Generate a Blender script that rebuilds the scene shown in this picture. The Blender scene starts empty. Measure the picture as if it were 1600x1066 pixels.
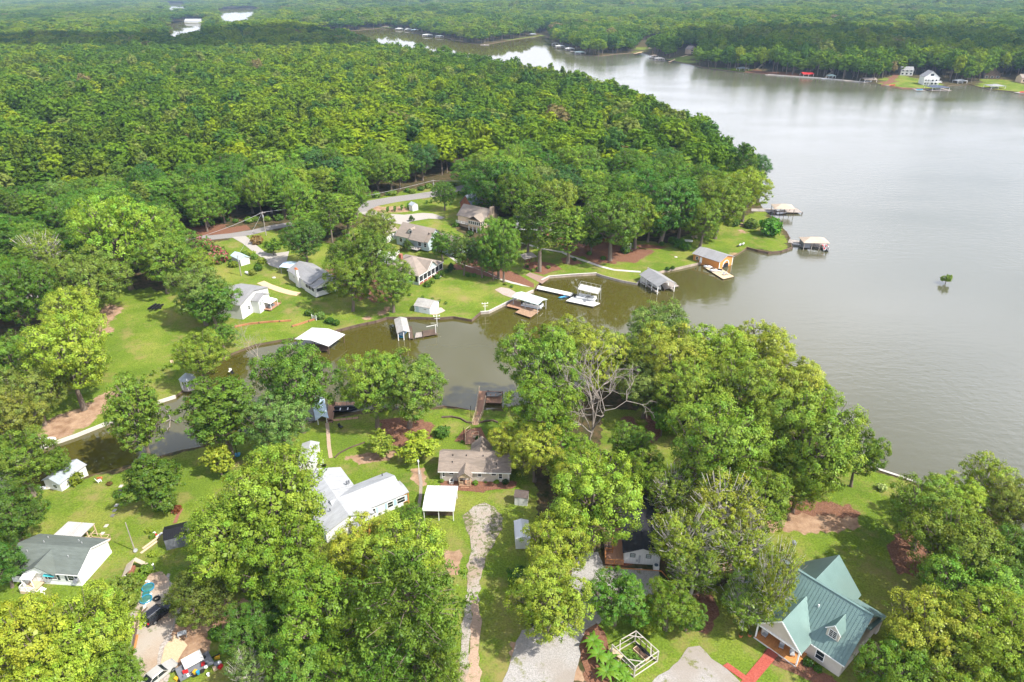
import bpy, bmesh, math, random
import numpy as np
from mathutils import Vector, Matrix
from mathutils.geometry import delaunay_2d_cdt

random.seed(7)
RNG = np.random.default_rng(7)
SC = bpy.context.scene
COL = SC.collection
R_ = math.radians

# ------------------------------------------------------------------ camera, sky, sun, exposure
CAM_Z, PITCH, FPX, CU, CV = 85.0, R_(27.4), 1067.0, 800.0, 533.0
cam_d = bpy.data.cameras.new("camera")
cam_d.sensor_width = 36.0
cam_d.lens = FPX / 1600.0 * 36.0
cam_d.clip_start = 0.5
cam_d.clip_end = 30000.0
cam = bpy.data.objects.new("camera", cam_d)
COL.objects.link(cam)
cam.location = (0, 0, CAM_Z)
cam.rotation_euler = (math.pi / 2 - PITCH, 0, 0)
SC.camera = cam

SUN_DIR = Vector((0.90, -0.44, 0)).normalized()      # horizontal direction towards the sun
SUN_EL = R_(50)
SUN_VEC = Vector((SUN_DIR.x * math.cos(SUN_EL), SUN_DIR.y * math.cos(SUN_EL), math.sin(SUN_EL)))
world = bpy.data.worlds.new("World")
SC.world = world
world.use_nodes = True
wt = world.node_tree
for n in list(wt.nodes):
    wt.nodes.remove(n)
def wn(t, **k):
    n = wt.nodes.new(t)
    for a, b in k.items():
        setattr(n, a, b)
    return n
w_out = wn('ShaderNodeOutputWorld'); w_bg = wn('ShaderNodeBackground')
w_sky = wn('ShaderNodeTexSky', sky_type='NISHITA', sun_disc=False)
w_sky.sun_elevation = SUN_EL
w_sky.sun_rotation = math.atan2(SUN_VEC.x, SUN_VEC.y)
w_sky.altitude = 200.0
w_sky.dust_density = 2.0
w_bg.inputs['Strength'].default_value = 0.118
w_tc = wn('ShaderNodeTexCoord'); w_sep = wn('ShaderNodeSeparateXYZ')
wt.links.new(w_tc.outputs['Generated'], w_sep.inputs[0])
w_ab = wn('ShaderNodeMath', operation='ABSOLUTE'); wt.links.new(w_sep.outputs['Z'], w_ab.inputs[0])
w_ad = wn('ShaderNodeMath', operation='ADD'); w_ad.inputs[1].default_value = 0.16; wt.links.new(w_ab.outputs[0], w_ad.inputs[0])
w_dx = wn('ShaderNodeMath', operation='DIVIDE'); wt.links.new(w_sep.outputs['X'], w_dx.inputs[0]); wt.links.new(w_ad.outputs[0], w_dx.inputs[1])
w_dy = wn('ShaderNodeMath', operation='DIVIDE'); wt.links.new(w_sep.outputs['Y'], w_dy.inputs[0]); wt.links.new(w_ad.outputs[0], w_dy.inputs[1])
w_cm = wn('ShaderNodeCombineXYZ'); wt.links.new(w_dx.outputs[0], w_cm.inputs[0]); wt.links.new(w_dy.outputs[0], w_cm.inputs[1])
w_no = wn('ShaderNodeTexNoise'); w_no.inputs['Scale'].default_value = 0.75; w_no.inputs['Detail'].default_value = 7.0
w_no.inputs['Roughness'].default_value = 0.55
wt.links.new(w_cm.outputs[0], w_no.inputs['Vector'])
w_rp = wn('ShaderNodeValToRGB'); w_rp.color_ramp.elements[0].position = 0.50; w_rp.color_ramp.elements[1].position = 0.72
# seen flat on, distant clouds close up: cover grows towards the horizon
w_iv = wn('ShaderNodeMath', operation='SUBTRACT'); w_iv.inputs[0].default_value = 1.0; wt.links.new(w_ab.outputs[0], w_iv.inputs[1])
w_pw = wn('ShaderNodeMath', operation='POWER'); w_pw.inputs[1].default_value = 1.5; wt.links.new(w_iv.outputs[0], w_pw.inputs[0])
w_cv = wn('ShaderNodeMath', operation='MULTIPLY_ADD'); w_cv.inputs[1].default_value = 0.33; wt.links.new(w_pw.outputs[0], w_cv.inputs[0]); wt.links.new(w_no.outputs['Fac'], w_cv.inputs[2])
wt.links.new(w_cv.outputs[0], w_rp.inputs[0])
w_mx = wn('ShaderNodeMix', data_type='RGBA'); w_mx.inputs[7].default_value = (11.5, 11.8, 13.3, 1)   # cloud tops
wt.links.new(w_rp.outputs['Color'], w_mx.inputs[0]); wt.links.new(w_sky.outputs[0], w_mx.inputs[6])
wt.links.new(w_mx.outputs[2], w_bg.inputs['Color']); wt.links.new(w_bg.outputs[0], w_out.inputs[0])

sun_d = bpy.data.lights.new("sun", 'SUN'); sun_d.energy = 5.0; sun_d.angle = R_(0.5); sun_d.color = (1.0, 0.95, 0.86)
sun = bpy.data.objects.new("sun", sun_d); COL.objects.link(sun)
sun.location = (0, 0, 300)
sun.rotation_euler = SUN_VEC.to_track_quat('Z', 'Y').to_euler()

SC.view_settings.view_transform = 'Standard'
SC.view_settings.look = 'None'
SC.view_settings.exposure = 0.68
SC.view_settings.gamma = 1.0
SC.view_settings.use_curve_mapping = False
SC.render.engine = 'CYCLES'
SC.cycles.max_bounces = 7
SC.cycles.diffuse_bounces = 3
SC.cycles.glossy_bounces = 3
SC.cycles.transmission_bounces = 3
SC.cycles.transparent_max_bounces = 6
SC.cycles.volume_bounces = 0
SC.cycles.use_denoising = True
SC.cycles.use_adaptive_sampling = True
SC.cycles.adaptive_threshold = 0.02
SC.cycles.sample_clamp_indirect = 6.0

# ------------------------------------------------------------------ helpers: materials
def newmat(name):
    m = bpy.data.materials.new(name); m.use_nodes = True
    nt = m.node_tree
    for n in list(nt.nodes): nt.nodes.remove(n)
    out = nt.nodes.new('ShaderNodeOutputMaterial')
    return m, nt, out
def N(nt, t, inputs=None, **k):
    n = nt.nodes.new(t)
    for a, b in k.items(): setattr(n, a, b)
    if inputs:
        for a, b in inputs.items():
            if isinstance(b, tuple) and len(b) == 2 and hasattr(b[0], 'outputs'):
                nt.links.new(b[0].outputs[b[1]], n.inputs[a])
            else:
                n.inputs[a].default_value = b
    return n
def c4(c): return (c[0], c[1], c[2], 1.0)
_mats = {}
def MAT(name, col, rough=0.8, var=0.12, scale=1.5, metal=0.0, bump=0.0, dirt=None, spec=0.3, stretch=(1, 1, 1), coat=0.0):
    """Weathered solid: base colour with two noise scales, optional dirt colour and bump."""
    if name in _mats: return _mats[name]
    m, nt, out = newmat(name)
    tc = N(nt, 'ShaderNodeTexCoord')
    mp = N(nt, 'ShaderNodeMapping', {'Vector': (tc, 'Object'), 'Scale': stretch})
    n1 = N(nt, 'ShaderNodeTexNoise', {'Vector': (mp, 0), 'Scale': scale, 'Detail': 6.0, 'Roughness': 0.65})
    n2 = N(nt, 'ShaderNodeTexNoise', {'Vector': (mp, 0), 'Scale': scale * 0.17, 'Detail': 3.0})
    mul = N(nt, 'ShaderNodeMath', {0: (n1, 'Fac'), 1: (n2, 'Fac')}, operation='ADD')
    mr = N(nt, 'ShaderNodeMapRange', {'Value': (mul, 0), 'From Min': 0.6, 'From Max': 1.4, 'To Min': 1 - var * 1.6, 'To Max': 1 + var * 1.6})
    mx = N(nt, 'ShaderNodeMix', {0: 1.0, 6: c4(col), 7: (mr, 0)}, data_type='RGBA', blend_type='MULTIPLY')
    last = (mx, 2)
    if dirt:
        rp = N(nt, 'ShaderNodeValToRGB', {0: (n2, 'Fac')}); rp.color_ramp.elements[0].position = 0.5; rp.color_ramp.elements[1].position = 0.66
        mf = N(nt, 'ShaderNodeMath', {0: (rp, 'Color'), 1: (n1, 'Fac')}, operation='MULTIPLY')
        md = N(nt, 'ShaderNodeMix', {0: (mf, 0), 6: last, 7: c4(dirt)}, data_type='RGBA'); last = (md, 2)
    b = N(nt, 'ShaderNodeBsdfPrincipled', {'Base Color': last, 'Roughness': rough, 'Metallic': metal, 'Specular IOR Level': spec, 'Coat Weight': coat})
    if bump:
        bp = N(nt, 'ShaderNodeBump', {'Height': (n1, 'Fac'), 'Strength': bump, 'Distance': 0.05}); nt.links.new(bp.outputs[0], b.inputs['Normal'])
    nt.links.new(b.outputs[0], out.inputs[0])
    _mats[name] = m
    return m

# ------------------------------------------------------------------ helpers: objects
def tag(o, label=None, cat=None, group=None, kind=None):
    if label: o['label'] = label
    if cat: o['category'] = cat
    if group: o['group'] = group
    if kind: o['kind'] = kind
    return o
def empty(name, loc, rz=0.0, label=None, cat=None, group=None):
    o = bpy.data.objects.new(name, None); COL.objects.link(o)
    o.empty_display_size = 0.5
    o.location = loc; o.rotation_euler = (0, 0, rz)
    return tag(o, label, cat, group)
def mesh_np(name, verts, faces_flat, nper, mats, mat_idx=None, smooth=False):
    """fast mesh: faces_flat int array, nper = verts per face (3 or 4)"""
    me = bpy.data.meshes.new(name)
    verts = np.asarray(verts, dtype=np.float32); faces_flat = np.asarray(faces_flat, dtype=np.int32).ravel()
    nf = len(faces_flat) // nper
    me.vertices.add(len(verts)); me.vertices.foreach_set('co', verts.ravel())
    me.loops.add(len(faces_flat)); me.loops.foreach_set('vertex_index', faces_flat)
    me.polygons.add(nf)
    me.polygons.foreach_set('loop_start', np.arange(nf, dtype=np.int32) * nper)
    if mat_idx is not None: me.polygons.foreach_set('material_index', np.asarray(mat_idx, dtype=np.int32))
    for m in mats: me.materials.append(m)
    me.update(calc_edges=True)
    if smooth: me.polygons.foreach_set('use_smooth', np.ones(nf, dtype=bool))
    return me
def link(name, me, parent=None, loc=None):
    o = bpy.data.objects.new(name, me); COL.objects.link(o)
    if parent is not None: o.parent = parent
    if loc is not None: o.location = loc
    return o
class MB:
    """collects boxes, prisms, tubes; build() links them as ONE mesh object"""
    def __init__(s): s.v = []; s.f = []
    def add(s, vs, fs):
        b = len(s.v); s.v += [tuple(p) for p in vs]; s.f += [tuple(i + b for i in f) for f in fs]; return s
    def box(s, x0, x1, y0, y1, z0, z1):
        return s.add([(x0,y0,z0),(x1,y0,z0),(x1,y1,z0),(x0,y1,z0),(x0,y0,z1),(x1,y0,z1),(x1,y1,z1),(x0,y1,z1)],
                     [(3,2,1,0),(4,5,6,7),(0,1,5,4),(1,2,6,5),(2,3,7,6),(3,0,4,7)])
    def cbox(s, c, sz): return s.box(c[0]-sz[0]/2, c[0]+sz[0]/2, c[1]-sz[1]/2, c[1]+sz[1]/2, c[2]-sz[2]/2, c[2]+sz[2]/2)
    def beam(s, a, b, w, h=None):
        h = h or w; a = Vector(a); b = Vector(b); d = (b - a).normalized()
        up = Vector((0,0,1)) if abs(d.z) < 0.95 else Vector((1,0,0))
        x = d.cross(up).normalized() * (w/2); y = x.cross(d).normalized() * (h/2)
        vs = [a-x-y, a+x-y, a+x+y, a-x+y, b-x-y, b+x-y, b+x+y, b-x+y]
        return s.add(vs, [(3,2,1,0),(4,5,6,7),(0,1,5,4),(1,2,6,5),(2,3,7,6),(3,0,4,7)])
    def tube(s, pts, rad, n=6, cap=True):
        pts = [Vector(p) for p in pts]
        if not isinstance(rad, (list, tuple)): rad = [rad]*len(pts)
        vs = []; fs = []
        for i, p in enumerate(pts):
            d = (pts[min(i+1, len(pts)-1)] - pts[max(i-1, 0)]).normalized()
            up = Vector((0,0,1)) if abs(d.z) < 0.9 else Vector((1,0,0))
            x = d.cross(up).normalized(); y = x.cross(d).normalized()
            for k in range(n):
                a = 2*math.pi*k/n; vs.append(p + (x*math.cos(a) + y*math.sin(a))*rad[i])
        for i in range(len(pts)-1):
            for k in range(n):
                fs.append((i*n+k, i*n+(k+1)%n, (i+1)*n+(k+1)%n, (i+1)*n+k))
        if cap:
            fs.append(tuple(range(n-1,-1,-1))); fs.append(tuple((len(pts)-1)*n+k for k in range(n)))
        return s.add(vs, fs)
    def prism(s, poly, z0, z1):
        n = len(poly)
        vs = [(p[0],p[1],z0) for p in poly] + [(p[0],p[1],z1) for p in poly]
        fs = [tuple(range(n-1,-1,-1)), tuple(range(n,2*n))] + [(k,(k+1)%n,n+(k+1)%n,n+k) for k in range(n)]
        return s.add(vs, fs)
    def slab(s, quad, t):
        """thickened planar polygon; extruded down by t along its normal"""
        q = [Vector(p) for p in quad]; nrm = (q[1]-q[0]).cross(q[-1]-q[0]).normalized()
        if nrm.z < 0: q.reverse(); nrm = -nrm
        n = len(q); vs = q + [p - nrm*t for p in q]
        fs = [tuple(range(n)), tuple(range(2*n-1, n-1, -1))] + [((k+1)%n, k, n+k, n+(k+1)%n) for k in range(n)]
        return s.add(vs, fs)
    def mesh(s, name, mat, smooth=False):
        me = bpy.data.meshes.new(name); me.from_pydata(s.v, [], s.f)
        me.materials.append(mat)
        bm = bmesh.new(); bm.from_mesh(me); bmesh.ops.recalc_face_normals(bm, faces=bm.faces); bm.to_mesh(me); bm.free()
        if smooth: me.polygons.foreach_set('use_smooth', np.ones(len(me.polygons), dtype=bool))
        return me
    def build(s, name, mat, parent=None, smooth=False, label=None):
        o = link(name, s.mesh(name, mat, smooth), parent)
        if label: o['label'] = label
        return o
def copy_tree(o, parent=None):
    c = o.copy(); COL.objects.link(c)
    if parent is not None: c.parent = parent
    for ch in o.children: copy_tree(ch, c)
    return c

# ------------------------------------------------------------------ pixel -> place
def ray(u, v):
    a = (u - CU) / FPX; b = (v - CV) / FPX
    cp, sp = math.cos(PITCH), math.sin(PITCH)
    return Vector((a, cp - b * sp, -sp - b * cp))
def onz(u, v, z):
    d = ray(u, v); t = (z - CAM_Z) / d.z
    return Vector((d.x * t, d.y * t, z))

# lake outline as seen in the photograph, carried to the water plane z = 0
SHORE_N = [(-60,742),(0,722),(57,705),(120,683),(180,659),(250,630),(275,622),(355,558),(400,541),(440,534),(505,524),(520,521),(562,510),(587,505),(605,499),(653,499),(686,500),(709,498),(737,503),(751,491),(764,490),(800,472),
           (818,464),(833,457),(838,449),(846,441),(858,435),(895,432),(932,430),(940,433),(970,441),(995,446),(1001,438),(1028,428),(1060,421),(1099,412),(1130,408),(1150,400),(1167,389),(1185,394),(1200,397),(1220,395),(1237,389),(1233,374),
           (1228,364),(1216,352),(1204,340),(1193,330),(1182,312),(1168,290),(1150,270),(1122,245),(1085,218),(1045,195),(1000,172),(940,152),(880,136),(800,121),(740,109),(660,96),(600,87),(568,74),(553,62),(500,58),(440,53)]
SHORE_F = [(440,47),(500,48),(557,48),(600,44),(628,47),(668,57),(691,59),(727,67),(760,70),(800,63),(843,57),(862,60),(861,68),(883,76),(914,87),(940,88),(962,85),(1002,82),(1020,88),(1048,95),(1079,101),(1099,106),(1154,113),(1200,117),(1289,123),(1352,129),(1377,133),(1410,138),(1435,139),(1470,140),(1486,134),(1516,133),(1539,139),(1600,146),(1700,160),(1900,190),(2300,250)]
SHORE_S = [(2600,700),(2000,880),(1700,850),(1600,835),(1540,800),(1480,775),(1425,757),(1400,748),(1360,735),(1310,712),(1270,680),(1225,640),(1150,610),(1060,595),(960,600),(880,618),(830,634),(810,637),(790,640),(755,645),(735,645),(715,641),(692,638),(680,641),(600,641),(560,646),(510,659),(470,664),(420,669),(400,676),(370,686),(310,703),(290,706),(215,726),(185,736),(140,747),(110,760),(62,772),(0,778),(-60,765)]
LAKE = np.array([onz(u, v, 0)[:2] for u, v in SHORE_N + SHORE_F + SHORE_S])
FARLAND = np.array([onz(u, v, 0)[:2] for u, v in SHORE_F + [(3000, 2), (440, 2)]])
PONDS_PX = [[(262,38),(300,31),(324,32),(324,70),(285,77),(254,70)], [(335,15),(402,12),(406,30),(388,46),(345,50)], [(255,5),(294,5),(296,22),(258,24)]]
PONDS = [np.array([onz(u, v, 0)[:2] for u, v in p]) for p in PONDS_PX]
def inpoly(P, poly):
    P = np.asarray(P); x, y = P[:, 0], P[:, 1]; r = np.zeros(len(P), bool)
    x0, y0 = poly[:, 0], poly[:, 1]; x1, y1 = np.roll(x0, -1), np.roll(y0, -1)
    for a, b, c, d in zip(x0, y0, x1, y1):
        if b == d: continue
        k = ((b > y) != (d > y)) & (x < (c - a) * (y - b) / (d - b) + a)
        r ^= k
    return r
def distpoly(P, poly):
    P = np.asarray(P, float); D = np.full(len(P), 1e18)
    A = poly; B = np.roll(poly, -1, axis=0)
    for a, b in zip(A, B):
        ab = b - a; L = max(ab @ ab, 1e-9)
        t = np.clip(((P - a) @ ab) / L, 0, 1)
        q = P - (a + t[:, None] * ab)
        D = np.minimum(D, (q * q).sum(1))
    return np.sqrt(D)
def smooth(x, a, b):
    t = np.clip((x - a) / (b - a), 0, 1); return t * t * (3 - 2 * t)
def height(P):
    P = np.atleast_2d(np.asarray(P, float))
    d = distpoly(P, LAKE)
    r = np.hypot(P[:, 0], P[:, 1])
    z = 0.65 + 2.6 * smooth(d, 0, 80)
    x, y = P[:, 0], P[:, 1]
    hills = 10 + 8*np.sin(x/330+1.3)*np.cos(y/410+.4) + 6*np.sin(x/170-y/230) + 9*np.sin(y/700+x/900+2)
    dp = np.minimum(d, 3*np.minimum.reduce([distpoly(P, p) for p in PONDS]))
    far = np.where(inpoly(P, FARLAND), 1.0, .22)
    z += np.maximum(hills, 0) * smooth(dp, 40, 450) * smooth(r, 500, 1000) * far
    hx, hy = onz(455, 66, 0)[:2]                                   # the wooded hill at the bend of the lake
    z += 16 * np.exp(-(((x-hx)/170)**2 + ((y-hy)/140)**2)) * smooth(d, 10, 120)
    for p in PONDS:
        if abs(P[:, 0]).max() > 0: z = np.where(inpoly(P, p), -1.0, z)
    return z
def hz(x, y): return float(height([(x, y)])[0])
def gp(u, v, dz=0.0):
    """point dz above the ground that the pixel (u, v) of the 1600 px photograph looks at"""
    z = 2.0
    for _ in range(5):
        p = onz(u, v, z + dz); z = hz(p.x, p.y)
    return Vector((p.x, p.y, z + dz))
def gpoly(px): return np.array([gp(u, v)[:2] for u, v in px])
def dep(p):
    """distance along the view axis -> pixels per metre of the photograph"""
    return FPX / (p[1] * math.cos(PITCH) + (CAM_Z - p[2]) * math.sin(PITCH))

# ------------------------------------------------------------------ ground and water
def densify(poly, step, closed=True):
    out = []
    n = len(poly)
    for i in range(n if closed else n - 1):
        a = np.asarray(poly[i]); b = np.asarray(poly[(i + 1) % n]); L = np.hypot(*(b - a))
        r = min(np.hypot(*a), np.hypot(*b)); s = max(step, r * 0.012)
        k = max(1, int(L / s))
        for j in range(k): out.append(a + (b - a) * j / k)
    if not closed: out.append(np.asarray(poly[-1]))
    return np.array(out)
def build_ground():
    shore = densify(LAKE, 2.2)
    n = len(shore)
    pts = []
    r = 14.0
    k = 0
    while r < 12000:
        near = r < 70
        da = 0.010 if r < 175 else (0.016 if r < 900 else 0.03)
        angs = np.arange(-.95, .95, da) + (k % 2) * da / 2
        pts += [(r * math.sin(a), r * math.cos(a)) for a in angs]
        pts += [(r * math.sin(a), r * math.cos(a)) for a in np.arange(1.0, 2 * math.pi - 1.0, 0.12)]
        r *= 1.011 if 55 < r < 175 else (1.016 if r < 900 else 1.03)
        k += 1
    pts = np.array(pts)
    d = distpoly(pts, LAKE); rr = np.hypot(pts[:, 0], pts[:, 1])
    inside = inpoly(pts, LAKE)
    pts = pts[(~inside) & (d > np.maximum(0.8, rr * 0.004))]
    pond_edges = []
    allv = [Vector((p[0], p[1])) for p in shore]; edges = [(i, (i + 1) % n) for i in range(n)]
    for p in PONDS:
        b = len(allv); dp = densify(p, 30)
        allv += [Vector((q[0], q[1])) for q in dp]; edges += [(b + i, b + (i + 1) % len(dp)) for i in range(len(dp))]
    allv += [Vector((p[0], p[1])) for p in pts]
    vs, es, fs, _, _, _ = delaunay_2d_cdt(allv, edges, [], 0, 1e-4)
    V = np.array([(v.x, v.y) for v in vs]); F = np.array([f for f in fs if len(f) == 3])
    cen = V[F].mean(1)
    keep = ~inpoly(cen, LAKE)
    for p in PONDS: keep &= ~inpoly(cen, p)
    F = F[keep]
    used = np.unique(F); remap = -np.ones(len(V), int); remap[used] = np.arange(len(used))
    V = V[used]; F = remap[F]
    H = height(V)
    for p in PONDS:
        H = np.where((H < 0), 1.0, H)
    # winding up
    a, b, c = V[F[:, 0]], V[F[:, 1]], V[F[:, 2]]
    cr = (b[:, 0]-a[:, 0])*(c[:, 1]-a[:, 1]) - (b[:, 1]-a[:, 1])*(c[:, 0]-a[:, 0])
    F[cr < 0] = F[cr < 0][:, ::-1]
    me = mesh_np('ground', np.column_stack([V, H]), F, 3, [ground_mat()], smooth=True)
    # what grows where: R lawn, G bare tan soil, B red pine straw, A pale gravelly wear
    cov = np.zeros((len(V), 4), np.float32)
    for ch, polys in COVER.items():
        for px in polys:
            m = inpoly(V, gpoly(px)); cov[m, ch] = 1.0
    for px in NOLAWN: cov[inpoly(V, gpoly(px)), 0] = 0
    at = me.attributes.new('cover', 'FLOAT_COLOR', 'POINT'); at.data.foreach_set('color', cov.ravel())
    o = link('ground', me); o['kind'] = 'structure'
    # bank: the soil face that drops from the lawn's edge below the water
    sv = []; sf = []
    hs = height(shore)
    for i in range(n):
        sv += [(shore[i][0], shore[i][1], hs[i]), (shore[i][0], shore[i][1], -2.5)]
    for i in range(n):
        j = (i + 1) % n; sf += [i*2, i*2+1, j*2+1, j*2]
    me = mesh_np('bank', sv, sf, 4, [MAT('bank_soil', (.13, .095, .06), .95, .3, .4)])
    o = link('bank', me); o['kind'] = 'structure'
    # water
    rings = [0.0, 20, 60, 120, 250, 500, 1000, 2500, 6000, 12000]
    mb = MB(); mb.v.append((0, 0, 0))
    K = 48
    for q in rings[1:]:
        mb.v += [(q*math.cos(2*math.pi*k/K), q*math.sin(2*math.pi*k/K), 0) for k in range(K)]
    for k in range(K): mb.f.append((0, 1 + k, 1 + (k+1) % K))
    for i in range(len(rings)-2):
        for k in range(K):
            a = 1 + i*K; b = a + K
            mb.f.append((a+k, b+k, b+(k+1) % K, a+(k+1) % K))
    o = mb.build('lake_water', water_mat()); o['kind'] = 'structure'

def ground_mat():
    m, nt, out = newmat('ground_cover')
    tc = N(nt, 'ShaderNodeTexCoord')
    P = (tc, 'Object')
    at = N(nt, 'ShaderNodeAttribute', attribute_name='cover')
    sp = N(nt, 'ShaderNodeSeparateColor', {0: (at, 'Color')})
    nA = N(nt, 'ShaderNodeTexNoise', {'Vector': P, 'Scale': 0.55, 'Detail': 7.0, 'Roughness': .68})
    nB = N(nt, 'ShaderNodeTexNoise', {'Vector': P, 'Scale': 0.07, 'Detail': 4.0, 'Roughness': .6})
    nC = N(nt, 'ShaderNodeTexNoise', {'Vector': P, 'Scale': 3.5, 'Detail': 4.0, 'Roughness': .7})
    def mask(src, width=.12, w=1.0, bias=0.0):
        a = N(nt, 'ShaderNodeMath', {0: (nA, 'Fac'), 1: 0.5}, operation='SUBTRACT')
        b = N(nt, 'ShaderNodeMath', {0: (a, 0), 1: 1.5 * w}, operation='MULTIPLY')
        c = N(nt, 'ShaderNodeMath', {0: src, 1: (b, 0)}, operation='ADD')
        return N(nt, 'ShaderNodeMapRange', {'Value': (c, 0), 'From Min': .5 - width + bias, 'From Max': .5 + width + bias}, interpolation_type='SMOOTHSTEP')
    # forest floor: litter colours, darkened to stand for the shade under trees
    r0 = N(nt, 'ShaderNodeValToRGB', {0: (nA, 'Fac')})
    e = r0.color_ramp.elements; e[0].position = .33; e[0].color = (.030, .045, .014, 1); e[1].position = .68; e[1].color = (.13, .085, .05, 1)
    # lawn: fresh, yellowed and thin patches
    r1 = N(nt, 'ShaderNodeValToRGB', {0: (nB, 'Fac')})
    e = r1.color_ramp.elements; e[0].position = .30; e[0].color = (.088, .145, .018, 1); e[1].position = .72; e[1].color = (.225, .235, .050, 1)
    e2 = r1.color_ramp.elements.new(.5); e2.color = (.130, .190, .022, 1)
    mrc = N(nt, 'ShaderNodeMapRange', {'Value': (nC, 'Fac'), 'From Min': .3, 'From Max': .7, 'To Min': .55, 'To Max': 1.36})
    lw = N(nt, 'ShaderNodeMix', {0: 1.0, 6: (r1, 'Color'), 7: (mrc, 0)}, data_type='RGBA', blend_type='MULTIPLY')
    # worn spots in the lawn
    wn_ = N(nt, 'ShaderNodeTexNoise', {'Vector': P, 'Scale': .16, 'Detail': 8.0, 'Roughness': .72})
    wm = N(nt, 'ShaderNodeMapRange', {'Value': (wn_, 'Fac'), 'From Min': .50, 'From Max': .68, 'To Max': .75})
    lw2 = N(nt, 'ShaderNodeMix', {0: (wm, 0), 6: (lw, 2), 7: (.26, .20, .085, 1)}, data_type='RGBA')
    soil = N(nt, 'ShaderNodeValToRGB', {0: (nA, 'Fac')})
    e = soil.color_ramp.elements; e[0].position = .3; e[0].color = (.20, .115, .07, 1); e[1].position = .7; e[1].color = (.42, .29, .19, 1)
    straw = N(nt, 'ShaderNodeValToRGB', {0: (nC, 'Fac')})
    e = straw.color_ramp.elements; e[0].position = .3; e[0].color = (.09, .045, .028, 1); e[1].position = .72; e[1].color = (.27, .14, .09, 1)
    grav = N(nt, 'ShaderNodeValToRGB', {0: (nC, 'Fac')})
    e = grav.color_ramp.elements; e[0].position = .3; e[0].color = (.24, .20, .17, 1); e[1].position = .7; e[1].color = (.50, .46, .42, 1)
    x = N(nt, 'ShaderNodeMix', {0: (mask((sp, 'Red')), 0), 6: (r0, 'Color'), 7: (lw2, 2)}, data_type='RGBA')
    x = N(nt, 'ShaderNodeMix', {0: (mask((sp, 'Green'), .16, 1.3, .05), 0), 6: (x, 2), 7: (soil, 'Color')}, data_type='RGBA')
    x = N(nt, 'ShaderNodeMix', {0: (mask((sp, 'Blue'), .14, 1.0, .03), 0), 6: (x, 2), 7: (straw, 'Color')}, data_type='RGBA')
    x = N(nt, 'ShaderNodeMix', {0: (mask((at, 'Alpha'), .2, 1.6, .08), 0), 6: (x, 2), 7: (grav, 'Color')}, data_type='RGBA')
    bp = N(nt, 'ShaderNodeBump', {'Height': (nC, 'Fac'), 'Strength': .6, 'Distance': .12})
    b = N(nt, 'ShaderNodeBsdfPrincipled', {'Base Color': (x, 2), 'Roughness': .95, 'Specular IOR Level': .03, 'Normal': (bp, 0)})
    nt.links.new(b.outputs[0], out.inputs[0])
    return m

def water_mat():
    m, nt, out = newmat('lake_water')
    tc = N(nt, 'ShaderNodeTexCoord'); P = (tc, 'Object')
    w1 = N(nt, 'ShaderNodeTexNoise', {'Vector': P, 'Scale': .55, 'Detail': 5.0, 'Roughness': .6})
    mp = N(nt, 'ShaderNodeMapping', {'Vector': P, 'Scale': (.22, .75, 1), 'Rotation': (0, 0, .35)})
    w2 = N(nt, 'ShaderNodeTexNoise', {'Vector': (mp, 0), 'Scale': .6, 'Detail': 4.0, 'Roughness': .55})
    ad = N(nt, 'ShaderNodeMath', {0: (w1, 'Fac'), 1: (w2, 'Fac')}, operation='ADD')
    # wind: the cove lies calm, the open lake to the east is rippled in streaks
    sx = N(nt, 'ShaderNodeSeparateXYZ', {0: P})
    wind = N(nt, 'ShaderNodeMapRange', {'Value': (sx, 'X'), 'From Min': 25.0, 'From Max': 130.0, 'To Min': .05, 'To Max': 1.0}, interpolation_type='SMOOTHSTEP')
    mpw = N(nt, 'ShaderNodeMapping', {'Vector': P, 'Scale': (.010, .022, 1), 'Rotation': (0, 0, -.3)})
    wn1 = N(nt, 'ShaderNodeTexNoise', {'Vector': (mpw, 0), 'Scale': 1.0, 'Detail': 3.0})
    wr = N(nt, 'ShaderNodeMapRange', {'Value': (wn1, 'Fac'), 'From Min': .3, 'From Max': .7, 'To Min': .45, 'To Max': 1.3})
    st = N(nt, 'ShaderNodeMath', {0: (wind, 0), 1: (wr, 0)}, operation='MULTIPLY')
    st2 = N(nt, 'ShaderNodeMath', {0: (st, 0), 1: .30}, operation='MULTIPLY')
    bp = N(nt, 'ShaderNodeBump', {'Height': (ad, 0), 'Strength': (st2, 0), 'Distance': .30})
    rg = N(nt, 'ShaderNodeMapRange', {'Value': (st, 0), 'To Min': .02, 'To Max': .14})
    # ripples never let the grazing reflection reach a mirror's: softened Fresnel over murky olive water
    lw_ = N(nt, 'ShaderNodeLayerWeight', {'Blend': .5, 'Normal': (bp, 0)})
    pw = N(nt, 'ShaderNodeMath', {0: (lw_, 'Facing'), 1: 3.0}, operation='POWER')
    fb = N(nt, 'ShaderNodeMapRange', {'Value': (wind, 0), 'To Min': .055, 'To Max': .105})
    fr = N(nt, 'ShaderNodeMath', {0: (pw, 0), 1: .46, 2: (fb, 0)}, operation='MULTIPLY_ADD')
    dcol = N(nt, 'ShaderNodeMix', {0: (wind, 0), 6: (.070, .062, .010, 1), 7: (.088, .088, .052, 1)}, data_type='RGBA')   # the cove is tea-brown, the open lake greyer with silt
    df = N(nt, 'ShaderNodeBsdfDiffuse', {'Color': (dcol, 2)})
    gl = N(nt, 'ShaderNodeBsdfGlossy', {'Color': (1, 1, 1, 1), 'Roughness': (rg, 0), 'Normal': (bp, 0)})
    b = N(nt, 'ShaderNodeMixShader', {0: (fr, 0), 1: (df, 0), 2: (gl, 0)})
    nt.links.new(b.outputs[0], out.inputs[0])
    return m

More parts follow.
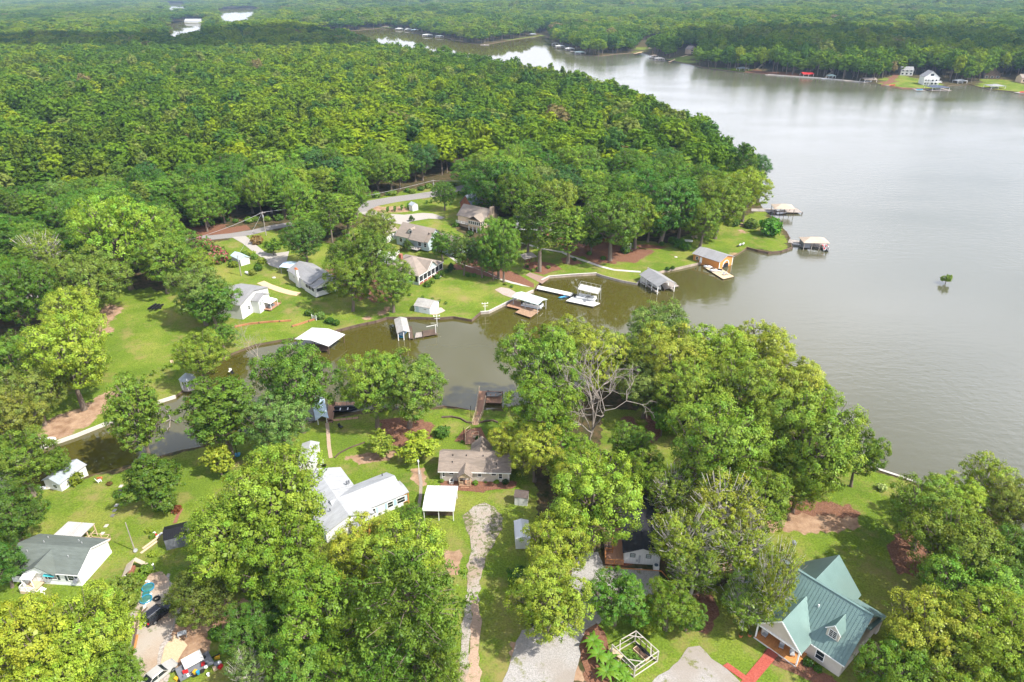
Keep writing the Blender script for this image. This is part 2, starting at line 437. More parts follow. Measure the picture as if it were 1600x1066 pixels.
# cover patches, outlined on the photograph and laid on the ground
COVER = {
 0: [[(-400,1200),(-200,790),(-60,765),(100,762),(190,735),(310,703),(370,686),(420,669),(510,659),(600,641),(680,641),(790,640),(826,634),(838,700),(838,800),(830,960),(800,1200)],
     [(1175,900),(1200,800),(1250,700),(1310,712),(1360,735),(1425,757),(1480,790),(1470,850),(1450,930),(1400,1000),(1380,1200),(940,1200),(930,960),(1000,940),(1080,930)],
     [(-80,640),(0,528),(70,508),(150,478),(178,452),(300,450),(340,378),(385,362),(440,358),(480,352),(520,388),(560,350),(600,328),(650,312),(728,300),(740,335),(820,340),(900,345),(985,372),(1050,382),(1110,345),(1180,332),(1200,322),(1204,340),(1228,364),(1237,389),(1220,395),(1167,389),(1130,408),(1060,421),(1001,438),(995,446),(932,430),(858,435),(833,457),(800,472),(764,490),(737,503),(709,498),(653,499),(605,499),(562,510),(505,524),(440,534),(400,541),(355,558),(275,622),(180,659),(57,705),(-60,742)],
     [(940,640),(1060,640),(1070,700),(1040,745),(985,745),(940,700)], [(548,322),(600,306),(690,288),(745,272),(745,300),(700,310),(600,330),(550,340)], [(1018,93),(1048,92),(1082,84),(1090,90),(1070,100),(1048,98)], [(1099,108),(1120,103),(1200,112),(1270,120),(1290,120),(1200,119)], [(992,82),(1000,74),(1022,70),(1024,80)],
     [(1370,134),(1385,118),(1420,118),(1480,134),(1435,141),(1400,138)], [(1520,134),(1535,122),(1560,124),(1600,135),(1700,155),(1700,162),(1600,148)], [(560,50),(600,42),(606,46),(570,50)], [(800,62),(845,54),(845,58),(800,65)]],
 1: [[(140,500),(172,470),(190,472),(180,500),(170,520),(140,525)], [(60,690),(80,650),(120,640),(180,605),(190,620),(140,665),(60,702)],
     [(530,712),(620,700),(640,712),(560,725)], [(640,735),(665,728),(668,760),(650,760)], [(235,1000),(265,975),(330,985),(320,1040),(270,1050)],
     [(285,985),(340,930),(420,940),(430,955),(350,985)], [(1195,800),(1240,775),(1330,800),(1350,822),(1290,835),(1200,830)], [(1110,840),(1140,835),(1145,900),(1120,900)],
     [(1180,305),(1150,400),(1130,408),(1142,402)], [(690,858),(722,862),(718,900),(700,900)], [(800,1000),(880,1010),(920,1066),(800,1066)], [(560,320),(640,322),(650,330),(580,332)],
     [(600,495),(622,480),(610,475),(570,500)]],
 2: [[(690,752),(804,752),(808,760),(798,764),(744,768),(690,760)], [(590,655),(640,650),(680,662),(672,690),(630,700),(600,690)], [(300,350),(360,352),(350,362),(305,366)],
     [(1380,850),(1420,825),(1450,860),(1460,900),(1400,900)], [(1070,930),(1110,920),(1125,960),(1105,995),(1070,985)], [(965,655),(990,650),(1000,668),(975,675)], [(1008,650),(1030,650),(1032,690),(1010,692)],
     [(1190,770),(1330,790),(1350,810),(1200,800)], [(905,985),(925,975),(945,1000),(960,1066),(915,1066)], [(1130,115),(1180,110),(1260,115),(1270,120)], [(1205,1000),(1235,1020),(1305,1062),(1280,1075),(1190,1030)],
     [(855,345),(920,345),(990,385),(1030,395),(985,410),(930,412),(860,380)], [(1377,130),(1396,115),(1410,112),(1390,132)], [(490,415),(600,430),(620,475),(560,470)]],
 3: [[(205,960),(262,900),(280,940),(262,1066),(205,1066)]],
}
NOLAWN = [[(700,350),(800,350),(830,380),(790,400),(740,385)]]
build_ground()
# ------------------------------------------------------------------ trees
def leaf_mat(name, transl=.24):
    """leaf colour = the tree's own colour (object colour) x variation from spray to spray"""
    m, nt, out = newmat(name)
    oi = N(nt, 'ShaderNodeObjectInfo')
    at = N(nt, 'ShaderNodeAttribute', attribute_name='leaf')
    sp = N(nt, 'ShaderNodeSeparateColor', {0: (at, 'Color')})
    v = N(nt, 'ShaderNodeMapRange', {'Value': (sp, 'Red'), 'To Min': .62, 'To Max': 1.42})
    a = N(nt, 'ShaderNodeMix', {0: 1.0, 6: (oi, 'Color'), 7: (v, 0)}, data_type='RGBA', blend_type='MULTIPLY')
    # some sprays run to yellow, some to blue-green
    hs = N(nt, 'ShaderNodeMapRange', {'Value': (sp, 'Green'), 'To Min': .470, 'To Max': .528})
    h = N(nt, 'ShaderNodeHueSaturation', {'Hue': (hs, 0), 'Saturation': 1.0, 'Color': (a, 2)})
    d = N(nt, 'ShaderNodeBsdfDiffuse', {'Color': (h, 0)})
    tcol = N(nt, 'ShaderNodeMix', {0: 1.0, 6: (h, 0), 7: (1.15, 1.1, .7, 1)}, data_type='RGBA', blend_type='MULTIPLY')
    t = N(nt, 'ShaderNodeBsdfTranslucent', {'Color': (tcol, 2)})
    g = N(nt, 'ShaderNodeBsdfGlossy', {'Color': (.9, .95, 1, 1), 'Roughness': .42})
    mx = N(nt, 'ShaderNodeMixShader', {0: transl, 1: (d, 0), 2: (t, 0)})
    mg = N(nt, 'ShaderNodeMixShader', {0: .012, 1: (mx, 0), 2: (g, 0)})
    nt.links.new(mg.outputs[0], out.inputs[0])
    return m
LEAF = leaf_mat('leaves')
NEEDLE = leaf_mat('needles', .18)
BARK = MAT('bark', (.17, .135, .105), .95, .3, 2.0, bump=.5, stretch=(1, 1, .2))
PALEBARK = MAT('pale_bark', (.36, .31, .26), .9, .25, 2.0, bump=.4, stretch=(1, 1, .2))
PALETWIG = MAT('pale_lichen_bark', (.50, .46, .41), .9, .25, 2.0, bump=.4, stretch=(1, 1, .2))
DEADWOOD = MAT('dead_wood', (.29, .25, .215), .9, .25, 2.0, bump=.3, stretch=(1, 1, .2))

def unit(v): return v / np.maximum(np.linalg.norm(v, axis=-1, keepdims=True), 1e-9)
def rdir(g, n): return unit(g.normal(size=(n, 3)))
def cards(g, pos, nrm, size, aspect=.62, fold=.22):
    """one folded leaf-spray (a bent quad) per row"""
    n = len(pos); nrm = unit(nrm)
    t = unit(np.cross(nrm, rdir(g, n))); b = np.cross(nrm, t)
    s = (size * g.uniform(.65, 1.35, n))[:, None]
    f = nrm * s * fold
    v = np.stack([pos - t*s*.5, pos + b*s*aspect*.5 - f*.5, pos + t*s*.5 - f, pos - b*s*aspect*.5 - f*.5], 1).reshape(-1, 3)
    return v
def foliage_mesh(name, V, tone, hue, mat):
    """V: (4n,3) card vertices; tone/hue per card"""
    me = mesh_np(name, V, np.arange(len(V)), 4, [mat])
    col = np.ones((len(V), 4), np.float32)
    col[:, 0] = np.repeat(tone, 4); col[:, 1] = np.repeat(hue, 4)
    at = me.attributes.new('leaf', 'FLOAT_COLOR', 'POINT'); at.data.foreach_set('color', col.ravel())
    return me
def lobes_shell(g, lobes, n, up=.25):
    """n points on the outer skin of a union of spheres (centre, radius), more on top than below"""
    C = np.array([l[0] for l in lobes]); Rr = np.array([l[1] for l in lobes])
    out = []; on = []
    w = Rr**2 / (Rr**2).sum()
    while sum(len(o) for o in out) < n:
        k = g.choice(len(lobes), 3*n, p=w); d = rdir(g, 3*n)
        d[:, 2] += up * g.random(3*n); d = unit(d)
        p = C[k] + d * Rr[k][:, None] * g.uniform(.86, 1.05, (3*n, 1))
        D = np.linalg.norm(p[:, None] - C[None], axis=2) / Rr[None]
        D[np.arange(len(p)), k] = 9
        ok = (D.min(1) > .80)
        out.append(p[ok]); on.append(d[ok])
    return np.concatenate(out)[:n], np.concatenate(on)[:n]
def broad_proto(seed, Rc=6.0, H=15.0, base=.25, nl=15, nclump=330, per=15, leaf=.58, shape='round', sparse=0.0):
    """crown mesh and wood mesh of a broadleaf tree, foot at the origin"""
    g = np.random.default_rng(seed)
    z0 = H * base; hc = (H - z0) / 2; zc = z0 + hc
    lobes = []
    for i in range(nl):
        a = 2.399963 * i + g.uniform(-.4, .4); f = (i + .5) / nl
        zz = -0.72 + 1.5 * f
        rr = math.sqrt(max(0, 1 - zz*zz*.85)) * g.uniform(.45, .84)
        if shape == 'tall': rr *= 1 - .25*f
        if shape == 'cone': rr = (1 - f) * .8 * g.uniform(.8, 1.1)
        if shape == 'spread': rr *= 1.12
        lr = Rc * g.uniform(.20, .40) * (1.0 if shape != 'cone' else (1.1 - .75*f))
        lobes.append((np.array([Rc*rr*math.cos(a), Rc*rr*math.sin(a), zc + hc*zz*.82]), lr))
    lobes.append((np.array([0, 0, zc]), min(Rc, hc)*.55))
    cp, cn = lobes_shell(g, lobes, nclump)
    if sparse:
        k = g.random(len(cp)) > sparse; cp, cn = cp[k], cn[k]
    nc = len(cp)
    rc = Rc * g.uniform(.075, .14, nc)
    tone_c = np.clip(g.normal(.5, .22, nc), 0, 1); hue_c = np.clip(g.normal(.5, .2, nc), 0, 1)
    k = np.repeat(np.arange(nc), per)
    d = rdir(g, len(k)); d = unit(d + cn[k] * .7)
    p = cp[k] + d * (rc[k] * g.uniform(.25, 1.05, len(k)))[:, None] * np.array([1.15, 1.15, .85])
    nrm = unit(d * .7 + cn[k] * .55 + np.array([0, 0, .25]) + rdir(g, len(k)) * .55)
    V = cards(g, p, nrm, np.full(len(k), leaf))
    tone = np.clip(tone_c[k] + g.normal(0, .12, len(k)), 0, 1); hue = np.clip(hue_c[k] + g.normal(0, .1, len(k)), 0, 1)
    # inner leaves close the crown
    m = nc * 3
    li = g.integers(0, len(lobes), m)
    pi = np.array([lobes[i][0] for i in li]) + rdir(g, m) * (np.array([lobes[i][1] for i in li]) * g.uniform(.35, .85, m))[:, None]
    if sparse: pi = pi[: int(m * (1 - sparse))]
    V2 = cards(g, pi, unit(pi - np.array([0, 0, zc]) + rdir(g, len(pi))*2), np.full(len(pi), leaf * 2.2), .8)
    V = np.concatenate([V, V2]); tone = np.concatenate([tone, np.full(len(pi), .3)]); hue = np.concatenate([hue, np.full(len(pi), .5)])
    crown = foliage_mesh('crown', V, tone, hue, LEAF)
    # trunk, limbs to the lobes and twigs that break through the skin
    mb = MB(); tr = .028 * H * (.8 if shape in ('tall', 'cone') else 1.0)
    lean = g.normal(0, .03 * H, 2)
    top = np.array([lean[0], lean[1], zc + hc * .25])
    mid = np.array([lean[0]*.4, lean[1]*.4, z0 + .1])
    mb.tube([(0, 0, -.6), (0, 0, .25), mid * np.array([.6, .6, .55]), mid, top], [tr*1.5, tr*1.1, tr*.9, tr*.75, tr*.25], 7)
    for c, lr in lobes[:-1]:
        s = mid + (top - mid) * g.uniform(0, .6)
        q = s + (c - s) * .55 + np.array([0, 0, -.08*H*g.random()])
        e = s + (c - s) * 1.0
        mb.tube([s, q, e], [tr*.42, tr*.27, tr*.13], 5, False)
        for _ in range(4 if not sparse else 9):
            dd = rdir(g, 1)[0]; dd[2] = abs(dd[2]); o2 = unit(dd + (c - top) / max(np.linalg.norm(c - top), .1) * .6)
            e2 = e + o2 * lr * g.uniform(.7, 1.15 if not sparse else 1.45)
            mb.tube([q + (e - q)*g.uniform(.3, 1), (q + e2)/2 + dd*.4, e2], [tr*.17, tr*.12, tr*.07], 4, False)
    wood = mb.mesh('trunk', PALETWIG if sparse else BARK, True)
    return crown, wood
def pine_proto(seed, H=18.0, Rc=3.6, base=.38, nb=46, per=80, leaf=.50, cone=.55):
    """loblolly pine: irregular whorls of branches that end in needle tufts"""
    g = np.random.default_rng(seed)
    mb = MB(); tr = .017 * H
    mb.tube([(0, 0, -.6), (0, 0, .3), (0, 0, H*.6), (0, 0, H*.98)], [tr*1.3, tr, tr*.65, tr*.12], 7)
    P = []; Nn = []; T = []; Hh = []
    for i in range(nb):
        f = (i + g.random()) / nb
        z = H * (base + (1 - base) * f**.9)
        L = Rc * ((1 - f)**cone * 1.0 + .12) * g.uniform(.65, 1.15) * (min(1, .55 + f*2.2))
        a = 2.399963 * i + g.uniform(-.5, .5); up = g.uniform(-.05, .35) + f*.4
        e = np.array([math.cos(a)*L, math.sin(a)*L, z + L*up])
        mb.tube([(0, 0, z - .2), e*np.array([.55, .55, 1]) , e], [tr*.28, tr*.18, tr*.06], 4, False)
        tone = g.normal(.5, .2); hue = g.normal(.5, .15)
        for s in range(5):
            c = np.array([0, 0, z]) + (e - np.array([0, 0, z])) * (1 - .17*s) + g.normal(0, .16*L, 3) * np.array([1, 1, .5])
            m = per // 5
            d = rdir(g, m); d[:, 2] = d[:, 2]*.8 + .25
            P.append(c + d * g.uniform(.15, .95, (m, 1)) * (.50 + .09*L)); Nn.append(unit(d + rdir(g, m)*.7)); T.append(np.full(m, tone)); Hh.append(np.full(m, hue))
    P = np.concatenate(P); Nn = np.concatenate(Nn)
    V = cards(g, P, Nn, np.full(len(P), leaf), .5, .3)
    T = np.clip(np.concatenate(T) + g.normal(0, .13, len(P)), 0, 1); Hh = np.clip(np.concatenate(Hh), 0, 1)
    return foliage_mesh('crown', V, T, Hh, NEEDLE), mb.mesh('trunk', BARK, True)
def bare_proto(seed, H=14.0, spread=5.5, leafy=0.0):
    g = np.random.default_rng(seed); mb = MB(); tips = []
    def grow(p, d, L, r, lev):
        q = p + d*L*.5 + g.normal(0, .06*L, 3); e = p + d*L + g.normal(0, .09*L, 3)
        mb.tube([p, q, e], [r, r*.85, r*.68], 6 if lev < 2 else 4, False)
        if lev >= 5: tips.append(e); return
        for _ in range(int(g.integers(2, 4)) + (3 if lev == 0 else 0)):
            nd = unit(d*(.75 if lev else .9) + rdir(g, 1)[0]*.75 + np.array([0, 0, .18])); grow(e if lev else p + (e-p)*g.uniform(.5, 1), nd, L*(g.uniform(.6, .85) if lev else g.uniform(1.1, 1.7)), r*.64, lev+1)
    grow(np.array([0., 0, -.4]), np.array([0., 0, 1]), H*.20, .0125*H, 0)
    return mb.mesh('branches', DEADWOOD, True)
def bush_proto(seed, R=1.0, n=420, leaf=.26, flat=.8, ns=7):
    g = np.random.default_rng(seed)
    lobes = [(np.array([math.cos(a)*.38*R*g.uniform(.6, 1.2), math.sin(a)*.38*R*g.uniform(.6, 1.2), R*flat*g.uniform(.45, .75)]), R*g.uniform(.42, .6)) for a in np.arange(ns)*6.28/ns]
    lobes.append((np.array([0, 0, R*flat*.7]), R*.62))
    p, d = lobes_shell(g, lobes, n, .5)
    p[:, 2] = np.maximum(p[:, 2], .03)
    V = cards(g, p, unit(d + rdir(g, n)*.6), np.full(n, leaf*R*1.0), .75)
    i = np.array([lobes[k][0] for k in g.integers(0, ns+1, n//3)]) + g.normal(0, .25*R, (n//3, 3)); i[:, 2] = np.abs(i[:, 2])
    V = np.concatenate([V, cards(g, i, rdir(g, len(i)), np.full(len(i), leaf*R*1.5), .8)])
    t = np.clip(g.normal(.5, .22, len(V)//4), 0, 1)
    return foliage_mesh('foliage', V, t, np.clip(g.normal(.5, .18, len(t)), 0, 1), LEAF)

OAK = [broad_proto(11 + i, 6.0, 15.0, .22, 27, 430, 62, .245) for i in range(4)]
TALL = [broad_proto(31 + i, 4.6, 18.0, .18, 28, 410, 48, .25, 'tall') for i in range(3)]
SPREAD = [broad_proto(41 + i, 7.0, 13.0, .24, 28, 500, 56, .26, 'spread') for i in range(2)]
SPARSE = [broad_proto(51 + i, 6.2, 15.0, .26, 24, 430, 30, .30, 'round', .26) for i in range(2)]
CEDAR = [broad_proto(61 + i, 3.8, 11.0, .03, 20, 400, 34, .24, 'cone') for i in range(2)]
YOUNG = [broad_proto(71 + i, 2.6, 6.0, .15, 11, 210, 26, .24) for i in range(2)]
PINE = [pine_proto(81 + i, 19.0, 3.9, .34, 56, 190, .36) for i in range(3)]
PINEBIG = [pine_proto(91, 18.0, 5.6, .18, 90, 260, .34, .42)]
BARE = [bare_proto(101), bare_proto(104)]
BUSH = [bush_proto(111 + i) for i in range(3)]
ROUNDBUSH = [bush_proto(121, 1.0, 520, .20, .95, 9)]
PROTO = dict(oak=(OAK, 6.0, 15.0, .24), tall=(TALL, 4.6, 18.0, .22), spread=(SPREAD, 7.0, 13.0, .26), sparse=(SPARSE, 6.2, 15.0, .26),
             cedar=(CEDAR, 3.8, 11.0, .03), young=(YOUNG, 2.6, 6.0, .2), pine=(PINE, 3.9, 19.0, .36), bigpine=(PINEBIG, 5.6, 18.0, .18))
NAMES = dict(oak='oak_tree', tall='broadleaf_tree', spread='spreading_tree', sparse='thin_tree', cedar='cedar_tree', young='young_tree', pine='pine_tree', bigpine='pine_tree')
# leaf colours
YG = (.205, .230, .022); LG = (.165, .195, .035); MG = (.092, .140, .026); DG = (.050, .095, .022); OL = (.132, .148, .040); PG = (.075, .125, .022); GG = (.110, .150, .055); CG = (.065, .105, .020)
LEAFGAIN = (1.46, 1.62, .92)
def jit(c, s=.12):
    k = 1 + random.uniform(-s, s); return (c[0]*LEAFGAIN[0]*k*(1+random.uniform(-s, s)), c[1]*LEAFGAIN[1]*k, max(c[2], c[1]*.17)*LEAFGAIN[2]*k*(1+random.uniform(-s, s)), 1.0)
_cnt = {}
def put_tree(kind, base, R, H, col, label, group=None, var=None, cat='tree'):
    """a tree standing at base: root > crown, trunk"""
    protos, pr, ph, pb = PROTO[kind]
    i = var if var is not None else _cnt.get(kind, 0); _cnt[kind] = _cnt.get(kind, 0) + 1
    crown, wood = protos[i % len(protos)]
    o = empty(NAMES[kind], base, random.uniform(0, 6.28), label, cat, group)
    o.scale = (R/pr, R/pr, H/ph)
    c = link('crown', crown, o); c.color = jit(col)
    link('trunk', wood, o)
    return o
def tree(u, v, rpx, kind, col, label, H=None, vb=None, group=None, ub=None, var=None):
    """crown centre seen at (u, v) with radius rpx in the photograph. vb: image row of the foot if it shows."""
    protos, pr, ph, pb = PROTO[kind]
    if vb is not None:
        b = gp(ub if ub is not None else u, vb)
        R = rpx / dep(b); 
        # height from the crown's top row
        d = ray(u, v - rpx*.9); t = math.hypot(b.x, b.y) / math.hypot(d.x, d.y)
        H = max(3.0, CAM_Z + d.z*t - b.z) if H is None else H
        return put_tree(kind, b, R, H, col, label, group, var)
    p = gp(u, v, 8.0); R = rpx / dep(p)
    if H is None: H = R * ph / pr * .95; H = min(max(H, 4.0), 22.0) if kind not in ('young',) else H
    zc = H * (pb + (1 - pb) * .52)
    p = gp(u, v, zc); R = rpx / dep(p)
    return put_tree(kind, Vector((p.x, p.y, p.z - zc)), R, H, col, label, group, var)
# ------------------------------------------------------------------ the trees one can tell apart
T_YARD = 'yard trees near the houses'
TREES = [
 # u, v, r, kind, colour, label, kwargs
 (40,1005,80,'oak',YG,'yellow-green oak crown below the front steps of the white mobile home',{}),
 (140,985,70,'oak',YG,'yellow-green oak between the mobile home and the dirt driveway, beside the driveway edge',{}),
 (178,925,40,'young',OL,'soft olive sapling thicket at the right front corner of the mobile home',{'H':6}),
 (95,1060,60,'oak',YG,'yellow-green oak at the bottom edge of the picture left of the dirt driveway',{}),
 (185,1050,38,'oak',MG,'mid green oak leaning over the left verge of the dirt driveway',{'H':9}),
 (12,650,50,'oak',OL,'olive green oak at the left picture edge above the end of the channel',{}),
 (48,605,46,'oak',OL,'olive green oak left of the tall pale-trunked tree on the channel bank',{}),
 (98,545,60,'oak',(.165,.21,.015),'tall yellow-green oak with a bare pale trunk on the channel bank',{'vb':640,'ub':132}),
 (140,570,28,'oak',LG,'light green oak at the edge of the sunny lawn right of the pale-trunked tree',{'vb':588,'ub':150}),
 (22,560,48,'oak',MG,'mid green oak at the left edge beside the shaded lawn',{}),
 (30,715,50,'oak',MG,'mid green oak overhanging the left end of the brown channel',{}),
 (88,722,20,'oak',MG,'small green tree leaning out over the water beside the blue-roofed boathouse',{'H':7}),
 (14,800,50,'oak',DG,'dark green oak above the left end of the white mobile home',{}),
 (2,880,36,'oak',DG,'dark green tree hugging the left gable of the white mobile home',{}),
 (208,640,46,'tall',MG,'tall mid green tree on the near bank behind the dark cedar',{}),
 (238,738,50,'cedar',CG,'broad dark cedar on the near channel bank',{'vb':785,'ub':248}),
 (325,632,60,'tall',(.07,.12,.018),'tall dark green tree beside the basketball backboard',{'vb':716,'ub':362}),
 (314,552,40,'oak',(.145,.165,.02),'yellowish oak beside the white gazebo across the channel',{}),
 (340,715,26,'young',LG,'small fresh green tree left of the basketball backboard',{}),
 (432,658,50,'oak',GG,'grey-green oak at the water left of the long white shed',{}),
 (460,592,62,'oak',MG,'wide green oak on the near bank in front of the white-roofed dock',{}),
 (565,595,50,'oak',(.14,.19,.014),'yellow-green oak of the pair on the near shore, the left one',{'vb':668,'ub':590}),
 (642,605,56,'oak',(.10,.145,.03),'olive green oak of the pair on the near shore, the right one',{'vb':668,'ub':640}),
 (597,690,23,'young',(.17,.19,.04),'little flowering tree on the lawn behind the white L-shaped house',{'H':5.5}),
 (652,695,33,'young',(.17,.22,.016),'low spreading yellow-green tree left of the brown-roofed cottage',{'H':6}),
 (425,778,85,'oak',(.16,.195,.014),'large yellow-green oak touching the white L-shaped house',{}),
 (362,838,74,'oak',LG,'large light green oak beside the black metal shed',{}),
 (316,922,54,'spread',(.075,.10,.025),'dark olive oak hanging over the black suv',{}),
 (442,880,72,'oak',(.10,.15,.018),'mid green oak left of the orange front steps of the white L-shaped house',{}),
 (562,858,52,'oak',YG,'bright yellow-green oak just below the orange front steps',{}),
 (632,870,68,'oak',YG,'bright yellow-green oak left of the gravel track below the white carport',{}),
 (640,812,26,'oak',MG,'small green tree between the white house wall and the white carport',{'H':7}),
 (503,962,78,'oak',(.135,.18,.03),'light green oak left of the big pine at the bottom of the picture',{}),
 (470,1035,58,'oak',MG,'green oak at the bottom edge left of the big pine',{}),
 (560,1045,52,'oak',(.11,.16,.02),'light green oak tucked in front of the big pine at the bottom edge',{}),
 (642,968,86,'bigpine',PG,'big rounded pine beside the gravel track',{}),
 (600,1060,42,'bigpine',PG,'smaller pine at the bottom edge below the big pine',{'H':11}),
 (690,1050,38,'bigpine',(.10,.15,.03),'young pine at the bottom edge beside the gravel track',{'H':10}),
 (388,985,46,'oak',DG,'dark green tree above the loaded trailer',{}),
 (388,1050,36,'sparse',GG,'grey-green thin tree right of the loaded trailer',{'H':8}),
 (425,950,36,'oak',DG,'dark green tree in the gap left of the light green oak',{}),
 # the grove between the cottage and the lake
 (846,562,62,'oak',(.10,.15,.02),'green oak at the left tip of the grove nearest the cottage dock',{}),
 (892,525,36,'oak',LG,'light green oak top at the lake edge of the grove beside the leftmost oak',{}),
 (938,560,50,'oak',LG,'light green oak behind the dead tree',{}),
 (1030,512,52,'spread',GG,'grey-green spreading oak at the lake edge in the middle of the grove',{}),
 (978,555,44,'oak',(.135,.165,.035),'olive-yellow oak between the dead tree and the lake',{}),
 (1048,560,58,'oak',LG,'light green oak in the middle of the grove in front of the grey-green one',{}),
 (1118,553,54,'oak',(.18,.22,.018),'yellow-green oak at the lake edge right of the grey-green one',{}),
 (1188,548,50,'oak',YG,'bright yellow oak at the lake edge, the highest right one of the grove',{}),
 (1163,606,62,'oak',(.13,.17,.03),'olive oak below the bright yellow one in the grove',{}),
 (1238,600,52,'oak',LG,'light green oak at the lake edge below the bright yellow one',{}),
 (1084,612,54,'oak',LG,'light green oak in the centre of the grove above the shaded clearing',{}),
 (1010,600,42,'oak',GG,'grey-green oak right of the dead tree',{}),
 (852,638,58,'oak',(.09,.14,.02),'dark-hearted green oak left of the dead tree',{}),
 (800,690,34,'oak',YG,'yellow-green tree reaching over the right end of the cottage roof',{'H':9}),
 (836,700,44,'oak',LG,'light green oak at the right end of the brown-roofed cottage',{}),
 (893,712,40,'oak',(.12,.165,.02),'green oak at the foot of the dead tree',{}),
 (985,690,34,'oak',(.09,.14,.02),'shaded green oak filling the gap below the dead tree',{'H':10}),
 (1010,735,36,'oak',(.10,.15,.02),'green oak at the lower edge of the shaded clearing, above the black roof',{'H':11}),
 (1036,650,24,'young',(.12,.19,.015),'fresh green small tree in the shaded clearing of the grove',{'H':8}),
 (1122,694,76,'oak',(.14,.18,.03),'great light green dome oak on the right half of the grove',{}),
 (1204,692,54,'oak',(.13,.17,.03),'light green oak between the great dome oak and the leaning trunk',{}),
 (1302,690,72,'oak',(.115,.155,.03),'leaning green oak with a dark bare trunk at the right end of the grove',{'vb':784,'ub':1246}),
 (1345,705,36,'oak',(.10,.145,.025),'green oak reaching furthest over the lake beside the teal boat canopy',{'H':13}),
 (1268,628,40,'oak',(.15,.185,.015),'yellow-green oak in front of the teal boat canopy',{}),
 (1250,752,42,'oak',LG,'light green oak left of the dark leaning trunk',{}),
 (932,772,72,'oak',(.165,.20,.022),'large yellow-green oak left of the black-roofed house',{}),
 (905,735,40,'oak',LG,'light green oak behind the large yellow-green one left of the black roof',{}),
 (872,848,54,'oak',(.155,.195,.022),'yellow-green oak above the grey gravel yard',{}),
 (860,935,62,'oak',(.17,.205,.028),'yellow-green oak drooping over the pale gravel drive',{}),
 (1052,765,44,'sparse',(.13,.165,.03),'thin olive oak with pale bare limbs above the black roof',{}),
 (1072,838,58,'sparse',(.12,.155,.03),'thin olive oak reaching over the black roof from its right side',{}),
 (1135,795,62,'sparse',(.145,.165,.035),'thin browned oak behind the black-roofed house, pale twigs showing',{}),
 (1192,778,52,'oak',(.13,.155,.03),'olive oak left of the red bare soil on the right lawn',{}),
 (1085,888,44,'sparse',(.09,.13,.022),'thin dark olive oak at the right end of the white gable',{}),
 (1160,862,54,'sparse',(.13,.165,.03),'thin olive oak left of the green metal roof, its pale limbs bare',{}),
 (1168,935,46,'sparse',(.115,.15,.03),'thin olive tree standing at the left wall of the green-roofed house',{}),
 (1212,905,40,'sparse',(.13,.165,.03),'thin oak whose leaves hang over the green metal roof',{'H':17}),
 (964,932,48,'oak',(.065,.125,.02),'dark green bushy tree on the grey gravel yard above the garden frame',{'H':9}),
 (1046,945,42,'oak',(.09,.135,.02),'green bushy tree right of the dark one beside the gravel yard',{'H':8}),
 (1008,968,20,'young',(.22,.22,.01),'small golden shrub-like tree behind the garden frame',{'H':4}),
 (1076,958,26,'oak',MG,'small green tree at the right end of the gravel yard hedge',{'H':6}),
 # right edge
 (1450,795,56,'oak',(.12,.15,.035),'olive oak on the lawn beside the pampas grass',{}),
 (1497,778,42,'oak',(.165,.20,.012),'yellow-green oak at the right shore',{}),
 (1548,748,44,'sparse',(.13,.165,.03),'thin oak with bare top twigs at the right picture edge by the lake',{}),
 (1588,790,48,'oak',OL,'olive oak at the right picture edge below the thin one',{}),
 (1492,852,68,'oak',(.115,.15,.03),'wide olive oak above the red pine straw on the right lawn',{}),
 (1572,868,58,'oak',(.06,.10,.02),'dark green oak at the right picture edge',{}),
 (1522,922,66,'oak',(.105,.155,.012),'mid green oak right of the green-roofed house, behind the yellow one',{}),
 (1462,985,70,'oak',(.195,.205,.012),'yellow oak against the right end of the green metal roof',{}),
 (1555,990,78,'oak',(.15,.19,.012),'yellow-green oak in the lower right corner region',{}),
 (1402,1045,56,'oak',(.105,.15,.012),'green oak below the yellow one near the green-roofed house',{}),
 (1490,1058,58,'oak',(.125,.17,.012),'light green oak at the bottom edge right of the green-roofed house',{}),
 (1592,1062,56,'oak',(.13,.17,.015),'green oak in the very bottom right corner',{}),
 # across the cove
 (566,402,48,'oak',(.075,.12,.022),'large dark oak in front of the white-sided lake houses',{'vb':465,'ub':573}),
 (530,432,38,'oak',(.085,.13,.02),'dark oak right of the white house with the chimney',{'vb':486,'ub':552}),
 (616,440,36,'oak',(.10,.145,.025),'oak with a straight pale trunk left of the screened porch house',{'vb':488,'ub':615}),
 (590,352,28,'oak',(.125,.155,.035),'pale green oak covering the grey-roofed garage',{}),
 (474,372,32,'oak',DG,'dark green tree behind the blue metal carport',{}),
 (425,383,15,'young',(.10,.15,.02),'round low tree at the turn of the concrete driveway',{'H':6}),
 (192,348,58,'oak',(.145,.195,.014),'large bright green oak on the edge of the sunny lawn',{'vb':452,'ub':205}),
 (255,400,44,'oak',(.085,.135,.018),'mid green oak right of the large bright one',{'vb':458,'ub':262}),
 (306,412,26,'oak',(.155,.19,.014),'yellow-green tree left of the pink-flowering crape myrtles',{}),
 (312,455,44,'oak',(.115,.145,.04),'grey-green oak at the end of the sunny lawn',{'vb':508,'ub':322}),
 (342,470,40,'oak',(.075,.125,.018),'green oak left of the white house with the striped wing',{'vb':515,'ub':340}),
 (345,522,24,'oak',MG,'low green tree on the channel bank below the left white house',{'H':7}),
 (130,432,56,'spread',(.115,.14,.035),'wide olive oak at the left side of the sunny lawn',{}),
 (62,392,38,'sparse',(.16,.18,.04),'pale thin tree at the far left behind the lawn',{}),
 (22,452,52,'oak',(.065,.11,.02),'dark oak at the left picture edge over a grey shed',{}),
 (112,490,46,'oak',(.17,.215,.012),'yellow-green oak left of the bare soil on the sunny lawn',{}),
 (688,381,22,'oak',(.065,.115,.022),'leftmost round-crowned tree of the row by the screened porch house',{'vb':407,'ub':692}),
